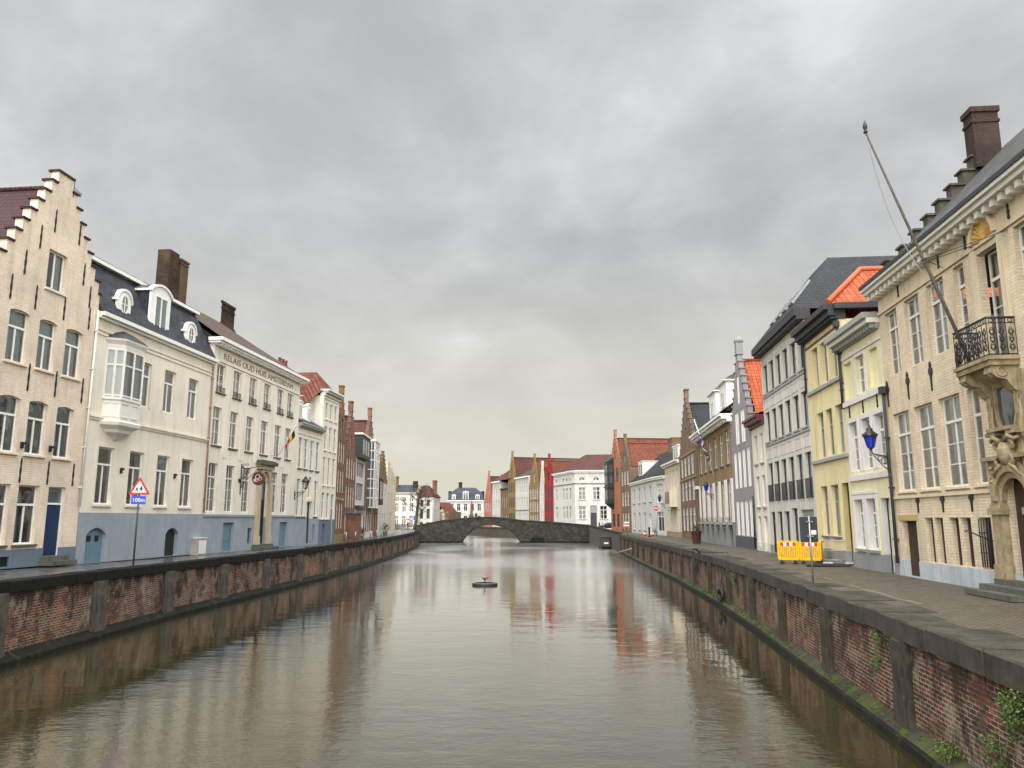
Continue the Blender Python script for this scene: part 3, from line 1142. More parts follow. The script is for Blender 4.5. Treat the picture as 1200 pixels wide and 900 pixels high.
vb.tube([(uc + 0.49, -0.05, 18.55 - h.zb), (uc + 0.49, -0.05, 19.4 - h.zb)], 0.018, 6)
for a in range(3):
    vb.tube([(uc + 0.5, -0.05, 18.75 - h.zb + a * 0.12), (uc + 0.95, -0.05, 18.80 - h.zb + a * 0.05)], 0.013, 6)
vb.tube([(uc + 0.95, -0.05, 18.72 - h.zb), (uc + 1.0, -0.05, 18.95 - h.zb)], 0.013, 6)
vb.build('gable_ironwork', IRON, h.e)
h.pipe(h.W - 0.12, 5.0, 14.0, WHITE_OLD, head=False)

# 2: cream house with slate mansard, bay window
uB0, uB1 = 12.83, 24.0
h = House('mansard_house', 'cream plastered house with a slate mansard roof, a white bay window and oval dormers', L(uB0), L(uB1), 2.45, 10)
g = uB0
wb = dict(frame=WHITE, cols=2, transom=0.30, topcols=1, recess=0.10, curtain=CURT)
for i, (a, b) in enumerate(((13.75, 14.98), (16.23, 17.46), (18.70, 19.93), (21.2, 22.43))):
    h.window(a - g, b - g, 5.10, 7.76, surround=CREAMPL, sw=0.16, curt_mode='mix', sill=CREAMPL, **wb)
for i, (a, b) in enumerate(((16.42, 17.52), (18.78, 19.9), (21.32, 22.42))):
    h.window(a - g, b - g, 10.10, 12.38, surround=CREAMPL, sw=0.12, curt_mode='full' if i == 0 else 'mix', **wb)
h.door(13.42 - g, 14.86 - g, 2.46, 4.02, BLUEGREYDOOR, 'planks', arch=0.30, panes=[(0.28, 0.58, 0.95, 1.22), (0.86, 1.16, 0.95, 1.22)], handle=False, label='low arched blue grey cellar door with two small panes')
h.door(20.05 - g, 21.35 - g, 2.46, 3.95, BLACKDOOR, 'planks', arch=0.32, recess=0.19, handle=False, label='low arched black cellar opening')
h.wall(13.7, CREAMPL, (BLUEPL, 4.72), ze_body=13.7)
yb = MB()
yb.box(13.83 - g, 14.03 - g, 0.16, 0.165, 5.25 - h.zb, 5.95 - h.zb)
yb.build('yellow_poster', paint('yellow_paper', (0.65, 0.58, 0.05), 0.7), h.e)
h.band(0, h.W, 8.95, 9.06, 0.06, CREAMPL)
h.band(0, h.W, 9.06, 9.14, 0.12, CREAMPL)
h.band(0, h.W, 12.95, 13.03, 0.05, CREAMPL)
h.band(0, h.W, 13.15, 13.22, 0.06, CREAMPL)
h.cornice(0, h.W + 0.1, 13.7, WHITE, [(0.0, 0.12, 0.16), (0.12, 0.30, 0.34)])
h.roof([[(0, -0.2, 14.02), (h.W, -0.2, 14.02), (h.W - 0.25, 1.25, 16.80), (0, 1.25, 16.80)], [(0, 1.3, 16.98), (h.W - 0.25, 1.3, 16.98), (h.W - 0.4, 5.2, 19.25), (0, 5.2, 19.25)],
        [(h.W - 0.4, 10, 16.5), (0, 10, 16.5), (0, 5.2, 19.25), (h.W - 0.4, 5.2, 19.25)], [(0, 10, 13.7), (0, -0.2, 14.02), (0, 1.25, 16.8), (0, 5.2, 19.25), (0, 10, 16.5)],
        [(h.W, -0.2, 14.02), (h.W, 10, 13.7), (h.W - 0.4, 10, 16.5), (h.W - 0.4, 5.2, 19.25), (h.W - 0.25, 1.25, 16.8)]], SLATE)
mb = MB()
mb.box(-0.02, h.W - 0.15, 1.0, 1.3, 16.80 - h.zb, 16.98 - h.zb)
mb.build('roof_gutter', WHITE, h.e)
dormer(h, 17.15 - g, 19.05 - g, 14.06, 16.75, 0.12, 1.45, WHITE, SLATE, LEAD, 'arch', (0.42, 0.42, 0.30, 0.62))
for u in (14.85, 21.3):
    dormer(h, u - 0.55 - g, u + 0.55 - g, 14.12, 15.55, 0.08, 1.0, WHITE, LEAD, LEAD, 'round', oval=True, over=0.07)
h.chimney(25.75 - g, 27.25 - g, 4.3, 5.5, 17.0, 21.95, cap=0.0, taper=0.17)
h.chimney(27.35 - g, 28.35 - g, 4.5, 5.3, 18.0, 21.75, mat=brick('tan_chimney_brick', (0.15, 0.075, 0.04), (0.09, 0.05, 0.032), (0.13, 0.10, 0.07), blotch=(0.10, 0.075, 0.03), patch=0.4, streak=0.35), cap=0.08)
# the bay window
um = 14.92 - g


def bay_ring(k, z, p=0.72):
    return [(um - 1.32 * k, 0.0, z - h.zb), (um - 0.86 * k, -p * k, z - h.zb), (um + 0.86 * k, -p * k, z - h.zb), (um + 1.32 * k, 0.0, z - h.zb)]


mb = MB()
loft(mb, [bay_ring(0.90, 9.02), bay_ring(0.90, 9.98), bay_ring(0.97, 10.0), bay_ring(0.97, 10.12)])
loft(mb, [bay_ring(0.90, 12.42), bay_ring(0.93, 12.55), bay_ring(0.94, 12.66), bay_ring(1.08, 12.84), bay_ring(1.10, 12.92)])
ra = bay_ring(0.90, 10.12)
for i in range(3):
    A, B = Vector(ra[i]), Vector(ra[i + 1])
    d = B - A
    n = 2 if i != 1 else 2
    nrm = Vector((d.y, -d.x, 0)).normalized()
    for k in range(n + 1):
        p = A + d * k / n
        mb.tube([p + nrm * 0.0, p + Vector((0, 0, 2.3))], 0.065, 6, 0, False, False)
    for zz in (0.05, 1.52, 2.26):
        q = A + Vector((0, 0, zz))
        mb.slab([q - nrm * 0.04, q + d - nrm * 0.04, q + d + nrm * 0.03, q + nrm * 0.03], (0, 0, 0.08))
    for k in range(n):
        p, q = A + d * (k + 0.14) / n, A + d * (k + 0.86) / n
        z0 = Vector((0, 0, -0.95))
        mb.slab([p + nrm * 0.004 + z0, q + nrm * 0.004 + z0, q + nrm * 0.03 + z0, p + nrm * 0.03 + z0], (0, 0, 0.06))
        z0 = Vector((0, 0, -0.30))
        mb.slab([p + nrm * 0.004 + z0, q + nrm * 0.004 + z0, q + nrm * 0.03 + z0, p + nrm * 0.03 + z0], (0, 0, 0.06))
bay = mb.build('bay_window', WHITE_OLD, h.e)
mb = MB()
for i in range(3):
    A, B = Vector(ra[i]), Vector(ra[i + 1])
    mb.poly([A, B, B + Vector((0, 0, 2.3)), A + Vector((0, 0, 2.3))])
mb.build('pane', GLASS, bay)
mb = MB()
for i in range(3):
    A, B = Vector(ra[i]) * 1.0, Vector(ra[i + 1]) * 1.0
    c = Vector((um, 0.4, 0))
    A2, B2 = A + (c - A) * 0.13, B + (c - B) * 0.13
    A2.z = B2.z = A.z
    n = 10
    for k in range(n):
        f0, f1 = k / n, (k + 1) / n
        if i == 1 and 0.35 < f0 < 0.6:
            continue
        mb.poly([A2.lerp(B2, f0), A2.lerp(B2, f1), A2.lerp(B2, f1) + Vector((0, 0, 2.3)), A2.lerp(B2, f0) + Vector((0, 0, 2.3))])
mb.build('curtain', CURT, bay)
mb = MB()
loft(mb, [bay_ring(1.10, 12.924), bay_ring(0.85, 13.12), bay_ring(0.45, 13.35), bay_ring(0.12, 13.50)])
mb.build('bay_roof', LEAD, bay)
mb = MB()
loft(mb, [bay_ring(0.10, 8.15), bay_ring(0.30, 8.32), bay_ring(0.62, 8.48), bay_ring(0.70, 8.62), bay_ring(0.98, 8.80), bay_ring(1.02, 8.95), bay_ring(0.92, 9.018)])
mb.build('corbel', WHITE_OLD, bay)
for u in (15.6, 20.5):
    cable_lamp(h, u - g, 6.75)
h.pipe(h.W - 0.08, 4.8, 13.6, paint('rusty_downpipe', (0.30, 0.17, 0.11), 0.6), head=False)

# 3: the long cream hotel
uC0, uC1 = 24.02, 38.2
h = House('hotel', 'long cream three storey hotel with a lettered frieze, white dentil cornice and brown tiled roof', L(uC0), L(uC1), 2.40, 10, 'hotel')
g = uC0
wc = dict(frame=WHITE_OLD, recess=0.12, sill=STEPSTONE)
for c in (25.12, 27.38, 29.76, 32.10, 34.5, 36.38):
    h.window(c - 0.56 - g, c + 0.56 - g, 12.15, 13.90, cols=2, transom=0, rows=3, curtain=CURT, curt_mode='mix', **wc)
    iron_guard(h, c - 0.5 - g, c + 0.5 - g, 12.2, 12.5)
for c in (24.97, 27.25, 29.6, 31.95, 34.36, 36.3):
    h.window(c - 0.55 - g, c + 0.55 - g, 8.88, 11.22, cols=2, transom=0.3, rows=2, curtain=CURT, curt_mode='mix', **wc)
for c in (24.9, 27.2, 29.55, 34.12, 36.06):
    h.window(c - 0.57 - g, c + 0.57 - g, 4.86, 7.78, cols=2, transom=0.28, rows=3, curtain=BLIND, curt_mode='mix', frame=WHITE_OLD, recess=0.12)
h.door(31.55 - g, 32.85 - g, 2.75, 7.55, BLACKDOOR, 'panels', arch=0.62, leaves=2, light=1.75, frame=DARKP, label='tall dark double door with an arched light')
h.door(26.6 - g, 28.1 - g, 2.45, 4.22, BLUEGREYDOOR, 'panels', handle=False, label='flat blue grey hatch door')
h.door(35.45 - g, 36.95 - g, 2.45, 4.22, BLUEGREYDOOR, 'panels', handle=False, label='flat blue grey hatch door further along')
for a, b in ((30.15, 30.75), (33.25, 33.85)):
    h.window(a - g, b - g, 2.83, 3.85, frame=DARKP, cols=1, transom=0, pane=GLASSD, recess=0.15)
h.wall(14.05, OFFWPL, (BLUEPL, 4.58))
for a, b in ((0, 31.0 - g), (33.4 - g, h.W)):
    h.band(a, b, 4.58, 4.72, 0.09, BLUEPL, 'ledge')
for u in (26.2, 28.5, 30.85, 33.2, 35.4):
    mb = MB()
    mb.box(u - 0.28 - g, u + 0.28 - g, -0.03, 0.005, 8.2 - h.zb, 14.03 - h.zb)
    mb.build('pilaster_strip', OFFWPL, h.e)
mb = MB()
mb.box(0, h.W, 0.0, 0.3, 14.054 - h.zb, 14.95 - h.zb)
mb.box(0, h.W, -0.07, 0.02, 14.06 - h.zb, 14.14 - h.zb)
mb.build('frieze', OFFWPL, h.e)
h.cornice(0, h.W + 0.15, 14.95, WHITE, [(0.0, 0.12, 0.12), (0.12, 0.26, 0.45), (0.26, 0.46, 0.62)], (0.0, 0.115, 0.38, 0.16, 0.42), ret=0.4)
letters('RELAIS OUD HUIS AMSTERDAM', 0.56, paint('dark_lettering', (0.20, 0.17, 0.135), 0.7), 'lettering', h.e, ((25.2 + 36.8) / 2 - g, -0.012, 14.48 - h.zb), (R(90), 0, 0), width=11.4)
h.roof([[(0, -0.45, 15.42), (h.W, -0.45, 15.42), (h.W - 4.6, 5.0, 19.15), (0, 5.0, 19.15)], [(h.W, 10, 15.4), (0, 10, 15.4), (0, 5, 19.15), (h.W - 4.6, 5, 19.15)],
        [(h.W, -0.45, 15.42), (h.W, 10, 15.4), (h.W - 4.6, 5, 19.15)]], TILE_BR)
h.roof([[(0.015, 10, 14), (0.015, 0.02, 14), (0.015, 0.02, 15.4), (0.015, 5, 19.1), (0.015, 10, 15.4)]], CHIMBR, 'gable_end')
h.chimney(33.9 - g, 37.2 - g, 4.5, 5.6, 17.3, 20.9, taper=0.55, cap=0.16)
# portal
mb = MB()
for a, b in ((31.0, 31.5), (32.9, 33.4)):
    mb.box(a - g, b - g, -0.32, -0.035, 2.42 - h.zb, 3.3 - h.zb)
    mb.box(a + 0.06 - g, b - 0.06 - g, -0.27, 0.0, 3.3 - h.zb, 7.15 - h.zb)
    mb.box(a - g, b - g, -0.32, 0.0, 7.15 - h.zb, 7.3 - h.zb)
mb.box(31.0 - g, 33.4 - g, -0.30, 0.0, 7.85 - h.zb, 8.15 - h.zb)
mb.box(30.85 - g, 33.55 - g, -0.50, 0.0, 8.15 - h.zb, 8.38 - h.zb, 1)
mb.box(30.95 - g, 33.45 - g, -0.40, 0.0, 8.38 - h.zb, 8.47 - h.zb, 1)
n = 12
um, zz = 32.2 - g, 7.02 - h.zb
for k in range(n):
    t0, t1 = math.pi * k / n, math.pi * (k + 1) / n
    ring = [(um + r * math.cos(t), -0.2, zz + r * math.sin(t)) for r, t in ((0.70, t0), (0.95, t0), (0.95, t1), (0.70, t1))]
    mb.slab(ring, (0, 0.19, 0))
mb.build('portal', [stone('portal_stone', (0.52, 0.44, 0.32), (0.42, 0.35, 0.25), 2.0), STEPSTONE], h.e)
steps_to(h, 30.9 - g, 33.5 - g, 2.75, 2, 0.4)
for u in (28.4, 33.3):
    cable_lamp(h, u - g, 6.9)

# 4: lower white house with two small dormers
uD0, uD1 = 38.22, 43.68
h = House('townhouse', 'low off white house with two white dormers between the hotel and a taller white house', L(uD0), L(uD1), 2.38, 9)
g = uD0
wd = dict(frame=WHITE_OLD, recess=0.10, sill=STEPSTONE, pane=GLASSB)
for c in (38.88, 40.1, 41.42, 42.78):
    h.window(c - 0.40 - g, c + 0.40 - g, 8.4, 10.8, cols=2, transom=0.3, rows=2, **wd)
for c in (38.85, 39.95, 42.78):
    h.window(c - 0.38 - g, c + 0.38 - g, 4.65, 7.55, cols=2, transom=0.28, rows=3, **wd)
h.window(41.0 - g, 41.6 - g, 6.15, 7.85, frame=WHITE_OLD, cols=1, transom=0, arch=0.3, pane=GLASSB)
h.door(40.95 - g, 41.68 - g, 2.5, 5.75, BLACKDOOR, 'panels', light=0.7, frame=DARKP)
h.door(42.3 - g, 42.8 - g, 2.6, 4.0, BLUEGREYDOOR, 'planks', handle=False)
h.wall(11.6, OFFWPL, (BLUEPL, 4.5))
h.band(0, 40.8 - g, 4.5, 4.6, 0.06, BLUEPL, 'ledge')
h.band(0, h.W, 11.1, 11.2, 0.05, OFFWPL)
mb = MB()
mb.box(40.75 - g, 41.85 - g, -0.18, 0.0, 5.85 - h.zb, 6.05 - h.zb)
mb.build('door_hood', OFFWPL, h.e)
h.cornice(0, h.W, 11.6, GREYP, [(0.0, 0.12, 0.15), (0.12, 0.26, 0.34), (0.26, 0.38, 0.42)])
h.roof_parallel(11.98, 14.6, SLATE, ye=-0.1)
for u in (40.0, 42.0):
    dormer(h, u - 0.45 - g, u + 0.45 - g, 12.3, 13.9, 0.6, 2.6, WHITE, WHITE, LEAD, 'arch', (0.2, 0.2, 0.25, 0.35), over=0.06)
h.chimney(44.3 - g - 1.6, 46.4 - g - 1.6, 3.4, 4.3, 12.5, 17.3, pots=3, cap=0.14, potmat=paint('clay_pot', (0.16, 0.045, 0.03), 0.7))

# 5: taller white house with a deep cornice
uE0, uE1 = 43.7, 47.85
h = House('townhouse', 'tall narrow white house of four storeys with a deep cornice and hipped red tile roof', L(uE0), L(uE1), 2.38, 13)
g = uE0
we = dict(frame=WHITE_OLD, recess=0.10, pane=GLASSB, sill=OFFWPL)
for z0, z1, tr in ((13.05, 14.45, 0), (10.35, 12.4, 0.3), (7.33, 9.72, 0.3)):
    for c in (44.6, 45.8, 47.05):
        h.window(c - 0.36 - g, c + 0.36 - g, z0, z1, cols=2, transom=tr, rows=2, **we)
for c in (44.6, 45.8):
    h.window(c - 0.36 - g, c + 0.36 - g, 4.5, 6.7, cols=2, transom=0.3, rows=2, arch=0.12, **we)
h.door(46.7 - g, 47.5 - g, 2.4, 6.6, BLUEPL_D, 'panels', light=1.2, frame=WHITE_OLD)
h.door(44.5 - g, 45.3 - g, 2.42, 4.1, BLUEGREYDOOR, 'planks', arch=0.35, handle=False)
h.wall(15.0, OFFWPL, (BLUEPL_D, 4.42))
h.band(0, h.W, 14.75, 14.85, 0.06, OFFWPL)
h.cornice(0, h.W, 15.0, [WHITE_OLD, GREYP], [(0.0, 0.2, 0.14), (0.2, 0.42, 0.4), (0.42, 0.55, 0.5)])
rm = 2.4
h.roof([[(-1.9, 13, 12.9), (-1.9, 2.2, 12.9), (rm, 1.6, 17.5), (rm, 13, 17.5)], [(-1.9, 2.2, 12.9), (0, 0.05, 15.5), (h.W, 0.05, 15.5), (rm, 1.6, 17.5)],
        [(h.W, 0.05, 15.5), (h.W, 13, 15.5), (rm, 13, 17.5), (rm, 1.6, 17.5)]], TILE_RED)


# 6-9: the brick gables further along
BANDST = stone('weathered_band_stone', (0.27, 0.20, 0.13), (0.17, 0.12, 0.08), 3.0)


def brick_gable(name, label, P0, P1, zb, ze, zp, mat, rows, ncol, nst, roof, frame=None, plinth=None, arch=0.0, hw=0.45, D=10, coping=None, finial=True, wfrac=0.55, niches=True, sill=None, attic=True, pane=None, transom=0.3):
    h = House(name, label, P0, P1, zb, D)
    W = h.W
    st = [(max(a, 0), min(b, W), z) for a, b, z in stepped(W / 2, hw, (W / 2 - hw) / nst, nst, ze, zp)]
    for (z0, z1) in rows:
        row(h, ncol, W * 0.08, W * 0.92, z0, z1, wfrac, frame=frame, cols=2, transom=transom, rows=2, pane=pane or GLASSD, arch=arch, sill=sill, fw=0.08, recess=0.03)
    if attic:
        za, zc = ze + (zp - ze) * 0.12, ze + (zp - ze) * 0.45
        h.window(W / 2 - 0.42, W / 2 + 0.42, za, zc, frame=frame, cols=2, transom=0.3, pane=pane or GLASSD, arch=0.12)
    h.wall(ze, mat, plinth, st, ze_body=ze - 0.3)
    h.cap_steps(st, coping or BLUESTONE, t=0.40, th=0.08, over=0.05)
    if finial:
        mb = MB()
        mb.box(W / 2 - hw * 0.8, W / 2 + hw * 0.8, -0.02, 0.42, zp - zb + 0.085, zp - zb + 0.9)
        mb.box(W / 2 - hw * 0.95, W / 2 + hw * 0.95, -0.06, 0.46, zp - zb + 0.9, zp - zb + 1.02)
        mb.build('finial', mat, h.e)
    if niches:
        p = W * 0.84 / ncol
        mb = MB()
        zt = ze - 0.4
        for k in range(ncol + 1):
            x = W * 0.08 + p * k
            a, b = max(x - p * 0.13, 0.01), min(x + p * 0.13, W - 0.01)
            mb.box(a, b, -0.045, 0.004, (plinth[1] - zb if plinth else 0.0) + 0.01, zt - zb)
        mb.build('brick_pier', mat, h.e)
        lm = MB()
        for (z0, z1) in rows:
            for k in range(ncol + 1):
                x = W * 0.08 + p * k
                a, b = max(x - p * 0.16, 0.01), min(x + p * 0.16, W - 0.01)
                for zz in (z0 - 0.12, z1 + 0.02):
                    lm.box(a, b, -0.052, -0.042, zz - zb, zz - zb + 0.14)
        lm.build('stone_band', BANDST, h.e)
    h.roof_perp(ze - 0.2, zp - 0.55, roof, y0=0.42)
    return h


PL = [(-15.85, 69.65), (-16.05, 74.0), (-16.2, 80.0), (-16.4, 86.0), (-16.8, 94.0), (-17.0, 98.5), (-17.4, 108.0), (-18.0, 120.0)]
h = brick_gable('gable_house', 'tall narrow red brown brick house with a stepped gable beside the tall white house', PL[0], PL[1], 2.38, 12.0, 15.9, REDBR, [(9.6, 11.6), (6.9, 9.0), (3.6, 6.0)], 3, 6, TILE_RB, frame=WHITE_OLD, plinth=(stone('lime_green_stone', (0.30, 0.22, 0.10), (0.22, 0.15, 0.07), 1.5), 3.1), arch=0.2, hw=0.35)
h.band(0, h.W, 6.2, 6.4, 0.05, SANDST)
h = brick_gable('gable_house', 'red brick gabled house with tall arched niches and a low brick porch', PL[1], PL[2], 2.38, 10.8, 15.2, REDBR2, [(8.4, 10.4), (5.6, 7.7), (3.0, 5.0)], 4, 7, TILE_RB, frame=WHITE_OLD, arch=0.18, hw=0.35)
mb = MB()
mb.box(1.6, 4.4, -1.0, -0.005, 0.0, 2.6)
lt = mb.build('lean_to', REDBR2, h.e)
mb = MB()
mb.box(1.5, 4.5, -1.12, -0.005, 2.604, 2.72)
mb.build('lean_to_roof', BLUESTONE, h.e)

h = House('modern_house', 'narrow modern grey house with a dark zinc box on its upper floors', PL[2], PL[3], 2.38, 9)
h.window(0.8, 2.4, 3.0, 5.2, frame=DARKP, cols=1, transom=0, pane=GLASSD)
h.door(3.2, 4.4, 2.4, 5.2, WHITE_OLD, 'panels')
h.window(0.6, 5.2, 6.4, 8.2, frame=GREYP, cols=3, transom=0, pane=GLASSB)
h.window(0.6, 5.2, 8.9, 10.4, frame=GREYP, cols=3, transom=0, pane=GLASSB)
h.wall(10.8, LGREYPL)
mb = MB()
mb.box(0.2, h.W - 0.2, -0.55, 5.0, 10.804 - 2.38, 13.2 - 2.38)
mb.box(0.1, h.W - 0.1, -0.65, 5.1, 13.204 - 2.38, 13.4 - 2.38, 1)
zb_ = mb.build('zinc_box', [LEAD, WHITE_OLD], h.e)
mb = MB()
for k in range(3):
    mb.box(0.7 + k * 1.6, 1.8 + k * 1.6, -0.562, -0.552, 11.2 - 2.38, 12.8 - 2.38)
mb.build('pane', GLASSD, zb_)
mb = MB()
mb.box(0.1, h.W - 0.1, -0.5, -0.004, 5.6 - 2.38, 5.85 - 2.38)
mb.build('canopy', DARKP, h.e)
h.roof([[(0, 0, 10.82), (h.W, 0, 10.82), (h.W, 9, 10.82), (0, 9, 10.82)]], LEAD)

h = brick_gable('gable_house', 'red brick gabled house with a tall glazed white bay and red tile roof', PL[3], PL[4], 2.38, 12.6, 16.4, REDBR2, [(3.2, 5.6)], 4, 6, TILE_RB, frame=WHITE_OLD, plinth=(LGREYPL, 3.1), niches=False, D=8, attic=False)
mb, pb = MB(), MB()
w0, w1, o = 2.2, 6.4, 0.75
for k in range(4):
    x = w0 + (w1 - w0) * k / 3
    mb.box(x - 0.07, x + 0.07, -o - 0.05, -o + 0.05, 3.4, 10.9)
for k in range(8):
    z = 3.4 + 7.5 * k / 7
    mb.box(w0 - 0.07, w1 + 0.07, -o - 0.04, -o + 0.04, z - 0.07, z + 0.07)
    for x in (w0, w1):
        mb.box(x - 0.06, x + 0.06, -o, 0.0, z - 0.06, z + 0.06)
        if k < 7:
            mb.box(x - 0.05, x + 0.05, -o * 0.55, -o * 0.45, z + 0.06, z + 1.0)
mb.box(w0 - 0.15, w1 + 0.15, -o - 0.15, 0.0, 10.95, 11.15)
bay = mb.build('glazed_bay', WHITE, h.e)
pb.poly([(w0, -o, 3.4), (w1, -o, 3.4), (w1, -o, 10.9), (w0, -o, 10.9)])
for x in (w0, w1):
    pb.poly([(x, -o, 3.4), (x, -0.01, 3.4), (x, -0.01, 10.9), (x, -o, 10.9)])
pb.build('pane', GLASSB, bay)

h = House('bay_house', 'narrow brick house with a dark timber bay and sloping lead roof', PL[4], PL[5], 2.38, 8)
row(h, 2, 0.3, h.W - 0.3, 3.0, 5.2, 0.6, frame=WHITE_OLD, cols=2, transom=0.3, pane=GLASSD)
h.wall(9.6, REDBR)
mb = MB()
mb.box(0.5, h.W - 0.5, -0.7, -0.004, 6.2 - 2.38, 9.4 - 2.38)
b_ = mb.build('timber_bay', BROWNDOOR, h.e)
mb = MB()
for k in range(3):
    mb.box(0.7 + k * 1.1, 1.6 + k * 1.1, -0.715, -0.703, 6.9 - 2.38, 9.0 - 2.38)
mb.build('pane', GLASSB, b_)
h.roof_parallel(9.7, 12.0, SLATE2, over=0.7)

h = brick_gable('gable_house', 'white plastered house with a bright orange tile roof behind a brown stepped gable', PL[5], PL[6], 2.38, 9.8, 13.4, BROWNBR, [(6.6, 8.6), (2.9, 5.2)], 3, 7, TILE_OR, frame=WHITE_OLD, plinth=(WHITEPL, 9.2), coping=BROWNBR, niches=False, D=9, hw=0.35, finial=False)

h = House('tower_house', 'tall pale cream house with stepped parapets at the end of the left row', PL[6], PL[7], 2.38, 9)
row(h, 3, 0.6, h.W - 0.6, 8.6, 10.3, 0.35, frame=WHITE_OLD, cols=2, transom=0.3, pane=GLASSD)
row(h, 3, 0.6, h.W - 0.6, 6.0, 8.2, 0.35, frame=WHITE_OLD, cols=2, transom=0.3, pane=GLASSD)
h.door(5.0, 6.4, 2.4, 5.4, BROWNDOOR, 'panels', leaves=2)
h.window(1.2, 2.6, 3.0, 5.2, frame=WHITE_OLD, pane=GLASSD)
h.wall(10.9, IVORYPL, None, [(0, 9.5, 11.4), (0, 6.5, 11.8), (0.2, 3.2, 12.5)])
h.roof([[(0, 0.36, 10.85), (h.W, 0.36, 10.85), (h.W, 9, 10.85), (0, 9, 10.85)]], LEAD)

# neighbours just outside the picture, so the rows do not stop at its edge
h = House('townhouse', 'plain white plastered house left of the stepped gable at the frame edge', L(-5.0), L(6.42), 2.55, 10)
for z0, z1 in ((10.3, 12.2), (6.9, 9.2), (3.4, 5.9)):
    row(h, 4, 0.6, h.W - 0.6, z0, z1, 0.42, frame=WHITE, cols=2, transom=0.3, pane=GLASSB, sill=BLUESTONE)
h.wall(12.9, OFFWPL, (BLUEPL_D, 3.2))
h.cornice(0, h.W - 0.02, 12.9, WHITE_OLD, [(0, 0.15, 0.15), (0.15, 0.35, 0.35)])
h.roof_parallel(13.25, 14.2, TILE_RB)
h = House('townhouse', 'plain brick house right of the beige palace beyond the frame edge', Rr(74.75), Rr(88.0), 2.48, 10)
for z0, z1 in ((8.6, 10.8), (5.2, 7.6), (3.0, 4.6)):
    row(h, 4, 0.6, h.W - 0.6, z0, z1, 0.4, frame=WHITE_OLD, cols=2, transom=0.3, pane=GLASSB, sill=BLUESTONE)
h.wall(11.6, TANBR)
h.cornice(0.02, h.W, 11.6, WHITE_OLD, [(0, 0.2, 0.2), (0.2, 0.4, 0.4)])
h.roof_parallel(12.0, 15.0, SLATE2)


# ------------------------------------------------------------------ RIGHT ROW
# palace with the balcony
u0_, u1_ = 59.2, 74.7
h = House('palace', 'beige painted brick palace with a stone balcony, carved arched portal and a slate roof', Rr(u0_), Rr(u1_), 2.48, 10, 'palace')
g = u0_
wr = dict(frame=WHITE_OLD, recess=0.13, curtain=CURT)
for a, b in ((59.70, 60.75), (61.40, 62.55), (63.18, 64.33), (65.0, 65.62), (68.28, 68.9), (69.57, 70.72), (71.35, 72.5), (73.15, 74.2)):
    nar = b - a < 0.8
    h.window(a - g, b - g, 9.46, 11.78, cols=1 if nar else 2, transom=0.27, rows=3, curt_mode='full' if not nar else 'left', topcols=1 if nar else 2, **wr)
for a, b in ((59.68, 61.02), (61.46, 62.82), (63.26, 64.62), (65.08, 65.74), (68.16, 68.82), (69.28, 70.64), (71.08, 72.44), (72.88, 74.22)):
    nar = b - a < 0.8
    h.window(a - g, b - g, 5.36, 8.10, cols=1 if nar else 2, transom=0.28, rows=3, curt_mode='mix', topcols=1 if nar else 2, sill=BEIGEPL, sillh=0.06, **wr)
for a, b in ((61.50, 62.10), (62.20, 62.80), (63.20, 63.82), (63.92, 64.55), (64.98, 65.66), (69.3, 69.9), (70.0, 70.6)):
    h.window(a - g, b - g, 3.05, 4.46, frame=REDWOOD, cols=2, transom=0, rows=1, recess=0.20, pane=GLASSD, fw=0.09)
h.door(59.62 - g, 60.85 - g, 2.50, 4.36, BROWNDOOR, 'planks', recess=0.2, label='low weathered cellar door')
h.door(66.62 - g, 67.78 - g, 2.88, 5.78, BROWNDOOR, 'planks', arch=0.56, recess=0.18, label='tall arched oak entrance door')
h.window(66.40 - g, 67.50 - g, 8.55, 11.70, frame=WHITE_OLD, cols=2, transom=0.25, rows=3, recess=0.30, curtain=CURT, curt_mode='left')
h.wall(11.86, BEIGEBR, (PALEPL, 3.03))
mb = MB()
mb.box(0, h.W, 0.0, 0.35, 11.864 - h.zb, 12.55 - h.zb)
mb.box(0, h.W, -0.06, 0.01, 11.87 - h.zb, 11.96 - h.zb)
mb.build('frieze', BEIGEPL, h.e)
h.band(0, 65.9 - g, 5.12, 5.22, 0.07, BEIGEPL)
h.band(68.1 - g, h.W, 5.12, 5.22, 0.07, BEIGEPL)
h.cornice(-0.15, h.W, 12.55, WHITE_OLD, [(0.0, 0.10, 0.12), (0.10, 0.24, 0.46), (0.24, 0.34, 0.56)], (-0.10, 0.095, 0.36, 0.17, 0.40))
mb = MB()
mb.box(-0.15, h.W, -0.60, -0.42, 12.892 - h.zb, 13.02 - h.zb)
mb.build('gutter', LEAD, h.e)
h.roof([[(0.3, -0.45, 12.95), (h.W, -0.45, 12.95), (h.W, 5.0, 18.35), (0.3, 5.0, 18.35)], [(h.W, 10, 12.9), (0.3, 10, 12.9), (0.3, 5, 18.35), (h.W, 5, 18.35)]], SLATE2)
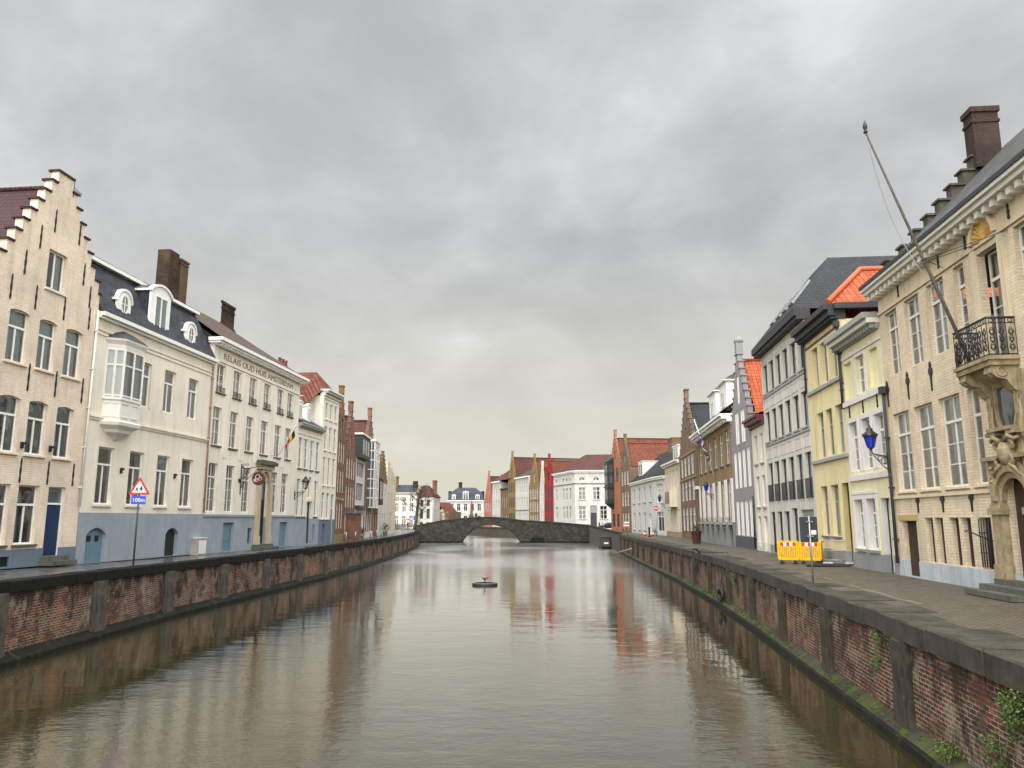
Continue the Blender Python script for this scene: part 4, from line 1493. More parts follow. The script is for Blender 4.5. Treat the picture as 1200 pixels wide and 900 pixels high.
# stepped party gable and chimney
dk = stone('dark_weathered_gable', (0.12, 0.11, 0.085), (0.055, 0.05, 0.045), 3.0)
mb = MB()
ys = [0.35, 0.95, 1.45, 1.95, 2.42, 2.9, 3.36, 3.75]
zs = [13.9, 14.45, 15.05, 15.62, 16.2, 16.78, 17.35, 17.9]
for i, (y, z) in enumerate(zip(ys, zs)):
    y2 = 10 - y
    zl = zs[i - 1] if i else 12.9
    mb.box(-0.12, 0.30, y, y2, zl - h.zb + 0.002, z - h.zb)
    for a, b in ((y - 0.08, y + 0.50), (y2 - 0.5, y2 + 0.08)):
        mb.box(-0.20, 0.38, a, b, z - h.zb + 0.001, z - h.zb + 0.08)
mb.build('stepped_gable', dk, h.e)
h.chimney(-0.10, 0.56, 3.78, 4.72, 17.4, 19.75, mat=brick('smoky_brick', (0.060, 0.026, 0.022), (0.036, 0.018, 0.017), (0.05, 0.044, 0.036), blotch=(0.030, 0.026, 0.018), patch=0.35, streak=0.35), cap=0.16)
# carved portal
um = 67.2 - g
mb = MB()
for sgn in (-1, 1):
    a, b = sorted((um + sgn * 0.60, um + sgn * 1.08))
    mb.box(a - 0.05, b + 0.05, -0.25, -0.034, 0.0, 0.75)
    mb.box(a, b, -0.19, 0.0, 0.754, 2.05)
    mb.box(a - 0.06, b + 0.06, -0.27, 0.0, 2.05, 2.22)
    mb.box(a - 0.03, b + 0.03, -0.21, 0.0, 2.22, 2.32)
n = 16
zc = 2.40
for k in range(n):
    t0, t1 = math.pi * k / n, math.pi * (k + 1) / n
    for (ra, rb, y, dp) in ((0.58, 0.74, -0.14, 0.135), (0.74, 0.92, -0.24, 0.235), (0.92, 1.06, -0.18, 0.175)):
        mb.slab([(um + r * math.cos(t), y, zc + r * 1.0 * math.sin(t)) for r, t in ((ra, t0), (rb, t0), (rb, t1), (ra, t1))], (0, dp, 0))
mb.box(um - 1.18, um - 0.42, -0.30, -0.005, zc + 1.06, zc + 1.17)
mb.box(um + 0.42, um + 1.18, -0.30, -0.005, zc + 1.06, zc + 1.17)
for sgn in (-1, 1):
    a, b = sorted((um + sgn * 0.62, um + sgn * 1.10))
    mb.box(a, b, -0.16, -0.004, 2.324, zc + 1.056)
portal = mb.build('portal', SANDST, h.e)
mb = MB()
random.seed(5)
# cartouche: scrolls and a shield bulging from the wall
mb.lathe([(0.01, -0.34), (0.17, -0.28), (0.25, -0.1), (0.25, 0.10), (0.17, 0.26), (0.01, 0.32)], (um, -0.16, zc + 1.22), 14)
for sgn in (-1, 1):
    mb.torus((um + sgn * 0.30, -0.24, zc + 1.02), (0.3 * sgn, 1, 0.1), 0.12, 0.05, 14, 7)
    mb.torus((um + sgn * 0.34, -0.24, zc + 1.42), (0.2 * sgn, 1, 0.2), 0.10, 0.045, 14, 7)
    mb.tube([(um + sgn * 0.10, -0.28, zc + 1.52), (um + sgn * 0.36, -0.30, zc + 1.64), (um + sgn * 0.54, -0.26, zc + 1.54), (um + sgn * 0.66, -0.24, zc + 1.58)], [0.05, 0.07, 0.05, 0.04], 8)
    mb.tube([(um + sgn * 0.20, -0.26, zc + 0.92), (um + sgn * 0.45, -0.27, zc + 0.82), (um + sgn * 0.62, -0.26, zc + 0.62)], [0.05, 0.045, 0.02], 8)
    for k in range(7):
        mb.lathe([(0.01, -0.07), (0.07, 0.0), (0.01, 0.07)], (um + sgn * (0.86 + 0.05 * math.sin(k * 2.0)), -0.20 + 0.02 * (k % 3), zc + 0.15 + k * 0.12), 7)
    mb.box(um + sgn * 0.50 - 0.24, um + sgn * 0.50 + 0.24, -0.32, -0.004, zc + 1.68, zc + 1.78)
mb.box(um - 0.56, um + 0.56, -0.36, -0.0, zc + 1.784, zc + 1.88)
for sgn in (-1, 1):
    mb.slab([(um + sgn * q, -0.12, zc + zz) for q, zz in ((0.26, 0.9), (0.60, 1.18), (0.60, 1.68), (0.26, 1.72))][::sgn], (0, 0.116, 0))
mb.build('cartouche', SANDST, portal)
# long octagonal niche window between the portal and the balcony
zn, hw, hh = 7.50 - h.zb, 0.46, 0.88
ring = [(-hw, -0.45 * hh), (-hw * 0.55, -hh), (hw * 0.55, -hh), (hw, -0.45 * hh), (hw, 0.5 * hh), (hw * 0.6, 0.86 * hh), (0, hh), (-hw * 0.6, 0.86 * hh), (-hw, 0.5 * hh)]
mb = MB()
for k in range(len(ring)):
    (x0, z0), (x1, z1) = ring[k], ring[(k + 1) % len(ring)]
    for f0, f1, y in ((1.0, 1.10, -0.12), (1.10, 1.28, -0.07)):
        mb.slab([(um + x0 * f0, y, zn + z0 * f0), (um + x1 * f0, y, zn + z1 * f0), (um + x1 * f1, y, zn + z1 * f1), (um + x0 * f1, y, zn + z0 * f1)], (0, -y - 0.004, 0))
for sgn in (-1, 1):
    a, b = sorted((um + sgn * 0.70, um + sgn * 0.92))
    mb.box(a, b, -0.10, 0.0, 6.55 - h.zb, 8.15 - h.zb)
    mb.tube([(um + sgn * 0.76, -0.08, 6.35 - h.zb), (um + sgn * 0.60, -0.10, 6.65 - h.zb), (um + sgn * 0.72, -0.10, 6.95 - h.zb), (um + sgn * 0.66, -0.08, 7.4 - h.zb)], [0.04, 0.08, 0.06, 0.03], 8)
niche = mb.build('niche_window', SANDST, h.e)
pb = MB()
pb.poly([(um + x, -0.03, zn + z) for x, z in ring])
pb.build('pane', GLASSB, niche)
# balcony
um = 67.0 - g
b0, b1, pr = um - 0.90, um + 0.90, 0.72
mb = MB()
z = 8.42 - h.zb
mb.box(b0 - 0.05, b1 + 0.05, -pr - 0.05, 0.0, z, z + 0.10)
mb.box(b0, b1, -pr, 0.0, z - 0.14, z)
for sgn in (-1, 1):
    xx = um + sgn * 0.66
    prof = [(0.0, z - 0.14), (-pr + 0.06, z - 0.14), (-pr + 0.02, z - 0.32), (-pr + 0.2, z - 0.46), (-0.32, z - 0.5), (-0.16, z - 0.75), (0.0, z - 0.85)]
    mb.slab([(xx - 0.17, y, q) for y, q in prof], (0.34, 0, 0))
    mb.torus((xx, -pr + 0.16, z - 0.30), (1, 0, 0), 0.10, 0.05, 14, 6)
    mb.torus((xx + sgn * 0.171, -pr + 0.30, z - 0.30), (1, 0, 0), 0.12, 0.03, 14, 6)
mb.slab([(um - 0.48, y, q) for y, q in [(0.0, z - 0.142), (-pr + 0.22, z - 0.142), (-pr + 0.3, z - 0.26), (-0.2, z - 0.42), (0.0, z - 0.6)]], (0.96, 0, 0))
balc = mb.build('balcony', SANDST, h.e)
mb = MB()
rb_, rt_ = z + 0.14, z + 1.10
y_ = -pr + 0.02


def rail_run(A, B, n):
    A, B = Vector(A), Vector(B)
    d = (B - A)
    for zz, r in ((rb_, 0.018), (rt_ - 0.14, 0.014), (rt_, 0.030)):
        mb.tube([A + Vector((0, 0, zz)), B + Vector((0, 0, zz))], r, 6)
    for k in range(n + 1):
        p = A + d * k / n
        mb.tube([p + Vector((0, 0, rb_ - 0.06)), p + Vector((0, 0, rt_))], 0.014, 6)
    un = d.normalized()
    nn = Vector((un.y, -un.x, 0))
    for k in range(n):
        c = A + d * (k + 0.5) / n
        r = d.length / n * 0.30
        for zz in (0.24, 0.44, 0.64):
            mb.torus(c + Vector((0, 0, rb_ + zz - 0.06)) + nn * 0.008, nn, r * (0.9 if zz != 0.44 else 0.7), 0.014, 12, 5)
            for s in (-1, 1):
                mb.tube([c + un * s * r * 0.1 + Vector((0, 0, rb_ + zz - 0.14)), c + un * s * r * 0.75 + Vector((0, 0, rb_ + zz - 0.02)), c + un * s * r * 0.2 + Vector((0, 0, rb_ + zz + 0.07))], 0.011, 5)
        mb.torus(c + Vector((0, 0, rt_ - 0.07)), nn, 0.05, 0.011, 10, 5)


rail_run((b0 + 0.02, 0, 0), (b0 + 0.02, y_, 0), 3)
rail_run((b0 + 0.02, y_, 0), (b1 - 0.02, y_, 0), 7)
rail_run((b1 - 0.02, y_, 0), (b1 - 0.02, 0, 0), 3)
mb.build('railing', IRON, balc)
# gilded shell above the balcony door
mb = MB()
zsh = 11.97 - h.zb
um2 = 66.95 - g
for k in range(11):
    t0, t1 = math.pi * k / 11, math.pi * (k + 1) / 11
    tm = (t0 + t1) / 2
    r = 0.56
    A, B, C_ = [(um2 + r * math.cos(t), -0.05, zsh + r * math.sin(t)) for t in (t0, tm, t1)]
    B = (B[0], -0.11, B[2])
    o = (um2, -0.03, zsh)
    mb.poly([o, A, B])
    mb.poly([o, B, C_])
    mb.slab([(um2 + q * math.cos(t), -0.14, zsh + q * math.sin(t)) for q, t in ((0.57, t0), (0.70, t0), (0.70, t1), (0.57, t1))], (0, 0.139, 0), 1)
mb.build('shell_fanlight', [paint('gilded_ochre', (0.60, 0.36, 0.09), 0.5, 0.5, 0.2), BEIGEPL], h.e)
mb = MB()
for a, b in ((66.12, 66.36), (67.54, 67.78)):
    mb.box(a - g, b - g, -0.05, 0.0, 8.55 - h.zb, 11.86 - h.zb)
mb.build('door_surround', BEIGEPL, h.e)
for u in (59.45, 61.22, 62.98, 64.8, 69.2, 71.0):
    h.anchor(u - g, 8.42, 0.95, True)
for u in (61.15, 62.95, 64.75, 69.1):
    h.anchor(u - g, 4.62, 0.62, True)
for u, zz in ((61.1, 12.05), (64.2, 12.05), (65.9, 12.05), (68.2, 12.05)):
    h.anchor(u - g, zz, 0.42)
steps_to(h, 66.25 - g, 68.15 - g, 2.88, 3, 0.34)
mb = MB()
mb.tube([(65.72 - g, -0.02, 1.35), (65.62 - g, -0.25, 1.45), (65.50 - g, -0.55, 1.62), (65.45 - g, -0.62, 1.60)], 0.022, 6)
for k in range(5):
    mb.tube([(65.05 - g + 0.13 * k, -0.03, 3.1 - h.zb), (65.05 - g + 0.13 * k, -0.03, 4.42 - h.zb)], 0.016, 6)
for q in (3.5, 4.05):
    mb.tube([(65.0 - g, -0.035, q - h.zb), (65.66 - g, -0.035, q - h.zb)], 0.014, 6)
mb.build('iron_grille', IRON, h.e)
h.pipe(0.04, 2.9, 8.95, LEAD, out=0.10, r=0.06)
mb = MB()
mb.box(59.45 - g, 60.98 - g, -0.03, 0.0, 4.37 - h.zb, 4.56 - h.zb)
mb.build('lintel', paint('ochre_lintel', (0.45, 0.32, 0.12), 0.7), h.e)

# pale yellow house
g = 54.8
h = House('townhouse', 'narrow pale yellow house with white window surrounds and two walled up windows', Rr(54.8), Rr(59.17), 2.45, 9)
WSUR = plaster('lilac_white_surround', (0.70, 0.66, 0.66), 0.12, 0.06)
h.blind_window(54.95 - g, 55.85 - g, 9.36, 10.85, YELPL)
h.window(56.42 - g, 57.36 - g, 9.36, 10.85, frame=WHITE, cols=2, transom=0.3, rows=2, surround=WSUR, curtain=CURT)
h.blind_window(57.85 - g, 58.72 - g, 9.36, 10.85, YELPL)
for a, b in ((55.1, 56.05), (56.52, 57.47), (57.92, 58.85)):
    h.window(a - g, b - g, 6.33, 8.33, frame=WHITE, cols=2, transom=0.3, rows=3, surround=WSUR, sw=0.16, curtain=CURT, recess=0.16)
for a, b in ((55.05, 56.02), (56.4, 57.38)):
    h.window(a - g, b - g, 3.25, 5.2, frame=WHITE, cols=2, transom=0.28, rows=3, surround=WSUR, sw=0.18, curtain=CURT, recess=0.2, sill=GREYPL)
h.door(57.85 - g, 58.75 - g, 2.46, 5.2, BLACKDOOR, 'panels', light=0.75, frame=WHITE, recess=0.3, label='black door set deep in a lilac white reveal')
h.wall(11.45, YELPL, (GREYPL, 3.12))
for a, b in ((55.1, 56.05), (56.52, 57.47), (57.92, 58.85)):
    h.lining(a - g, b - g, 6.33, 8.33, WSUR, 0.15)
for a, b in ((55.05, 56.02), (56.4, 57.38)):
    h.lining(a - g, b - g, 3.25, 5.2, WSUR, 0.19)
h.lining(57.85 - g, 58.75 - g, 3.16, 5.2, WSUR, 0.21)
h.band(0, h.W, 5.95, 6.16, 0.09, WSUR, 'sill_band')
h.band(0, h.W, 9.04, 9.24, 0.10, WSUR, 'sill_band')
h.band(0, h.W, 11.02, 11.12, 0.05, WSUR)
h.band(0, 57.6 - g, 5.40, 5.50, 0.05, WSUR)
h.cornice(-0.35, h.W - 0.05, 11.45, [GREYP, WHITE_OLD], [(0.0, 0.22, 0.12), (0.22, 0.40, 0.44), (0.40, 0.62, 0.58)], (0.04, 0.20, 0.30, 0.12, 0.30))
h.roof([[(0.02, -0.3, 12.09), (h.W - 0.02, -0.3, 12.09), (h.W - 0.02, 9, 13.0), (0.02, 9, 13.0)]], LEAD)
for u in (0.55, 2.1, 3.6):
    h.anchor(u, 8.55, 0.5)
h.pipe(0.0, 9.3, 11.4, LEAD)

# warm yellow house
g = 49.75
h = House('townhouse', 'warm yellow house with a dark dentil cornice, orange pantile roof and a tall ochre recess', Rr(49.75), Rr(54.78), 2.42, 10)
wy = dict(frame=GREYP, recess=0.18)
for a, b in ((50.75, 51.65), (52.05, 53.0), (53.35, 54.3)):
    h.window(a - g, b - g, 10.56, 12.42, cols=1, transom=0.33, surround=YELPL2, sw=0.1, pane=GLASSB, **wy)
for a, b in ((50.8, 51.75), (52.1, 53.02), (53.45, 54.4)):
    h.window(a - g, b - g, 7.23, 9.32, cols=1, transom=0.33, pane=GLASSB, **wy)
for a, b in ((50.6, 51.6), (52.05, 53.15)):
    h.window(a - g, b - g, 3.68, 5.92, cols=1, transom=0.33, sill=BLUESTONE, frame=GREYP, recess=0.18, curtain=BLIND, curt_mode='blind')
h.door(53.62 - g, 54.5 - g, 2.5, 5.95, YELTR, 'panels', light=0.0, recess=0.35, label='ochre panelled door in a tall recess')
h.wall(12.95, YELPL2, (GREYPL, 3.1))
h.lining(53.62 - g, 54.5 - g, 3.14, 5.95, YELTR, 0.21)
h.band(0, h.W, 10.32, 10.46, 0.12, GREYP, 'sill_band')
h.band(0, h.W, 7.0, 7.14, 0.12, GREYP, 'sill_band')
h.band(-0.02, h.W + 0.02, 12.62, 12.70, 0.05, CORN_R)
h.cornice(-0.3, h.W + 0.05, 12.95, CORN_D, [(0.0, 0.15, 0.12), (0.15, 0.42, 0.42), (0.42, 0.66, 0.60)], (0.02, 0.145, 0.32, 0.12, 0.26))
h.roof([[(-0.1, -0.4, 13.62), (h.W + 0.05, -0.4, 13.62), (2.5, 2.0, 15.9), (2.5, 2.0, 15.9)][:3], [(h.W + 0.05, -0.4, 13.62), (h.W + 0.05, 10, 13.62), (2.5, 10, 15.9), (2.5, 2.0, 15.9)],
        [(-0.1, 10, 13.62), (-0.1, -0.4, 13.62), (2.5, 2.0, 15.9), (2.5, 10, 15.9)]], TILE_OR)
mb = MB()
mb.tube([(h.W + 0.05, -0.4, 13.68 - h.zb), (2.5, 2.0, 15.95 - h.zb), (2.5, 10, 15.95 - h.zb)], 0.13, 8)
mb.build('ridge_tiles', ORANGE_EDGE, h.e)
mb = MB()
mb.box(h.W + 0.0, h.W + 0.28, -0.2, 10, 13.35 - h.zb, 13.60 - h.zb)
mb.build('gutter', LEAD, h.e)
h.pipe(h.W - 0.02, 9.0, 12.6, LEAD)

# light grey apartment house
g = 40.25
h = House('apartment_house', 'light grey four storey apartment house with dark windows and a black hipped roof with skylights', Rr(40.25), Rr(49.72), 2.42, 12, 'apartments')
cs = (41.15, 42.68, 44.22, 45.78, 47.36, 48.92)
for z0, z1 in ((11.86, 13.60), (8.97, 10.75), (5.46, 7.70)):
    for c in cs:
        h.window(c - 0.55 - g, c + 0.55 - g, z0, z1, frame=DARKP, cols=1, transom=0, pane=GLASS, recess=0.15, curtain=BLIND, curt_mode='mix', sill=GREYP if z0 > 8 else None)
for c in cs:
    iron_guard(h, c - 0.58 - g, c + 0.58 - g, 5.46, 6.42, 0.05, 12)
h.door(40.6 - g, 41.6 - g, 2.5, 4.85, BLACKDOOR, 'panels', light=0.5, frame=DARKP)
for c in (42.68, 44.22):
    h.window(c - 0.55 - g, c + 0.55 - g, 2.95, 4.85, frame=DARKP, cols=1, transom=0, pane=GLASSD, recess=0.15)
h.window(45.3 - g, 46.4 - g, 2.6, 5.0, frame=DARKP, cols=1, transom=0.2, pane=GLASSD, recess=0.15)
h.door(47.0 - g, 49.3 - g, 2.45, 4.9, GREYP, 'planks', handle=False, label='wide dark grey garage door')
h.wall(14.25, LGREYPL, (GREYPL, 2.95))
for z in (11.62, 8.72):
    h.band(0.2, h.W - 0.1, z, z + 0.12, 0.06, GREYP, 'sill_band')
mb = MB()
for z0, z1 in ((10.95, 11.45), (7.95, 8.55), (13.72, 14.1)):
    for c in cs:
        a, b = c - 0.62 - g, c + 0.62 - g
        for p in ((a, b, z0, z0 + 0.03), (a, b, z1 - 0.03, z1), (a, a + 0.03, z0 + 0.03, z1 - 0.03), (b - 0.03, b, z0 + 0.03, z1 - 0.03)):
            mb.box(p[0], p[1], -0.02, 0.0, p[2] - h.zb, p[3] - h.zb)
mb.build('panel_moulding', LGREYPL, h.e)
h.cornice(-0.2, h.W + 0.15, 14.25, CORN_D, [(0.0, 0.18, 0.38), (0.18, 0.52, 0.50)])
e, t, yt = 14.79, 18.75, 2.65
rl, rr_ = 2.2, h.W - 3.9
h.roof([[(-0.15, -0.5, e), (h.W + 0.1, -0.5, e), (rr_, yt, t), (rl, yt, t)], [(h.W + 0.1, -0.5, e), (h.W + 0.1, 12, e), (rr_, 9.5, t), (rr_, yt, t)],
        [(-0.15, 12, e), (-0.15, -0.5, e), (rl, yt, t), (rl, 9.5, t)], [(h.W + 0.1, 12, e), (-0.15, 12, e), (rl, 9.5, t), (rr_, 9.5, t)], [(rl, yt, t), (rr_, yt, t), (rr_, 9.5, t), (rl, 9.5, t)]], TILE_BK)
kz = (t - e) / (yt + 0.5)
for c in (2.0, 3.4, 4.8, 6.2):
    mb = MB()
    yy0, yy1 = 0.35, 1.35
    za, zb2 = e + kz * (yy0 + 0.5), e + kz * (yy1 + 0.5)
    mb.slab([(c - 0.42, yy0, za - h.zb + 0.01), (c + 0.42, yy0, za - h.zb + 0.01), (c + 0.42, yy1, zb2 - h.zb + 0.01), (c - 0.42, yy1, zb2 - h.zb + 0.01)], (0, -0.09, 0.08))
    sk = mb.build('skylight', GALV, h.e)
    mb = MB()
    o = Vector((0, -0.10, 0.09))
    mb.poly([Vector(p) + o for p in ((c - 0.33, yy0 + 0.09, za - h.zb + 0.09 * kz + 0.01), (c + 0.33, yy0 + 0.09, za - h.zb + 0.09 * kz + 0.01), (c + 0.33, yy1 - 0.09, zb2 - h.zb - 0.09 * kz + 0.01), (c - 0.33, yy1 - 0.09, zb2 - h.zb - 0.09 * kz + 0.01))])
    mb.build('pane', GLASSB, sk)
h.pipe(h.W - 0.05, 10.4, 14.0, LEAD, head=False)
h.chimney(-0.6, 0.3, 1.6, 2.5, 14.0, 15.9, mat=CORN_D, cap=0.1)

# narrow white house with dark red cornice
g = 36.55
h = House('townhouse', 'narrow white house with a dark red cornice and red brown blinds', Rr(36.55), Rr(40.22), 2.40, 8)
for z0, z1 in ((7.9, 9.7), (5.2, 7.1)):
    for c in (37.6, 39.2):
        h.window(c - 0.42 - g, c + 0.42 - g, z0, z1, frame=WHITE_OLD, cols=1, transom=0, recess=0.1, curtain=BLINDR, curt_mode='full', sill=GREYP)
h.window(37.1 - g, 37.95 - g, 2.75, 4.6, frame=WHITE_OLD, cols=1, transom=0, recess=0.1, curtain=BLINDR, curt_mode='full')
h.door(38.7 - g, 39.6 - g, 2.42, 4.6, WHITE_OLD, 'panels', light=0.5, frame=WHITE_OLD)
h.wall(10.2, OFFWPL, (LGREYPL, 3.0))
h.cornice(-0.25, h.W, 10.2, CORN_R, [(0.0, 0.2, 0.15), (0.2, 0.42, 0.42), (0.42, 0.58, 0.55)])
h.roof_parallel(10.8, 12.2, TILE_OR, ye=-0.2)

# lilac grey stepped gable
h = House('gable_house', 'lilac grey house with a slim stepped gable, round finial and white shutters', Rr(29.5), Rr(36.5), 2.38, 9)
W = h.W
st = [(max(a, 0), min(b, W), z) for a, b, z in stepped(W / 2, 0.34, (W / 2 - 0.34) / 9, 9, 10.8, 16.0)]
sh = dict(frame=WHITE, cols=2, transom=0, recess=0.03, pane=WHITE_OLD)
row(h, 4, 0.5, W - 0.5, 3.3, 5.7, 0.72, **sh)
row(h, 4, 0.5, W - 0.5, 6.6, 9.2, 0.66, **sh)
row(h, 2, 1.5, W - 1.5, 9.7, 12.0, 0.66, **sh)
h.window(W / 2 - 0.36, W / 2 + 0.36, 12.5, 14.6, arch=0.3, **sh)
h.wall(10.8, LILACPL, (GREYPL_D, 3.25), st, ze_body=10.5)
h.cap_steps(st, GREYPL, t=0.42, th=0.10, over=0.07)
mb = MB()
mb.box(W / 2 - 0.26, W / 2 + 0.26, -0.05, 0.42, 16.09 - h.zb, 16.9 - h.zb)
mb.lathe([(0.30, 0), (0.34, 0.12), (0.30, 0.28), (0.16, 0.42), (0.02, 0.47)], (W / 2, 0.2, 16.9 - h.zb), 14)
mb.build('finial', GREYPL, h.e)
h.roof_perp(10.6, 15.6, TILE_OR, y0=0.43, ur=W + 0.3)
h.pipe(W - 0.25, 2.6, 5.9, DARKP, head=False)

# brown brick house with white dormers
g = 12.6
h = House('townhouse', 'wide tan brick house with a white cornice, two white dormers and a grey ground floor', Rr(12.6), Rr(29.45), 2.38, 10)
for k in range(6):
    c = 14.1 + k * 2.75
    h.window(c - 0.78 - g, c + 0.78 - g, 8.6, 11.2, frame=WHITE, cols=2, transom=0.3, rows=2, pane=GLASSD, recess=0.12, sill=BLUESTONE)
    h.window(c - 0.78 - g, c + 0.78 - g, 4.25, 7.35, frame=WHITE, cols=2, transom=0.28, rows=2, pane=GLASSD, recess=0.12)
for k in range(5):
    c = 14.1 + k * 2.75
    h.door(c - 0.55 - g, c + 0.55 - g, 2.42, 3.7, GREYPL, 'panels', leaves=2, handle=False)
h.door(27.4 - g, 28.6 - g, 2.42, 3.9, BLACKDOOR, 'panels', arch=0.2)
h.wall(11.7, TANBR, (GREYPL, 4.1))
mb = MB()
for k in range(7):
    c = 14.1 + (k - 0.5) * 2.75
    a, b = max(c - 0.56 - g, 0.02), min(c + 0.56 - g, h.W - 0.02)
    mb = MB()
    mb.box(a, b, -0.06, 0.0, 4.2 - h.zb, 7.45 - h.zb)
    mb.build('white_shutter', WHITE, h.e)
random.seed(3)
LEAF = paint('box_plant_leaf', (0.045, 0.085, 0.025), 0.6, 0.4, 0.4)
for k in range(6):
    fb = MB()
    c = 14.1 + k * 2.75 - g
    for q in range(70):
        x, y, z = c + random.uniform(-0.75, 0.75), random.uniform(-0.32, -0.06), 4.2 - h.zb + random.uniform(0.0, 0.38)
        a = random.uniform(0, 6.28)
        s = random.uniform(0.05, 0.11)
        fb.poly([(x, y, z), (x + s * math.cos(a), y - 0.02, z + s * math.sin(a)), (x + s * math.cos(a + 1.2), y + 0.03, z + s * math.sin(a + 1.2))])
    fb.box(c - 0.78, c + 0.78, -0.3, -0.005, 4.02 - h.zb, 4.2 - h.zb, 1)
    fb.build('flower_box', [LEAF, GREYP], h.e)
h.cornice(-0.2, h.W, 11.7, WHITE, [(0.0, 0.2, 0.25), (0.2, 0.42, 0.65), (0.42, 0.6, 0.8)], (0.0, 0.195, 0.5, 0.2, 0.9))
h.roof_parallel(12.35, 16.6, SLATE2, ye=-0.5)
dormer(h, 18.3 - g, 21.5 - g, 12.9, 15.3, 0.35, 4.0, WHITE, WHITE, SLATE2, 'hip', (0.9, 0.9, 0.5, 0.8))
dormer(h, 23.6 - g, 26.6 - g, 12.9, 15.3, 0.35, 4.0, WHITE, WHITE, SLATE2, 'hip', (0.9, 0.9, 0.5, 0.8))
mb = MB()
mb.box(-1.5, -0.02, 0.0, 5, 0, 4.9)
mb.box(-1.6, -0.02, -0.3, 5, 4.904, 5.2, 1)
mb.build('side_annex', [BROWNBR, WHITE_OLD], h.e)
CAL = Rr(12.6)

# dark brown stepped gable
h = brick_gable('gable_house', 'dark brown brick house with a broad stepped gable and black tiled roof', Rr(-2.0), Rr(11.0), 2.38, 11.6, 17.3, BROWNBR, [(9.0, 11.0), (6.4, 8.4), (3.2, 5.6)], 4, 9, TILE_BK, frame=WHITE_OLD, hw=0.6, niches=False, D=12, attic=True)
h.band(0, h.W, 8.6, 8.72, 0.06, SANDST)
h.band(0, h.W, 11.2, 11.32, 0.06, SANDST)
ch = h.chimney(h.W / 2 + 1.0, h.W / 2 + 2.6, 8.0, 9.4, 15.5, 18.2, mat=BROWNBR, cap=0.15)
mb = MB()
x0, x1, q = h.W / 2 + 1.0, h.W / 2 + 2.6, 18.25 - h.zb
mb.box(x0, x0 + 0.2, 8.1, 9.3, q, q + 0.8)
mb.box(x1 - 0.2, x1, 8.1, 9.3, q, q + 0.8)
mb.box((x0 + x1) / 2 - 0.1, (x0 + x1) / 2 + 0.1, 8.1, 9.3, q, q + 0.8)
mb.box(x0 - 0.05, x1 + 0.05, 8.0, 9.4, q + 0.8, q + 1.0)
mb.build('chimney_hood', CORN_D, ch)


def absorb(h, h2):
    M1 = Matrix.Translation(h.e.location) @ Matrix.Rotation(h.rz, 4, 'Z')
    M2 = Matrix.Translation(h2.e.location) @ Matrix.Rotation(h2.rz, 4, 'Z')
    for c in list(h2.e.children):
        c.parent = h.e
        c.matrix_parent_inverse = M1.inverted() @ M2
    bpy.data.objects.remove(h2.e)


# cream house with a bay
h = House('townhouse', 'ivory house with a first floor bay window and a white triple dormer', (19.65, 99.2), Rr(-2.05), 2.38, 9)
row(h, 4, 0.5, h.W - 0.5, 8.3, 10.3, 0.42, frame=WHITE_OLD, pane=GLASSB)
row(h, 4, 0.5, h.W - 0.5, 3.3, 5.6, 0.42, frame=WHITE_OLD, pane=GLASSB)
h.wall(10.9, IVORYPL, (SANDST, 3.0))
mb = MB()
loft(mb, [[(3.6, 0, z), (4.3, -0.8, z), (7.6, -0.8, z), (8.3, 0, z)] for z in (3.5, 5.5)])
bw = mb.build('bay_window', IVORYPL, h.e)
mb = MB()
for x0, x1 in ((4.5, 5.4), (5.55, 6.4), (6.55, 7.4)):
    mb.box(x0, x1, -0.815, -0.803, 3.9, 5.3)
mb.build('pane', GLASSD, bw)
h.cornice(-0.2, h.W, 10.9, WHITE_OLD, [(0, 0.2, 0.3), (0.2, 0.4, 0.5)])
h.roof_parallel(11.3, 14.0, SLATE2)
dormer(h, h.W * 0.35, h.W * 0.7, 11.5, 13.2, 0.5, 3.0, WHITE, WHITE, LEAD, 'flat', (0.3, 0.3, 0.35, 0.25))

# white corner house
h = House('corner_house', 'white corner house with a black tile roof and a double dormer', (18.7, 122.0), (19.0, 103.5), 2.38, 10)
row(h, 4, 0.6, h.W - 0.6, 6.8, 9.0, 0.36, frame=WHITE_OLD, pane=GLASSB, sill=BLUESTONE)
row(h, 3, 0.6, h.W * 0.72, 2.9, 5.4, 0.36, frame=WHITE_OLD, pane=GLASSB, sill=BLUESTONE)
h.door(h.W - 4.0, h.W - 2.6, 2.4, 5.2, WHITE_OLD, 'panels', light=0.6, frame=WHITE_OLD)
h.wall(9.6, WHITEPL)
h.cornice(-0.1, h.W, 9.6, WHITE, [(0, 0.25, 0.25), (0.25, 0.4, 0.4)])
h.roof([[(0, -0.3, 10.02), (h.W, -0.3, 10.02), (h.W - 3, 4.8, 14.6), (0, 4.8, 14.6)], [(h.W, -0.3, 10.02), (h.W + 0.6, 4, 10.02), (h.W + 0.6, 10, 10.02), (h.W - 3, 4.8, 14.6)], [(h.W + 0.6, 10, 10.02), (0, 10, 10.02), (0, 4.8, 14.6), (h.W - 3, 4.8, 14.6)]], TILE_BK)
dormer(h, 3.0, 6.5, 10.6, 13.0, 0.8, 3.6, WHITE, WHITE, LEAD, 'flat', (0.4, 0.4, 0.45, 0.35))
h.chimney(9.5, 12.3, 4.0, 5.2, 13.6, 16.0, mat=BROWNBR)
h2 = House('facet', 'facet', 'x', (19.0, 103.45), (19.62, 99.3), 2.38, 0.5) if False else House('facet', 'facet', (19.0, 103.45), (19.62, 99.3), 2.38, 0.4)
h2.window(0.8, 3.4, 6.6, 9.0, frame=WHITE_OLD, cols=1, transom=0.25, pane=BLIND)
h2.window(0.9, 3.4, 2.9, 5.4, frame=WHITE_OLD, cols=2, transom=0.25, pane=GLASSD)
h2.wall(9.6, WHITEPL, body=False)
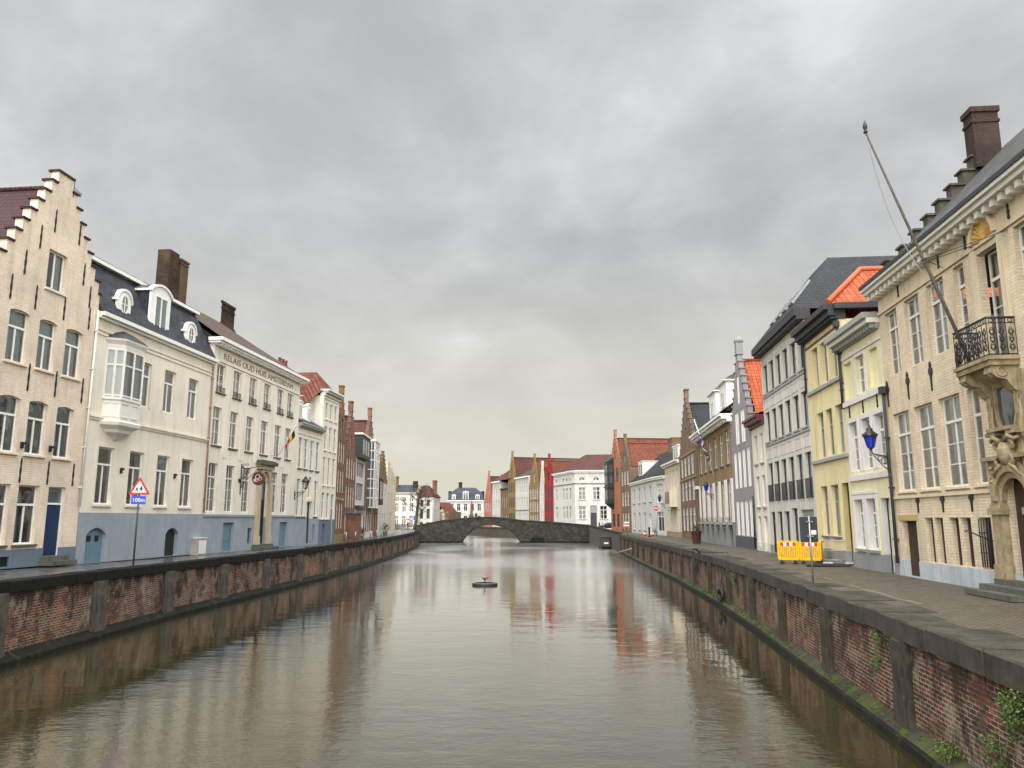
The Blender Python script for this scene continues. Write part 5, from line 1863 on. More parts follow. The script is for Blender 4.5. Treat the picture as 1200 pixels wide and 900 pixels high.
h2.cornice(0, h2.W, 9.6, WHITE, [(0, 0.25, 0.25), (0.25, 0.4, 0.4)])
absorb(h, h2)

# twin brick gables under one long orange roof
h = brick_gable('gable_house', 'grey brown brick gable under the long orange roof beside the white corner house', (18.35, 130.8), (18.8, 123.2), 2.38, 13.0, 17.4, BROWNBR, [(10.0, 12.2), (6.6, 8.8), (3.2, 5.4)], 3, 6, TILE_MID, frame=WHITE_OLD, niches=False, D=11, hw=0.4)
h = brick_gable('gable_house', 'orange brick stepped gable with a dark green timber oriel at the bridge corner', (17.6, 138.2), (18.34, 130.9), 2.38, 14.0, 19.0, ORANGEBR, [(10.8, 13.2), (3.2, 5.4)], 2, 7, TILE_MID, frame=DARKP, niches=False, D=13, hw=0.4)
mb = MB()
mb.box(0.3, 2.7, -1.15, -0.005, 7.2 - h.zb, 14.4 - h.zb)
mb.box(0.15, 2.85, -1.3, -0.005, 9.9 - h.zb, 10.15 - h.zb)
loft(mb, [[(0.15, 0, z), (0.15 + i, -1.3 + i, z), (2.85 - i, -1.3 + i, z), (2.85, 0, z)] for z, i in ((14.404 - h.zb, 0.0), (15.3 - h.zb, 0.7))])
loft(mb, [[(0.3 + i, 0, z), (0.3 + i, -1.15 + 2 * i, z), (2.7 - i, -1.15 + 2 * i, z), (2.7 - i, 0, z)] for z, i in ((6.3 - h.zb, 0.5), (7.196 - h.zb, 0.0))])
orl = mb.build('timber_oriel', GREENWOOD, h.e)
mb = MB()
for z0, z1 in ((7.9, 9.5), (10.6, 12.0), (12.6, 13.9)):
    for x0, x1 in ((0.5, 1.4), (1.6, 2.5)):
        mb.box(x0, x1, -1.165, -1.153, z0 - h.zb, z1 - h.zb)
    mb.box(0.285, 0.297, -0.95, -0.15, z0 - h.zb, z1 - h.zb)
    mb.box(2.703, 2.715, -0.95, -0.15, z0 - h.zb, z1 - h.zb)
mb.build('pane', GLASSB, orl)

# ------------------------------------------------------------------ FAR HOUSES beyond the bridge
before_far = set(COL.objects)
h = House('corner_house', 'large white corner house with red brown hipped roof and half round attic windows', (12.2, 150.0), (20.6, 149.3), 2.38, 12)
for c in (2.1 - 1.0, 3.9, 6.2):
    pass
for c in (1.35, 4.1, 6.9):
    h.window(c - 0.66, c + 0.66, 8.2, 10.6, frame=WHITE, cols=2, transom=0.3, rows=2, pane=GLASSD, sill=BLUESTONE)
    h.window(c - 0.55, c + 0.55, 11.8, 12.6, frame=WHITE, cols=2, transom=0, pane=GLASSD, arch=0.5)
for c in (1.35, 5.4, 7.7):
    h.window(c - 0.68, c + 0.68, 4.5, 7.0, frame=WHITE, cols=2, transom=0.3, rows=2, pane=GLASSD, sill=BLUESTONE)
h.door(2.9, 4.1, 2.4, 7.1, DARKP, 'panels', light=1.4, frame=DARKP)
h.wall(13.4, WHITEPL)
h.band(0, h.W, 11.2, 11.4, 0.08, BLUESTONE)
h.cornice(-0.1, h.W, 13.4, WHITE, [(0, 0.25, 0.25), (0.25, 0.45, 0.45)])
h2 = House('facet', 'facet', (8.75, 163.0), (12.2, 150.05), 2.38, 0.4)
for c in (2.0, 6.5, 8.5, 10.5):
    h2.window(c - 0.6, c + 0.6, 8.2, 10.6, frame=WHITE, cols=2, transom=0.3, pane=GLASSD)
    h2.window(c - 0.5, c + 0.5, 11.8, 12.6, frame=WHITE, cols=2, transom=0, pane=GLASSD, arch=0.5)
    h2.window(c - 0.6, c + 0.6, 4.5, 7.0, frame=WHITE, cols=2, transom=0.3, pane=GLASSD)
h2.wall(13.4, WHITEPL, body=False)
h2.band(0, h2.W, 11.2, 11.4, 0.08, BLUESTONE)
h2.cornice(0, h2.W, 13.4, WHITE, [(0, 0.25, 0.25), (0.25, 0.45, 0.45)])
absorb(h, h2)
mb = MB()
zr = h.zb
A, B, C_, D_, E_ = (8.5, 163.2), (12.0, 149.7), (21.0, 148.9), (21.0, 164), (8.5, 164)
T1, T2 = (15.2, 158.5), (21.0, 157.5)
for ring in ((A + (13.86,), B + (13.86,), T1 + (17.6,)), (B + (13.86,), C_ + (13.86,), T2 + (17.6,), T1 + (17.6,)), (D_ + (13.86,), E_ + (13.86,), T1 + (17.6,), T2 + (17.6,)), (E_ + (13.86,), A + (13.86,), T1 + (17.6,))):
    M = (Matrix.Translation(h.e.location) @ Matrix.Rotation(h.rz, 4, 'Z')).inverted()
    mb.poly([M @ Vector(p) for p in ring])
mb.build('roof', TILE_RB, h.e)

FA, FB = (8.1, 165.0), (-7.8, 216.0)


def farpt(px):
    k = (px - 600) / 900
    dx, dy = FB[0] - FA[0], FB[1] - FA[1]
    t = (k * FA[1] - FA[0]) / (dx - k * dy)
    return (FA[0] + dx * t, FA[1] + dy * t)


h = House('warehouse', 'large slate roofed building rising behind the crimson gable', (6.0, 186.0), (24.0, 184.0), 2.38, 14)
row(h, 6, 1, h.W - 1, 10, 12, 0.4, frame=WHITE_OLD, pane=GLASSD)
h.wall(14.5, LGREYPL)
h.roof_parallel(14.6, 19.3, SLATE, hipl=4.0, over=0.1)
for c in (11.5, 12.6, 13.7):
    mb = MB()
    mb.slab([(c, 3.6, 17.1 - h.zb), (c + 0.7, 3.6, 17.1 - h.zb), (c + 0.7, 5.4, 18.35 - h.zb), (c, 5.4, 18.35 - h.zb)], (0, -0.06, 0.1))
    mb.build('skylight', WHITE, h.e)

brick_gable('gable_house', 'narrow crimson painted house with a pointed gable', farpt(637.5), farpt(648), 2.38, 12.0, 17.4, REDPL, [(9, 11.2), (6, 8.2), (3.2, 5.2)], 3, 9, TILE_MID, frame=REDWOOD, coping=REDPL, niches=False, hw=0.3)
brick_gable('gable_house', 'very narrow white stepped gable squeezed beside the crimson house', farpt(632), farpt(637.3), 2.38, 10.5, 16.2, WHITEPL, [(8, 10), (4, 6.4)], 2, 8, TILE_MID, frame=WHITE, coping=WHITEPL, niches=False, hw=0.3, attic=False)
brick_gable('gable_house', 'ochre brick gable with an orange roof left of the white stepped gable', farpt(619.7), farpt(631.8), 2.38, 12.0, 18.2, OCHREBR, [(9, 11.2), (6.2, 8.3), (3.2, 5.4)], 4, 9, TILE_MID, frame=WHITE_OLD, coping=OCHREPL, niches=False, hw=0.3, D=13)
h = House('townhouse', 'plain white four window house between two ochre gables', farpt(604.2), farpt(619.4), 2.38, 12)
for z0, z1 in ((10.6, 13.2), (6.9, 9.6), (3.2, 5.8)):
    row(h, 5, 0.5, h.W - 0.5, z0, z1, 0.4, frame=WHITE_OLD, pane=GLASSD)
h.wall(14.1, WHITEPL)
h.band(0, h.W, 6.5, 6.7, 0.1, BLUESTONE)
h.cornice(0, h.W, 14.1, WHITE, [(0, 0.3, 0.4)])
h.roof_parallel(14.4, 17.6, SLATE2)
brick_gable('gable_house', 'mustard yellow stone house with a tall slim gable and long red brown roof', farpt(595.6), farpt(604.0), 2.38, 14.0, 20.2, OCHREPL, [(11, 13.4), (7.4, 9.8), (3.4, 6.0)], 3, 10, TILE_RB, frame=DARKP, coping=OCHREPL, niches=False, hw=0.3, D=22)
h = House('townhouse', 'low brown brick house next to the mustard yellow gable', farpt(586.8), farpt(595.4), 2.38, 9)
row(h, 3, 0.5, h.W - 0.5, 7.4, 10.2, 0.45, frame=WHITE_OLD, pane=GLASSD)
row(h, 3, 0.5, h.W - 0.5, 3.2, 5.8, 0.45, frame=WHITE_OLD, pane=GLASSD)
h.wall(12.0, BROWNBR)
h.cornice(0, h.W, 12.0, CORN_D, [(0, 0.3, 0.3)])
h = House('townhouse', 'white three storey house with a dark red brown hipped roof near the salmon gable', farpt(577.2), farpt(586.6), 2.38, 14)
for z0, z1 in ((10.6, 13.0), (6.9, 9.4), (3.2, 5.6)):
    row(h, 3, 0.8, h.W - 0.8, z0, z1, 0.4, frame=WHITE_OLD, pane=GLASSD)
h.wall(14.0, WHITEPL)
h.cornice(0, h.W, 14.0, WHITE, [(0, 0.35, 0.4)])
h.roof([[(0, -0.3, 14.4), (h.W + 9.5, -0.3, 14.4), (h.W + 9.5, 6.5, 19.4), (5.0, 6.5, 19.4)], [(0, 14, 14.4), (0, -0.3, 14.4), (5, 6.5, 19.4)], [(h.W + 9.5, 14, 14.4), (0, 14, 14.4), (5, 6.5, 19.4), (h.W + 9.5, 6.5, 19.4)]], TILE_RB)
h = brick_gable('gable_house', 'salmon pink house with a pointed gable at the far end of the row', farpt(568.2), farpt(577.0), 2.38, 9.5, 16.6, PINKPL, [(6.6, 8.8), (3.2, 5.4)], 3, 11, TILE_RB, frame=WHITE_OLD, coping=PINKPL, niches=False, hw=0.3)
h.chimney(h.W - 2, h.W - 0.8, 3, 4, 12, 16.4)

# houses closing the view
h = House('mansard_house', 'far white house with a dark slate mansard roof and three white dormers closing the canal', (-19.6, 236.0), (-8.6, 236.0), 2.38, 12)
for z0, z1 in ((7.0, 9.1), (3.2, 5.6)):
    row(h, 5, 0.3, h.W - 0.3, z0, z1, 0.5, frame=WHITE_OLD, pane=GLASSD)
h.wall(9.9, WHITEPL)
h.band(0, h.W, 6.2, 6.4, 0.1, WHITEPL)
h.cornice(-0.1, h.W + 0.1, 9.9, WHITE, [(0, 0.3, 0.35)])
h.roof([[(0, -0.1, 10.2), (h.W, -0.1, 10.2), (h.W - 0.5, 1.6, 12.4), (0.5, 1.6, 12.4)], [(0.5, 1.6, 12.4), (h.W - 0.5, 1.6, 12.4), (h.W - 2.8, 5, 14.2), (2.8, 5, 14.2)],
        [(h.W, -0.1, 10.2), (h.W, 12, 10.2), (h.W - 2.8, 7, 14.2), (h.W - 2.8, 5, 14.2), (h.W - 0.5, 1.6, 12.4)], [(0, 12, 10.2), (0, -0.1, 10.2), (0.5, 1.6, 12.4), (2.8, 5, 14.2), (2.8, 7, 14.2)],
        [(h.W, 12, 10.2), (0, 12, 10.2), (2.8, 7, 14.2), (h.W - 2.8, 7, 14.2)], [(2.8, 5, 14.2), (h.W - 2.8, 5, 14.2), (h.W - 2.8, 7, 14.2), (2.8, 7, 14.2)]], SLATE)
dormer(h, h.W / 2 - 0.9, h.W / 2 + 0.9, 10.3, 12.9, 0.2, 2.5, WHITE, SLATE, LEAD, 'arch')
for c in (1.9, h.W - 1.9):
    dormer(h, c - 0.6, c + 0.6, 10.3, 11.9, 0.2, 1.6, WHITE, SLATE, LEAD, 'arch')
h.chimney(0.0, 0.9, 3, 5, 9, 13.0)
h.chimney(2.9, 4.0, 6, 7, 13, 15.9)
h.chimney(h.W - 0.9, h.W, 3, 5, 9, 13.0)
h = House('cottage', 'small far house with a bright orange roof beside the white mansard house', (-20.4, 215.0), (-17.4, 214.0), 2.38, 9)
h.window(1.0, 2.0, 4.5, 6.5, frame=WHITE_OLD, pane=GLASSD)
h.wall(6.6, BROWNBR)
h.roof([[(-0.3, -0.3, 9.2), (h.W, -0.3, 5.2), (h.W, 9, 5.2), (-0.3, 9, 9.2)], [(-4, 9, 6.6), (-4, -0.3, 6.6), (-0.3, -0.3, 9.2), (-0.3, 9, 9.2)]], TILE_MID)
before_near_left = set(COL.objects)
h = House('townhouse', 'far off white house behind the bare tree with a slate roof', (-24.6, 158.5), (-19.55, 158.0), 2.38, 9)
for z0, z1 in ((8.0, 9.0), (5.9, 7.7), (2.9, 5.2)):
    row(h, 3, 0.4, h.W - 0.2, z0, z1, 0.55, frame=WHITE_OLD, pane=GLASSD, cols=2)
h.wall(9.5, OFFWPL)
h.cornice(0, h.W, 9.5, LGREYPL, [(0, 0.2, 0.2), (0.2, 0.35, 0.35)])
h.roof_parallel(9.85, 11.5, SLATE, yr=2.5)
h.chimney(0.1, 0.8, 1.5, 2.5, 10, 13.2, mat=REDBR)
h.chimney(h.W - 1, h.W - 0.2, 1.5, 2.5, 10, 12.2)
h = House('corner_house', 'far off white corner house with a brown red roof at the left bridge end', (-19.5, 160.0), (-16.1, 157.0), 2.38, 8)
for z0, z1 in ((7.1, 8.4), (4.6, 6.6), (2.6, 3.9)):
    row(h, 2, 0.3, h.W - 0.2, z0, z1, 0.5, frame=DARKP, pane=GLASSD)
h.wall(8.9, WHITEPL, body=False)
h2 = House('facet', 'facet', (-16.1, 157.03), (-15.4, 166.0), 2.38, 0.4)
row(h2, 3, 0.6, h2.W - 0.6, 7.0, 8.4, 0.35, frame=WHITE_OLD, pane=GLASSD)
row(h2, 3, 0.6, h2.W - 0.6, 4.4, 6.4, 0.35, frame=WHITE_OLD, pane=GLASSD)
h2.wall(8.9, WHITEPL, body=False)
absorb(h, h2)
mb = MB()
M = (Matrix.Translation(h.e.location) @ Matrix.Rotation(h.rz, 4, 'Z')).inverted()
A, B, C_, D_, T1, T2 = (-19.8, 160.1, 8.95), (-16.0, 156.7, 8.95), (-15.1, 166.2, 8.95), (-21.5, 166.2, 8.95), (-17.2, 160.5, 11.4), (-19.0, 163, 11.4)
for ring in ((A, B, T1, T2), (B, C_, T1), (C_, D_, T2, T1), (D_, A, T2)):
    mb.poly([M @ Vector(p) for p in ring])
mb.build('roof', TILE_RB, h.e)
h.chimney(1.9, 2.6, 2.4, 3.1, 9.5, 12.4, mat=REDBR)


def push_back(objs, k):
    """these houses stand k times as far away, and are that much larger"""
    for o in objs:
        if o.type == 'EMPTY' and o.parent is None and 'category' in o:
            o.location = (o.location.x * k, o.location.y * k, EYE - k * (EYE - o.location.z))
            o.scale = (k, k, k)


push_back(before_near_left - before_far, 1.10)
push_back(set(COL.objects) - before_near_left, 1.20)


# ------------------------------------------------------------------ SETTING: water, quays, streets, bridge
def water_mat():
    k = NT('canal_water')
    pos = k.tc.outputs['Object']
    m1 = k.n('ShaderNodeMapping', {'Vector': pos, 'Scale': (0.45, 0.8, 1)}).outputs[0]
    m2 = k.n('ShaderNodeMapping', {'Vector': pos, 'Scale': (1.7, 2.7, 1), 'Rotation': (0, 0, 0.15)}).outputs[0]
    m3 = k.n('ShaderNodeMapping', {'Vector': pos, 'Scale': (5.5, 8.5, 1), 'Rotation': (0, 0, -0.2)}).outputs[0]
    a = k.noise(m1, 1.0, 3, 0.5, 0.4)
    b = k.noise(m2, 1.0, 3, 0.55, 0.3)
    c = k.noise(m3, 1.0, 3, 0.6, 0.2)
    gust = k.rng(k.noise(k.n('ShaderNodeMapping', {'Vector': pos, 'Scale': (0.075, 0.035, 1), 'Location': (3.3, 1.7, 0)}).outputs[0], 1.0, 3, 0.5, 0.6), 0.42, 0.62, 0.25, 1.0, True)
    hgt = k.math('ADD', k.math('MULTIPLY', a, 0.55), k.math('MULTIPLY', k.math('ADD', k.math('MULTIPLY', b, 0.34), k.math('MULTIPLY', c, 0.18)), gust))
    bp_ = k.n('ShaderNodeBump', {'Height': hgt, 'Strength': 0.55, 'Distance': 0.05})
    n = k.noise(pos, 0.12, 3)
    col = k.mix(k.rng(n, 0.35, 0.65, 0, 1), (0.024, 0.020, 0.006), (0.032, 0.026, 0.009))
    sp = k.n('ShaderNodeSeparateXYZ', {0: pos})
    open_ = k.rng(sp.outputs[1], 22, 75, 0.0, 1.0, True)
    df = k.n('ShaderNodeBsdfDiffuse', {'Color': col})
    gl = k.n('ShaderNodeBsdfGlossy', {'Color': (0.97, 0.97, 0.95), 'Roughness': k.math('ADD', k.math('MULTIPLY', gust, 0.09), k.math('MULTIPLY', open_, 0.13))})
    fr = k.n('ShaderNodeFresnel', {'IOR': 1.42})
    for nd in (gl, fr):
        k.t.links.new(bp_.outputs[0], nd.inputs['Normal'])
    # mirror strength raised above that of real water to brighten the canal's reflections
    f = k.math('MINIMUM', k.math('MULTIPLY', fr.outputs[0], 1.55), 0.95)
    mx = k.n('ShaderNodeMixShader', {0: f, 1: df.outputs[0], 2: gl.outputs[0]})
    k.t.links.new(mx.outputs[0], k.out.inputs[0])
    return k.m


mb = MB()
mb.poly([(-700, -120, 0), (700, -120, 0), (700, 1500, 0), (-700, 1500, 0)])
structure(mb.build('canal_water', water_mat()))

LQ = [(-14.4, -30), (-14.6, 0), (-15.2, 14), (-15.65, 24.5), (-15.75, 31), (-15.75, 37), (-15.45, 43), (-14.9, 52), (-14.4, 60), (-14.0, 72), (-13.95, 90), (-14.5, 106), (-15.2, 121), (-16.2, 135), (-17.3, 144), (-18.6, 153)]
RQ = [(4.6, -30), (5.9, -5), (6.75, 6), (7.35, 11.5), (7.85, 15), (8.5, 20), (9.2, 25.4), (10.05, 32), (11.0, 41), (12.25, 57), (13.25, 78), (14.2, 95), (15.2, 111)]


def resample(P, d):
    out = [Vector((*P[0], 0))]
    s = [0.0]
    for a, b in zip(P[:-1], P[1:]):
        a, b = Vector((*a, 0)), Vector((*b, 0))
        n = max(1, round((b - a).length / d))
        for k in range(1, n + 1):
            out.append(a.lerp(b, k / n))
            s.append(s[-1] + (b - a).length / n)
    return out, s


def frames(P):
    T = []
    for i in range(len(P)):
        T.append((P[min(i + 1, len(P) - 1)] - P[max(i - 1, 0)]).normalized())
    return T


def ztop(y, side):
    return 2.40 + (max(0.0, 40 - y) * 0.009 if side < 0 else -max(0.0, 18 - y) * 0.004) * (y > -5) + (0.30 if (side < 0 and y <= -5) else 0) 


def quay_brick():
    k = NT('quay_brick')
    wob = k.n('ShaderNodeTexNoise', {'Vector': k.tc.outputs['UV'], 'Scale': 2.2, 'Detail': 3})
    uvw = k.n('ShaderNodeMixRGB', {0: 0.022, 1: k.tc.outputs['UV'], 2: wob.outputs['Color']}).outputs[0]
    b = k.n('ShaderNodeTexBrick', {'Vector': uvw, 'Color1': (0.19, 0.050, 0.030), 'Color2': (0.085, 0.036, 0.030), 'Mortar': (0.34, 0.295, 0.225), 'Scale': 1.0,
                                   'Mortar Size': 0.015, 'Mortar Smooth': 0.45, 'Brick Width': 0.245, 'Row Height': 0.086, 'Bias': 0.0})
    inv = k.math('SUBTRACT', 1.0, b.outputs['Fac'])
    col = b.outputs['Color']
    # odd bricks of other colours
    vo = k.n('ShaderNodeTexVoronoi', {'Vector': k.uv(4.1, 11.6), 'Scale': 1.0})
    sepc = k.n('ShaderNodeSeparateColor', {0: vo.outputs['Color']})
    col = k.mix(k.math('MULTIPLY', k.rng(sepc.outputs[0], 0.74, 0.78, 0, 0.6), inv), col, (0.27, 0.17, 0.12))
    col = k.mix(k.math('MULTIPLY', k.rng(sepc.outputs[1], 0.70, 0.76, 0, 0.7), inv), col, (0.045, 0.028, 0.026))
    # bays of dark old brick beside bays rebuilt in orange brick
    big = k.noise(k.uv(1, 1.5, loc=(11, 4, 0)), 0.42, 4, 0.6)
    col = k.mix(k.math('MULTIPLY', k.rng(big, 0.63, 0.66, 0, 0.7), inv), col, (0.33, 0.085, 0.030))
    col = k.mix(k.math('MULTIPLY', k.rng(big, 0.47, 0.41, 0, 0.65), inv), col, (0.062, 0.034, 0.028))
    # pointing lost in places, lime washed out over the bricks in others
    lost = k.noise(k.uv(loc=(1, 6, 0)), 0.8, 6, 0.7)
    col = k.mix(k.math('MULTIPLY', k.rng(lost, 0.50, 0.58, 0, 0.8), b.outputs['Fac']), col, (0.05, 0.038, 0.03))
    lime = k.noise(k.uv(1, 0.8, loc=(2, 9, 0)), 0.9, 8, 0.75)
    col = k.mix(k.rng(lime, 0.54, 0.62, 0, 0.62), col, (0.33, 0.29, 0.215))
    s = k.n('ShaderNodeSeparateXYZ', {0: k.tc.outputs['UV']})
    soot = k.noise(k.uv(1.1, 0.55, loc=(5, 5, 0)), 1.0, 8, 0.72)
    topw = k.rng(s.outputs[1], 1.2, 2.1, 0.0, 0.10)
    col = k.mix(k.rng(k.math('ADD', soot, topw), 0.52, 0.61, 0, 0.88), col, (0.022, 0.018, 0.013))
    alg = k.noise(k.uv(1, 0.6, loc=(8, 1, 0)), 0.9, 7, 0.72)
    low = k.rng(s.outputs[1], 0.2, 0.9, 0.12, -0.05)
    col = k.mix(k.rng(k.math('ADD', alg, low), 0.57, 0.68, 0, 0.75), col, (0.060, 0.065, 0.020))
    h = k.math('ADD', k.math('MULTIPLY', b.outputs['Fac'], -1.0), k.math('MULTIPLY', k.noise(k.uv(), 14, 5, 0.7), 0.9))
    h = k.math('ADD', h, k.math('MULTIPLY', k.noise(k.uv(), 3.0, 4, 0.6), 2.0))
    k.bump(h, 0.9, 0.022)
    return k.fin(col, 0.88, 0.2)


QBR = quay_brick()
COPE_L = stone('black_coping_stone', (0.011, 0.011, 0.010), (0.004, 0.004, 0.004), 1.3, 0.85, streak=0.3)
COPE_R = stone('grey_coping_stone', (0.082, 0.072, 0.055), (0.026, 0.024, 0.019), 1.1, 0.8, moss=(0.05, 0.06, 0.018), mossamt=0.06, streak=0.35)
PIL = stone('stained_concrete', (0.088, 0.078, 0.060), (0.011, 0.010, 0.008), 1.3, 0.85, streak=0.5, moss=(0.05, 0.055, 0.018), mossamt=0.03)
PIL_L = stone('grey_pier_concrete', (0.135, 0.125, 0.105), (0.022, 0.021, 0.018), 1.3, 0.85, streak=0.45)
LEDGE_L = stone('wet_black_ledge', (0.012, 0.012, 0.009), (0.005, 0.005, 0.004), 2.0, 0.8, moss=(0.05, 0.055, 0.015), mossamt=0.2)
LEDGE_R = stone('mossy_ledge', (0.06, 0.052, 0.038), (0.016, 0.016, 0.010), 1.2, 0.7, moss=(0.060, 0.090, 0.008), mossamt=0.36)


def quay(name, label, path, sgn, cope, ledge, cope_h, cope_w, sp0, sp):
    """sgn +1: water lies towards +x from the wall (left bank)"""
    q = thing(name, label, 'quay wall', (path[3][0], path[3][1], 0))
    off = Vector((path[3][0], path[3][1], 0))
    P, S = resample(path, 1.5)
    T = frames(P)
    N = [Vector((t.y, -t.x, 0)) * sgn for t in T]      # towards the water
    mb = MB()
    lb = MB()
    for i in range(len(P) - 1):
        a, b = P[i] - off, P[i + 1] - off
        za, zb = ztop(P[i].y, -sgn) - cope_h, ztop(P[i + 1].y, -sgn) - cope_h
        mb.poly([a + Vector((0, 0, -0.6)), b + Vector((0, 0, -0.6)), b + Vector((0, 0, zb)), a + Vector((0, 0, za))], 0, [(S[i], -0.6), (S[i + 1], -0.6), (S[i + 1], zb), (S[i], za)])
        w, zl = 0.34, 0.20
        for (o0, z0, o1, z1) in ((w, -0.6, w, zl - 0.06), (w, zl - 0.06, w - 0.06, zl), (w - 0.06, zl, 0.0, zl + 0.16)):
            lb.poly([a + N[i] * o0 + Vector((0, 0, z0)), b + N[i + 1] * o0 + Vector((0, 0, z0)), b + N[i + 1] * o1 + Vector((0, 0, z1)), a + N[i] * o1 + Vector((0, 0, z1))], 0 if o1 == 0.0 else 1,
                    [(S[i], o0 + z0), (S[i + 1], o0 + z0), (S[i + 1], o1 + z1 + 0.3), (S[i], o1 + z1 + 0.3)])
    mb.build('brick_face', QBR, q)
    lb.build('footing_ledge', [ledge, LEDGE_L], q)
    # coping stones
    cb = MB()
    C, CS = resample(path, 1.3)
    CT = frames(C)
    random.seed(11)
    for i in range(len(C) - 1):
        if C[i].y < -4:
            continue
        t = (C[i + 1] - C[i]).normalized()
        n0, n1 = Vector((CT[i].y, -CT[i].x, 0)) * sgn, Vector((CT[i + 1].y, -CT[i + 1].x, 0)) * sgn
        j = random.uniform(-0.014, 0.014)
        gp = random.uniform(0.006, 0.016)
        a, b = C[i] + t * gp - off, C[i + 1] - t * gp - off
        za, zb = ztop(C[i].y, -sgn) + j, ztop(C[i + 1].y, -sgn) + j
        o = 0.09 + random.uniform(-0.022, 0.022)
        bv = 0.035
        ra = [a + n0 * o + Vector((0, 0, za - cope_h)), a + n0 * o + Vector((0, 0, za - bv)), a + n0 * (o - bv) + Vector((0, 0, za)), a - n0 * cope_w + Vector((0, 0, za)), a - n0 * cope_w + Vector((0, 0, za - cope_h))]
        rb = [b + n1 * o + Vector((0, 0, zb - cope_h)), b + n1 * o + Vector((0, 0, zb - bv)), b + n1 * (o - bv) + Vector((0, 0, zb)), b - n1 * cope_w + Vector((0, 0, zb)), b - n1 * cope_w + Vector((0, 0, zb - cope_h))]
        loft(cb, [ra, rb])
    cb.build('coping', cope, q)
    # pilasters
    s = sp0
    i = 0
    tot = S[-1]
    acc = 0.0
    pts = []
    for k in range(len(P) - 1):
        L_ = (P[k + 1] - P[k]).length
        while s <= acc + L_:
            f = (s - acc) / L_
            pts.append((P[k].lerp(P[k + 1], f), T[k], N[k]))
            s += sp
        acc += L_
    for k, (p, t, n) in enumerate(pts):
        if p.y < 3:
            continue
        z = ztop(p.y, -sgn) - cope_h - 0.004
        pm = MB()
        wd = 0.48 if sgn > 0 else 0.42
        pm.box(-wd, wd, -0.02, 0.10, 0.20, z)
        pm.box(-wd * 0.62, wd * 0.62, 0.10, 0.16, 0.20, z - 0.02)
        pm.box(-wd * 1.05, wd * 1.05, -0.02, 0.13, 0.20, 0.85 if k % 3 == 0 else 0.42)
        pm.build('pilaster', PIL_L if sgn > 0 else PIL, q, p - off, math.atan2(n.y, n.x) - math.pi / 2)
    return q


quay('quay_wall', 'left quay wall of red brick bays and grey pilasters under a black coping', LQ, 1, COPE_L, LEDGE_L, 0.36, 0.55, 11.4, 6.1)
quay('quay_wall', 'right quay wall of mossy weathered brick under a grey stone coping', RQ, -1, COPE_R, LEDGE_R, 0.42, 1.15, 12.5, 5.7)


def cobbles(name, c1, c2, wet, bw=0.16, bh=0.11):
    k = NT(name)
    b = k.n('ShaderNodeTexBrick', {'Vector': k.n('ShaderNodeMapping', {'Vector': k.n('ShaderNodeMixRGB', {0: 0.02, 1: k.tc.outputs['UV'], 2: k.n('ShaderNodeTexNoise', {'Vector': k.tc.outputs['UV'], 'Scale': 1.5}).outputs['Color']}).outputs[0], 'Rotation': (0, 0, 0.05)}).outputs[0],
                                   'Color1': c1, 'Color2': c2, 'Mortar': tuple(x * 0.4 for x in c2), 'Scale': 1.0,
                                   'Mortar Size': 0.014, 'Mortar Smooth': 0.6, 'Brick Width': bw, 'Row Height': bh})
    n = k.noise(k.uv(), 0.5, 6, 0.65)
    col = k.mix(k.rng(n, 0.4, 0.68, 0, 0.5), b.outputs['Color'], tuple(x * 0.5 for x in c1))
    n3 = k.noise(k.uv(), 5, 4, 0.6)
    col = k.mix(1.0, col, k.grey(k.rng(n3, 0.3, 0.7, 0.75, 1.2)), 'MULTIPLY')
    h = k.math('ADD', k.math('MULTIPLY', b.outputs['Fac'], -1.0), k.math('MULTIPLY', k.noise(k.uv(), 7, 4), 0.8))
    k.bump(h, 0.7, 0.02)
    return k.fin(col, k.rng(k.noise(k.uv(loc=(3, 3, 0)), 0.35, 5, 0.6), 0.35, 0.65, wet[0], wet[1]), 0.5)


COB_R = cobbles('cobblestones', (0.125, 0.104, 0.070), (0.082, 0.068, 0.046), (0.48, 0.85))
COB_L = cobbles('wet_paving', (0.115, 0.112, 0.105), (0.085, 0.083, 0.08), (0.10, 0.40), 0.3, 0.2)
LQ2 = LQ + [(-20.5, 162), (-28, 182), (-42, 210), (-66, 245), (-85, 262)]
RQ2 = RQ + [(15.3, 152), (11.5, 160), (5.5, 172), (-1.5, 194), (-12.5, 229), (-22, 256), (-44, 285), (-80, 298)]


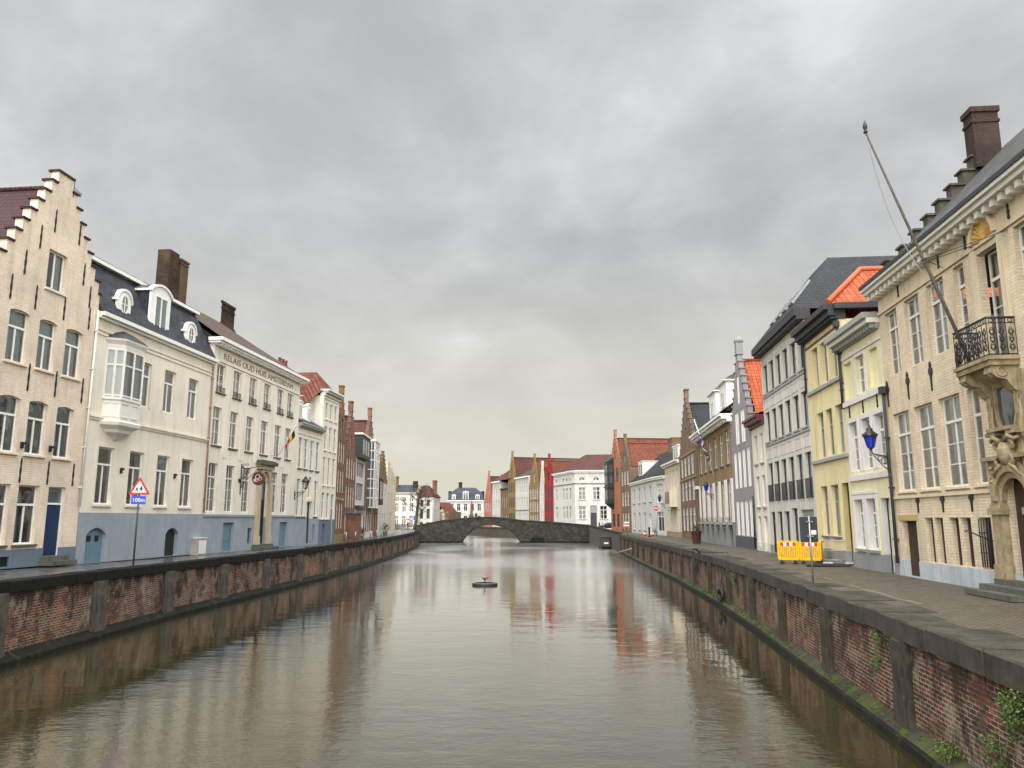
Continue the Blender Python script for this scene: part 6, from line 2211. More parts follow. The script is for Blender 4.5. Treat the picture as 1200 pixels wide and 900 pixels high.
def bank(name, path, sgn, mat):
    mb = MB()
    P, S = resample(path, 3.0)
    T = frames(P)
    for i in range(len(P) - 1):
        a, b = P[i], P[i + 1]
        na, nb = Vector((-T[i].y, T[i].x, 0)) * sgn, Vector((-T[i + 1].y, T[i + 1].x, 0)) * sgn
        w0 = 0.5
        A0, B0 = a + na * w0, b + nb * w0
        A1, B1 = a + Vector((-sgn * -1 * 0, 0, 0)) + na * 4.5, b + nb * 4.5
        za, zb = ztop(a.y, -sgn) - 0.012, ztop(b.y, -sgn) - 0.012
        e = 0.10 if sgn < 0 else 0.0
        z2a, z2b = (za + e * (a.y < 60), zb + e * (b.y < 60))
        for (p, q_, r, t, zz) in ((A0, B0, B1, A1, ((za, zb), (z2a, z2b))),):
            mb.poly([(p.x, p.y, zz[0][0]), (q_.x, q_.y, zz[0][1]), (r.x, r.y, zz[1][1]), (t.x, t.y, zz[1][0])], 0, [(0.5, S[i]), (0.5, S[i + 1]), (4.5, S[i + 1]), (4.5, S[i])])
        mb.poly([(A1.x, A1.y, z2a), (B1.x, B1.y, z2b), (-sgn * -sgn * B1.x * 0 - sgn * 600 * 1.0, B1.y, z2b), (-sgn * 600, A1.y, z2a)], 0,
                [(4.5, S[i]), (4.5, S[i + 1]), (600, S[i + 1]), (600, S[i])])
    return structure(mb.build(name, mat))


# left bank lies at -x (normal (-ty,tx) points to -x for a path running +y), right bank at +x
bank('left_street', LQ2, 1, COB_L)
bank('right_street', RQ2, -1, COB_R)
mb = MB()
mb.poly([(-2500, 300, 2.36), (2500, 300, 2.36), (2500, 3000, 2.36), (-2500, 3000, 2.36)])
structure(mb.build('ground', GREYPL))

# pale kerb line behind the right coping
kb = MB()
P, S = resample(RQ, 1.1)
T = frames(P)
random.seed(4)
for i in range(len(P) - 1):
    if P[i].y < 4 or P[i].y > 60 or random.random() < 0.6:
        continue
    n = Vector((T[i].y, -T[i].x, 0))
    a, b = P[i] + n * 1.22, P[i + 1] - (P[i + 1] - P[i]).normalized() * 0.03 + n * 1.22
    z = ztop(P[i].y, 1) + random.uniform(-0.004, 0.012)
    w = random.uniform(0.10, 0.22)
    kb.slab([(a.x, a.y, z - 0.1), (a.x + w, a.y, z - 0.1), (b.x + w, b.y, z - 0.1), (b.x, b.y, z - 0.1)], (0, 0, 0.12))
structure(kb.build('kerb', stone('pale_kerb_stone', (0.19, 0.17, 0.13), (0.11, 0.10, 0.075), 2.0)))

# ------------------------------------------------------------------ the stone bridge
BA, BB = Vector((-18.6, 152.0, 0)), Vector((15.0, 152.0, 0))
bd = (BB - BA)
bl_ = bd.length
bu = bd.normalized()
rzb = math.atan2(bu.y, bu.x)
bridge = thing('bridge', 'dark old stone arch bridge across the canal', 'bridge', BA, rzb)
# local frame: x along the bridge, y away from the camera
def btop(s):
    f = s / bl_
    pts = [(-0.12, 2.9), (0.0, 3.35), (0.03, 3.55), (0.14, 4.28), (0.277, 4.77), (0.37, 4.96), (0.45, 4.97), (0.53, 4.72), (0.616, 4.35), (0.815, 3.96), (0.96, 3.55), (1.01, 3.42)]
    for (a, za), (b, zb) in zip(pts[:-1], pts[1:]):
        if a <= f <= b:
            t = (f - a) / (b - a)
            return za + (zb - za) * t
    return 3.35


sa, sb_ = 8.7, 20.2
def arch(s):
    if s <= sa or s >= sb_:
        return None
    c, hw = (sa + sb_) / 2, (sb_ - sa) / 2
    rise = 3.38
    r = (hw * hw + rise * rise) / (2 * rise)
    return rise - r + math.sqrt(max(r * r - (s - c) ** 2, 0))


BST = stone('bridge_masonry', (0.055, 0.050, 0.042), (0.020, 0.019, 0.016), 0.8, 0.85, moss=(0.05, 0.06, 0.022), mossamt=0.3, streak=0.35)
k_ = NT('bridge_stone_blocks')
b_ = k_.n('ShaderNodeTexBrick', {'Vector': k_.uv(), 'Color1': (0.085, 0.08, 0.064), 'Color2': (0.035, 0.033, 0.027), 'Mortar': (0.016, 0.016, 0.013), 'Scale': 1.0, 'Mortar Size': 0.02, 'Brick Width': 0.55, 'Row Height': 0.25})
c_ = k_.mix(k_.rng(k_.noise(k_.uv(), 0.7, 7, 0.7), 0.42, 0.62, 0, 0.85), b_.outputs['Color'], (0.018, 0.017, 0.014))
c_ = k_.mix(k_.rng(k_.noise(k_.uv(loc=(3, 3, 0)), 0.6, 7, 0.7), 0.56, 0.66, 0, 0.8), c_, (0.035, 0.042, 0.015))
k_.bump(k_.math('ADD', k_.math('MULTIPLY', b_.outputs['Fac'], -1), k_.noise(k_.uv(), 8, 5, 0.7)), 0.8, 0.04)
BST2 = k_.fin(c_, 0.85, 0.3)
mb, db, pb = MB(), MB(), MB()
n = 90
wid = 5.0
for i in range(n):
    s0, s1 = bl_ * i / n, bl_ * (i + 1) / n
    t0, t1 = btop(s0), btop(s1)
    a0, a1 = arch(s0), arch(s1)
    z0 = a0 if a0 is not None else -0.6
    z1 = a1 if a1 is not None else -0.6
    if (a0 is None) != (a1 is None):
        z0 = z0 if a0 is not None else -0.6
        z1 = z1 if a1 is not None else -0.6
    for y, fl in ((0.0, False), (wid, True)):
        ring = [(s0, y, z0), (s1, y, z1), (s1, y, t1 - 0.22), (s0, y, t0 - 0.22)]
        mb.poly(ring[::-1] if fl else ring)
    if a0 is not None and a1 is not None:
        mb.poly([(s0, 0, a0), (s0, wid, a0), (s1, wid, a1), (s1, 0, a1)])
    elif a0 is not None or a1 is not None:
        mb.poly([(s0, 0, z0), (s0, wid, z0), (s1, wid, z1), (s1, 0, z1)])
    db.poly([(s0, 0.4, t0 - 0.95), (s1, 0.4, t1 - 0.95), (s1, wid - 0.4, t1 - 0.95), (s0, wid - 0.4, t0 - 0.95)])
    for y in (0.0, wid - 0.4):
        pb.slab([(s0, y - 0.08, t0 - 0.22), (s1, y - 0.08, t1 - 0.22), (s1, y + 0.48, t1 - 0.22), (s0, y + 0.48, t0 - 0.22)], (0, 0, 0.22))
        mb.poly([(s1, y + 0.4, t1 - 0.96), (s0, y + 0.4, t0 - 0.96), (s0, y + 0.4, t0 - 0.22), (s1, y + 0.4, t1 - 0.22)])
mb.build('masonry', BST2, bridge)
db.build('deck', COB_L, bridge)
pb.build('parapet_coping', BST, bridge)
rb2 = MB()
for i in range(40):
    s0, s1 = sa + (sb_ - sa) * i / 40, sa + (sb_ - sa) * (i + 1) / 40
    a0, a1 = (arch(s0) if arch(s0) else 0.0), (arch(s1) if arch(s1) else 0.0)
    rb2.slab([(s0 + 0.01, -0.06, a0), (s1 - 0.01, -0.06, a1), (s1 - 0.01, -0.06, a1 + 0.42), (s0 + 0.01, -0.06, a0 + 0.42)], (0, 0.058, 0))
rb2.build('arch_ring', BST, bridge)
fb = MB()
for a, b in ((0, sa - 0.2), (sb_ + 0.2, bl_)):
    fb.box(a, b, -0.5, -0.004, -0.6, 0.3)
fb.box(sb_ + 2.0, sb_ + 4.5, -0.3, -0.005, 0.3, 1.0)
fb.build('bridge_footing', LEDGE_L, bridge)
# wing wall from the bridge to the right quay
wing = thing('wing_wall', 'grey timber clad wing wall between the bridge and the right quay', 'wall', (15.0, 152, 0), math.atan2(111 - 152, 15.25 - 15.0))
wl_ = math.hypot(0.25, 41)
mb = MB()
nP = 80
for k in range(nP):
    x0, x1 = wl_ * k / nP, wl_ * (k + 1) / nP
    zt = 3.2 - 0.8 * (k / nP)
    mb.box(x0 + 0.01, x1 - 0.01, -0.02 * (k % 2), 0.12, -0.5, zt)
mb.build('timber_cladding', stone('grey_timber', (0.13, 0.12, 0.10), (0.07, 0.065, 0.055), 1.6), wing)
mb = MB()
mb.slab([(0, -0.1, 3.22), (wl_, -0.1, 2.42), (wl_, 0.4, 2.42), (0, 0.4, 3.22)], (0, 0, 0.2))
mb.build('wall_coping', BST, wing)
# quay walls of the reach beyond the bridge
for nm, lab, PP, sg in (('quay_wall', 'low quay wall seen through the bridge arch on the right bank', RQ2[len(RQ):], -1), ('quay_wall', 'low quay wall on the left bank behind the bridge', LQ2[len(LQ) - 1:], 1)):
    q = thing(nm, lab, 'quay wall', (PP[0][0], PP[0][1], 0))
    mb = MB()
    cb = MB()
    o = Vector((PP[0][0], PP[0][1], 0))
    P, S = resample(PP, 4)
    T = frames(P)
    for i in range(len(P) - 1):
        a, b = P[i] - o, P[i + 1] - o
        mb.poly([a + Vector((0, 0, -0.5)), b + Vector((0, 0, -0.5)), b + Vector((0, 0, 2.2)), a + Vector((0, 0, 2.2))], 0, [(S[i], -0.5), (S[i + 1], -0.5), (S[i + 1], 2.2), (S[i], 2.2)])
        n0 = Vector((T[i].y, -T[i].x, 0)) * sg
        n1 = Vector((T[i + 1].y, -T[i + 1].x, 0)) * sg
        cb.slab([a + n0 * 0.1 + Vector((0, 0, 2.2)), b + n1 * 0.1 + Vector((0, 0, 2.2)), b - n1 * 0.6 + Vector((0, 0, 2.2)), a - n0 * 0.6 + Vector((0, 0, 2.2))], (0, 0, 0.25))
    mb.build('brick_face', stone('far_quay_stone', (0.12, 0.10, 0.075), (0.06, 0.052, 0.04), 0.6, streak=0.4), q)
    cb.build('coping', COPE_R, q)


# ------------------------------------------------------------------ STREET THINGS
def face_cam(x, y):
    return math.atan2(-x, y) * -1.0 if False else math.atan2(-x, y)


def pole_mesh(h, r, z0=0.0, mat=None, parent=None, name='pole'):
    mb = MB()
    mb.tube([(0, 0, z0), (0, 0, h)], r, 12)
    return mb.build(name, mat or GALV, parent)


# warning sign on the left quay
x, y = -16.35, 34.0
s = thing('warning_sign', 'red bordered triangular warning sign with two children over a blue 100m plate', 'road sign', (x, y, 2.44), R(20))
pole_mesh(3.75, 0.038, mat=paint('dark_sign_pole', (0.06, 0.065, 0.065), 0.5), parent=s)


def tri(rad, zc, round_=0.0):
    return [(rad * math.sin(R(a)), zc + rad * math.cos(R(a))) for a in (0, -120, 120)]


def rtri(rad, zc, cr=0.05, n=5):
    out = []
    for a in (0, -120, 120):
        cxx, czz = (rad - 2 * cr) * math.sin(R(a)), zc + (rad - 2 * cr) * math.cos(R(a))
        for k in range(n + 1):
            b = a + 60 - 120 * k / n
            out.append((cxx + cr * math.sin(R(b)), czz + cr * math.cos(R(b))))
    return out


zc = 3.30
mb = MB()
mb.slab([(px, -0.065, pz) for px, pz in rtri(0.52, zc)], (0, 0.022, 0))
mb.build('red_triangle', REDP, s)
mb = MB()
mb.slab([(px, -0.071, pz) for px, pz in rtri(0.345, zc, 0.02)], (0, 0.005, 0))
mb.build('white_field', WHITEP, s)
mb = MB()


def kid(cx_, zb_, k, sg):
    def P(pts):
        mb.slab([(cx_ + sg * px * k, -0.0755, zb_ + pz * k) for px, pz in pts], (0, 0.003, 0))
    P([(0.05 * math.cos(t * math.pi / 6), 0.40 + 0.05 * math.sin(t * math.pi / 6)) for t in range(12)])
    P([(-0.05, 0.34), (0.06, 0.34), (0.07, 0.16), (-0.07, 0.16)])
    P([(0.05, 0.33), (0.15, 0.24), (0.13, 0.21), (0.05, 0.27)])
    P([(-0.05, 0.33), (-0.13, 0.22), (-0.11, 0.19), (-0.04, 0.27)])
    P([(-0.02, 0.159), (0.06, 0.159), (0.12, 0.0), (0.07, 0.0)])
    P([(-0.06, 0.159), (-0.021, 0.159), (-0.08, 0.0), (-0.13, 0.02)])


kid(0.075, zc - 0.145, 0.62, 1)
kid(-0.10, zc - 0.145, 0.50, 1)
mb.build('children_pictogram', IRON, s)
mb = MB()
mb.box(-0.29, 0.29, -0.065, -0.045, 2.62, 2.98)
pl = mb.build('distance_plate', BLUEP, s)
letters('100m', 0.23, WHITEP, 'lettering', pl, (0, -0.068, 2.80), (R(90), 0, 0), 0.002, width=0.46)
mb = MB()
for z in (2.72, 2.88, 3.15, 3.4):
    mb.box(-0.06, 0.06, -0.045, 0.05, z, z + 0.03)
mb.build('bracket', GALV, s)

# road sign seen from behind on the right quay
x, y = 9.75, 25.6
s = thing('road_sign', 'dark back of a rectangular road sign on a slim steel post by the coping', 'road sign', (x, y, 2.40), R(-6))
pole_mesh(2.12, 0.030, parent=s)
mb = MB()
mb.slab([(-0.30, 0.04, 1.30), (-0.27, 0.04, 1.27), (0.23, 0.04, 1.27), (0.26, 0.04, 1.30), (0.26, 0.04, 2.06), (0.23, 0.04, 2.09), (-0.27, 0.04, 2.09), (-0.30, 0.04, 2.06)], (0, 0.018, 0))
mb.build('sign_plate', paint('dark_sign_back', (0.022, 0.03, 0.036), 0.5), s)
mb = MB()
mb.box(0.05, 0.21, 0.033, 0.0395, 1.52, 1.66)
mb.build('sticker', WHITEP, s)
for z in (1.45, 1.92):
    mb = MB()
    mb.box(-0.10, 0.10, -0.036, 0.0395, z, z + 0.035)
    mb.build('clamp', GALV, s)


# yellow plastic barriers
def barrier(name, label, x, y, z, rz, w=0.92):
    b = thing(name, label, 'barrier', (x, y, z), rz, 'yellow plastic barriers at the roadworks')
    mb = MB()
    hw = w / 2
    mb.slab([(-hw, 0, 0.20), (-hw + 0.06, 0, 0.14), (hw - 0.06, 0, 0.14), (hw, 0, 0.20), (hw, 0, 0.26), (-hw, 0, 0.26)], (0, 0.06, 0))
    mb.slab([(-hw, 0, 0.70), (hw, 0, 0.70), (hw, 0, 0.93), (hw - 0.06, 0, 1.0), (-hw + 0.06, 0, 1.0), (-hw, 0, 0.93)], (0, 0.06, 0))
    n = 12
    for k in range(n):
        xx = -hw + 0.035 + (w - 0.07) * k / (n - 1)
        e = 0.035 if k in (0, n - 1) else 0.026
        mb.box(xx - e, xx + e, 0.004, 0.056, 0.26, 0.70)
    mb.build('panel', YELLOWP, b)
    mb = MB()
    for k in range(5):
        q = (w * 0.72) / 5
        a = -w * 0.36 + q * k
        mb.box(a, a + q, -0.006, -0.0005, 0.77, 0.92, k % 2)
    mb.build('reflective_strip', [REDP, WHITEP], b)
    for sx in (-1, 1):
        mb = MB()
        a, c = sorted((sx * hw * 0.62 - 0.09, sx * hw * 0.62 + 0.09))
        mb.slab([(a, -0.26, 0.0), (c, -0.26, 0.0), (c, 0.32, 0.0), (a, 0.32, 0.0)], (0, 0, 0.05))
        mb.slab([(a + 0.03, -0.06, 0.05), (c - 0.03, -0.06, 0.05), (c - 0.03, 0.12, 0.05), (a + 0.03, 0.12, 0.05)], (0, 0, 0.088))
        mb.build('foot', RUBBER, b)
    return b


barrier('plastic_barrier', 'left yellow slotted barrier with a red and white strip facing the quay', 12.52, 35.6, 2.46, R(-24))
barrier('plastic_barrier', 'right yellow slotted barrier with a red and white strip behind the sign post', 13.36, 35.24, 2.46, R(-24))
barrier('plastic_barrier', 'third yellow slotted barrier turned edge on behind the two front ones', 13.98, 35.35, 2.46, R(62))
mb = MB()
mb.tube([(-0.58, 0, 0.10), (-0.58, 0, 0.94), (-0.50, 0, 1.02), (0.50, 0, 1.02), (0.58, 0, 0.94), (0.58, 0, 0.10)], 0.022, 8)
mb.tube([(-0.58, 0, 0.60), (0.58, 0, 0.60)], 0.016, 8)
mb.tube([(-0.58, 0, 0.20), (0.58, 0, 0.20)], 0.018, 8)
mb.tube([(0.36, 0, 0.20), (0.36, 0, 1.01)], 0.014, 8)
for xx in (-0.45, 0.45):
    mb.tube([(xx, -0.28, 0.03), (xx, -0.05, 0.12), (xx, 0.05, 0.12), (xx, 0.28, 0.03)], 0.018, 8)
cb = thing('crowd_barrier', 'grey tubular steel barrier between the yellow barriers and the yellow house', 'barrier', (13.92, 33.55, 2.50), R(-22))
mb.build('tube_frame', GALV, cb)
mb = MB()
for xx in (-0.52, -0.32, 0.34, 0.54):
    mb.box(xx - 0.09, xx + 0.09, -0.22, 0.22, 0.0, 0.11)
mb.build('concrete_foot', LGREYPL, cb)
mb = MB()
mb.slab([(-1.35, -0.55, 0.012), (1.35, -0.55, 0.012), (1.35, 0.55, 0.012), (-1.35, 0.55, 0.012)], (0, 0, 0.045))
mb.box(-1.2, 1.25, -0.62, -0.57, 0.012, 0.11)
tag(mb.build('trench_plate', paint('black_steel_plate', (0.02, 0.021, 0.022), 0.5), None, (13.95, 33.5, 2.475), R(-20)), 'black steel plate lying on the cobbles beside the tubular barrier', 'steel plate')

# grey utility box
ub = thing('utility_box', 'grey concrete utility box standing against the blue grey plinth', 'utility box', (-18.15, 45.2, 2.40), math.atan2(40, 4))
mb = MB()
mb.box(-0.48, 0.48, -0.32, 0.22, 0.0, 0.92)
mb.build('body', stone('box_concrete', (0.42, 0.39, 0.34), (0.30, 0.27, 0.22), 2.0), ub)
mb = MB()
mb.slab([(-0.52, -0.36, 0.924), (0.52, -0.36, 0.924), (0.52, 0.24, 0.924), (-0.52, 0.24, 0.924)], (0, 0, 0.06))
mb.build('lid', LGREYPL, ub)
mb = MB()
mb.box(-0.42, 0.42, -0.336, -0.324, 0.08, 0.84)
mb.build('door', WHITE_OLD, ub)


# wall lanterns on brackets
def lantern(label, pos, rz, arm, glass, size=1.0):
    l = thing('wall_lantern', label, 'street lamp', pos, rz, 'lanterns on iron wall brackets')
    mb = MB()
    # local: wall plane y=0, arm towards -y
    mb.box(-0.05, 0.05, -0.03, -0.002, -0.35, 0.35)
    mb.tube([(0, -0.02, 0.18), (0, -arm * 0.5, 0.24), (0, -arm + 0.05, 0.30), (0, -arm, 0.42)], 0.022, 8)
    mb.tube([(0, -0.02, -0.28), (0, -arm * 0.35, -0.12), (0, -arm * 0.7, 0.12), (0, -arm + 0.04, 0.28)], 0.018, 8)
    mb.torus((0, -arm * 0.22, 0.04), (1, 0, 0), 0.11, 0.014, 16, 6)
    mb.torus((0, -arm * 0.48, 0.13), (1, 0, 0), 0.075, 0.012, 14, 6)
    mb.torus((0, -arm * 0.68, 0.19), (1, 0, 0), 0.05, 0.011, 12, 6)
    mb.build('bracket', IRON, l)
    k = size
    z0 = 0.42
    c = (0, -arm, z0)
    mb = MB()
    mb.lathe([(0.03, 0), (0.05, 0.05), (0.11 * k, 0.09), (0.12 * k, 0.12)], c, 10)
    mb.lathe([(0.205 * k, 0.49 * k), (0.27 * k, 0.50 * k), (0.25 * k, 0.55 * k), (0.17 * k, 0.66 * k), (0.10 * k, 0.72 * k), (0.12 * k, 0.77 * k), (0.07 * k, 0.81 * k), (0.02, 0.90 * k)], c, 10)
    for q in range(6):
        w = q * math.pi / 3 + 0.3
        mb.tube([(0.125 * k * math.cos(w), -arm + 0.125 * k * math.sin(w), z0 + 0.11), (0.215 * k * math.cos(w), -arm + 0.215 * k * math.sin(w), z0 + 0.50 * k)], 0.011, 5)
    for q in range(8):
        w = q * math.pi / 4
        mb.lathe([(0.02, 0), (0.03, 0.04), (0.005, 0.09)], (0.25 * k * math.cos(w), -arm + 0.25 * k * math.sin(w), z0 + 0.53 * k), 6)
    mb.build('lantern_frame', paint('green_black_iron', (0.012, 0.02, 0.016), 0.45), l)
    mb = MB()
    mb.lathe([(0.115 * k, 0.12), (0.205 * k, 0.49 * k)], c, 6, 0, False)
    mb.build('lantern_glass', glass, l)
    return l


LG = glass_clear('lantern_glass')
rzR = math.atan2(RB[1] - RA[1], RB[0] - RA[0])
rzL = math.atan2(LB[1] - LA[1], LB[0] - LA[0])
p = Rr(59.24)
lantern('cobalt blue glass lantern on the downpipe edge of the beige palace', (p[0] - 0.13, p[1], 6.45), rzR, 0.56, BLUEGL, 1.0)
p = Rr(21.2)
lantern('far cobalt blue glass lantern on the tan brick house with flower boxes', (p[0], p[1], 6.3), rzR, 0.7, BLUEGL, 1.0)
p = L(38.1)
lantern('clear glass black lantern on a bracket left of the arched white doorway', (p[0], p[1], 6.25), rzL, 0.85, LG, 1.2)

# the hotel's hanging sign
p = L(28.67)
hs = thing('hanging_sign', 'round dark red hanging sign on a scrolled iron bracket of the hotel', 'sign', (p[0], p[1], 7.0), rzL)
mb = MB()
mb.box(-0.03, 0.03, -0.05, -0.002, -1.0, 1.0)
mb.tube([(0, -0.03, 0.72), (0, -0.6, 0.72), (0, -1.3, 0.86), (0, -1.55, 0.82)], 0.025, 8)
mb.tube([(0, -0.03, -0.5), (0, -0.5, 0.05), (0, -1.0, 0.5), (0, -1.3, 0.82)], 0.020, 8)
for k, (yy, zz, r) in enumerate(((-0.18, 0.45, 0.14), (-0.16, 0.12, 0.11), (-0.14, -0.2, 0.10), (-0.42, 0.42, 0.11), (-0.12, -0.48, 0.07), (-0.12, 0.78, 0.07))):
    mb.torus((0, yy, zz), (1, 0, 0), r, 0.016, 16, 6)
    mb.torus((0, yy, zz), (1, 0, 0), r * 0.45, 0.013, 12, 6)
for k in range(5):
    mb.tube([(0, -0.06 - 0.1 * k, 0.86), (0, -0.09 - 0.1 * k, 1.05 + 0.05 * (k % 2)), (0, -0.12 - 0.1 * k, 0.9)], 0.012, 5)
mb.build('bracket', IRON, hs)
mb = MB()
c = (0, -1.22, 0.05)
mb.tube([(0, -1.22, 0.86), (0, -1.22, 0.46)], 0.012, 6)
mb.torus(c, (1, 0, 0), 0.40, 0.05, 30, 8)
mb.slab([(-0.03, c[1] + 0.37 * math.cos(t * math.pi / 12), c[2] + 0.37 * math.sin(t * math.pi / 12)) for t in range(24)], (0.06, 0, 0))
disc = mb.build('disc', paint('oxblood_enamel', (0.10, 0.022, 0.020), 0.45), hs)
mb = MB()
for sx in (-0.045, 0.03):
    for (a, b, r) in ((0.05, 0.10, 0.15), (-0.12, -0.02, 0.11), (0.10, -0.12, 0.09)):
        mb.torus((sx + 0.007, c[1] + a, c[2] + b), (1, 0, 0), r, 0.022, 16, 6)
    mb.slab([(sx, c[1] + 0.16, c[2] + 0.02), (sx, c[1] + 0.34, c[2] - 0.08), (sx, c[1] + 0.22, c[2] - 0.26), (sx, c[1] + 0.12, c[2] - 0.14)], (0.015, 0, 0))
mb.build('emblem', paint('pale_emblem', (0.55, 0.50, 0.47), 0.5), disc)


# flags
def drape(mb, top, bot, width_dir, w, bands, n=14, fold=0.10):
    """cloth hanging in folds between two points of a pole; bands run across from top to bottom"""
    T, B = Vector(top), Vector(bot)
    wd = Vector(width_dir).normalized()
    sd_ = (B - T).normalized().cross(wd).normalized()
    m = len(bands)
    for bi, mi in enumerate(bands):
        for r in range(4):
            f0, f1 = (bi + r / 4) / m, (bi + (r + 1) / 4) / m
            for k in range(n):
                g0, g1 = k / n, (k + 1) / n

                def P(f, g):
                    drop = Vector((0, 0, -0.55 * g * g))
                    return T.lerp(B, f) + wd * w * g * (0.75 + 0.25 * math.sin(f * 5)) + drop + sd_ * fold * math.sin(g * 9 + f * 4) * (0.3 + g)
                mb.poly([P(f0, g0), P(f0, g1), P(f1, g1), P(f1, g0)], mi, None, True)


p = L(34.0)
fl = thing('flagpole', 'short slanting flagpole with a folded black yellow and red flag above the hotel door', 'flag', (p[0], p[1], 8.62), rzL)
mb = MB()
mb.tube([(0, -0.02, 0.0), (0, -1.55, 2.66)], [0.03, 0.022], 8)
mb.lathe([(0.02, 0), (0.05, 0.05), (0.02, 0.12)], (0, -1.55, 2.64), 8)
mb.box(-0.06, 0.06, -0.08, -0.002, -0.12, 0.15)
mb.build('pole', WHITE_OLD, fl)
mb = MB()
drape(mb, (0, -1.50, 2.56), (0, -0.90, 1.55), (0.25, 0.45, -0.8), 0.55, [0, 1, 2], fold=0.08)
mb.build('flag', [paint('flag_black', (0.01, 0.01, 0.01), 0.8), paint('flag_yellow', (0.65, 0.42, 0.03), 0.8), paint('flag_red', (0.50, 0.02, 0.03), 0.8)], fl)
mb = MB()
mb.tube([(-1.7, -0.02, 0.15), (-0.1, -0.35, 0.45)], 0.010, 5)
mb.build('stay_wire', IRON, fl)

p = Rr(22.0)
fl = thing('flagpole', 'white slanting flagpole with a furled red white and blue flag on the tan brick house', 'flag', (p[0], p[1], 7.7), rzR)
mb = MB()
mb.tube([(0, -0.02, 0.0), (0.3, -1.6, 4.95)], [0.06, 0.045], 8)
mb.lathe([(0.04, 0), (0.08, 0.07), (0.03, 0.16)], (0.3, -1.6, 4.93), 8)
mb.build('pole', WHITE_OLD, fl)
mb = MB()
drape(mb, (0.25, -1.36, 4.15), (0.14, -0.82, 2.45), (0.5, 0.3, -0.8), 1.2, [0, 1, 2, 0, 1, 2, 0], fold=0.16)
mb.build('flag', [paint('cloth_blue', (0.03, 0.05, 0.20), 0.8), paint('cloth_white', (0.62, 0.58, 0.58), 0.8), paint('cloth_red', (0.42, 0.03, 0.05), 0.8)], fl)

p = Rr(66.35)
fl = thing('flagpole', 'long bare weathered flagpole leaning out from the stone balcony', 'flagpole', (p[0], p[1], 8.55), rzR)
tip = (0.12, -2.72, 6.95)
mb = MB()
b0_ = Vector((0.05, -0.42, 0.0))
tp_ = Vector(tip)
mb.tube([b0_, b0_.lerp(tp_, 0.3), b0_.lerp(tp_, 0.6), tp_], [0.050, 0.046, 0.038, 0.026], 10)
mb.build('pole', stone('peeling_pole_paint', (0.15, 0.13, 0.11), (0.05, 0.043, 0.038), 5.0, 0.7), fl)
mb = MB()
mb.lathe([(0.03, 0), (0.07, 0.03), (0.03, 0.10), (0.06, 0.16), (0.07, 0.22), (0.02, 0.36), (0.005, 0.42)], tp_ - Vector((0, 0, 0.02)), 8)
mb.build('finial', IRON, fl)
mb = MB()
pts = []
for k in range(13):
    t = k / 12
    q = (tp_ - Vector((0, 0, 0.1))).lerp(b0_.lerp(tp_, 0.28), t)
    pts.append(q + Vector((-0.30 * math.sin(math.pi * t), -0.10 * math.sin(math.pi * t), -0.25 * math.sin(math.pi * t))))
mb.tube(pts, 0.012, 5)
mb.build('halyard', GREYP, fl)
mb = MB()
mid = b0_.lerp(tp_, 0.44)
mb.tube([mid, (1.7, 0.0, 3.25)], 0.011, 5)
mb.tube([mid, (-1.9, 0.0, 3.45)], 0.011, 5)
mb.tube([b0_.lerp(tp_, 0.43), (0.4, 0.0, 3.4)], 0.011, 5)
mb.build('stay_wire', IRON, fl)
mb = MB()
mb.torus(mid, (tp_ - b0_), 0.07, 0.015, 12, 6)
mb.build('collar', IRON, fl)

# ------------------------------------------------------------------ on the water
ap = thing('floating_aerator', 'small round black floating platform with a little forked fitting mid canal', 'float', (-1.85, 53.9, -0.04))
mb = MB()
mb.lathe([(0.0, -0.1), (0.84, -0.1), (0.87, 0.0), (0.87, 0.15), (0.85, 0.19), (0.70, 0.205), (0.0, 0.20)], (0, 0, 0), 28)
mb.build('float_ring', RUBBER, ap)
mb = MB()
mb.torus((0, 0, 0.20), (0, 0, 1), 0.74, 0.018, 28, 6)
mb.build('pale_rim', GREYPL, ap)
mb = MB()
mb.tube([(0, 0, 0.2), (0, 0, 0.46)], 0.035, 8)
for w in (0.4, 2.5, 4.6):
    mb.tube([(0, 0, 0.42), (0.16 * math.cos(w), 0.16 * math.sin(w), 0.52)], [0.03, 0.05], 7)
    mb.tube([(0.15 * math.cos(w), 0.15 * math.sin(w), 0.50), (0.24 * math.cos(w), 0.24 * math.sin(w), 0.55)], [0.05, 0.02], 7)
mb.build('forked_fitting', IRON, ap)

bx = thing('work_pontoon', 'black floating work pontoon with a boxy cabin moored at the right bridge foot', 'pontoon', (14.45, 121.0, 0), R(-88))
mb = MB()
mb.slab([(-1.9, -0.8, -0.3), (1.6, -0.8, -0.3), (1.9, -0.8, 0.35), (-2.0, -0.8, 0.35)], (0, 1.5, 0))
mb.build('hull', RUBBER, bx)
mb = MB()
mb.slab([(-1.4, -0.65, 0.354), (1.0, -0.65, 0.354), (0.85, -0.65, 1.7), (-1.25, -0.65, 1.7)], (0, 1.2, 0))
mb.box(-1.4, 1.0, -0.7, 0.6, 1.704, 1.82)
mb.build('cabin', DARKP, bx)
mb = MB()
mb.box(1.02, 1.03, -0.4, 0.25, 0.75, 1.0)
mb.build('white_label', WHITEP, bx)

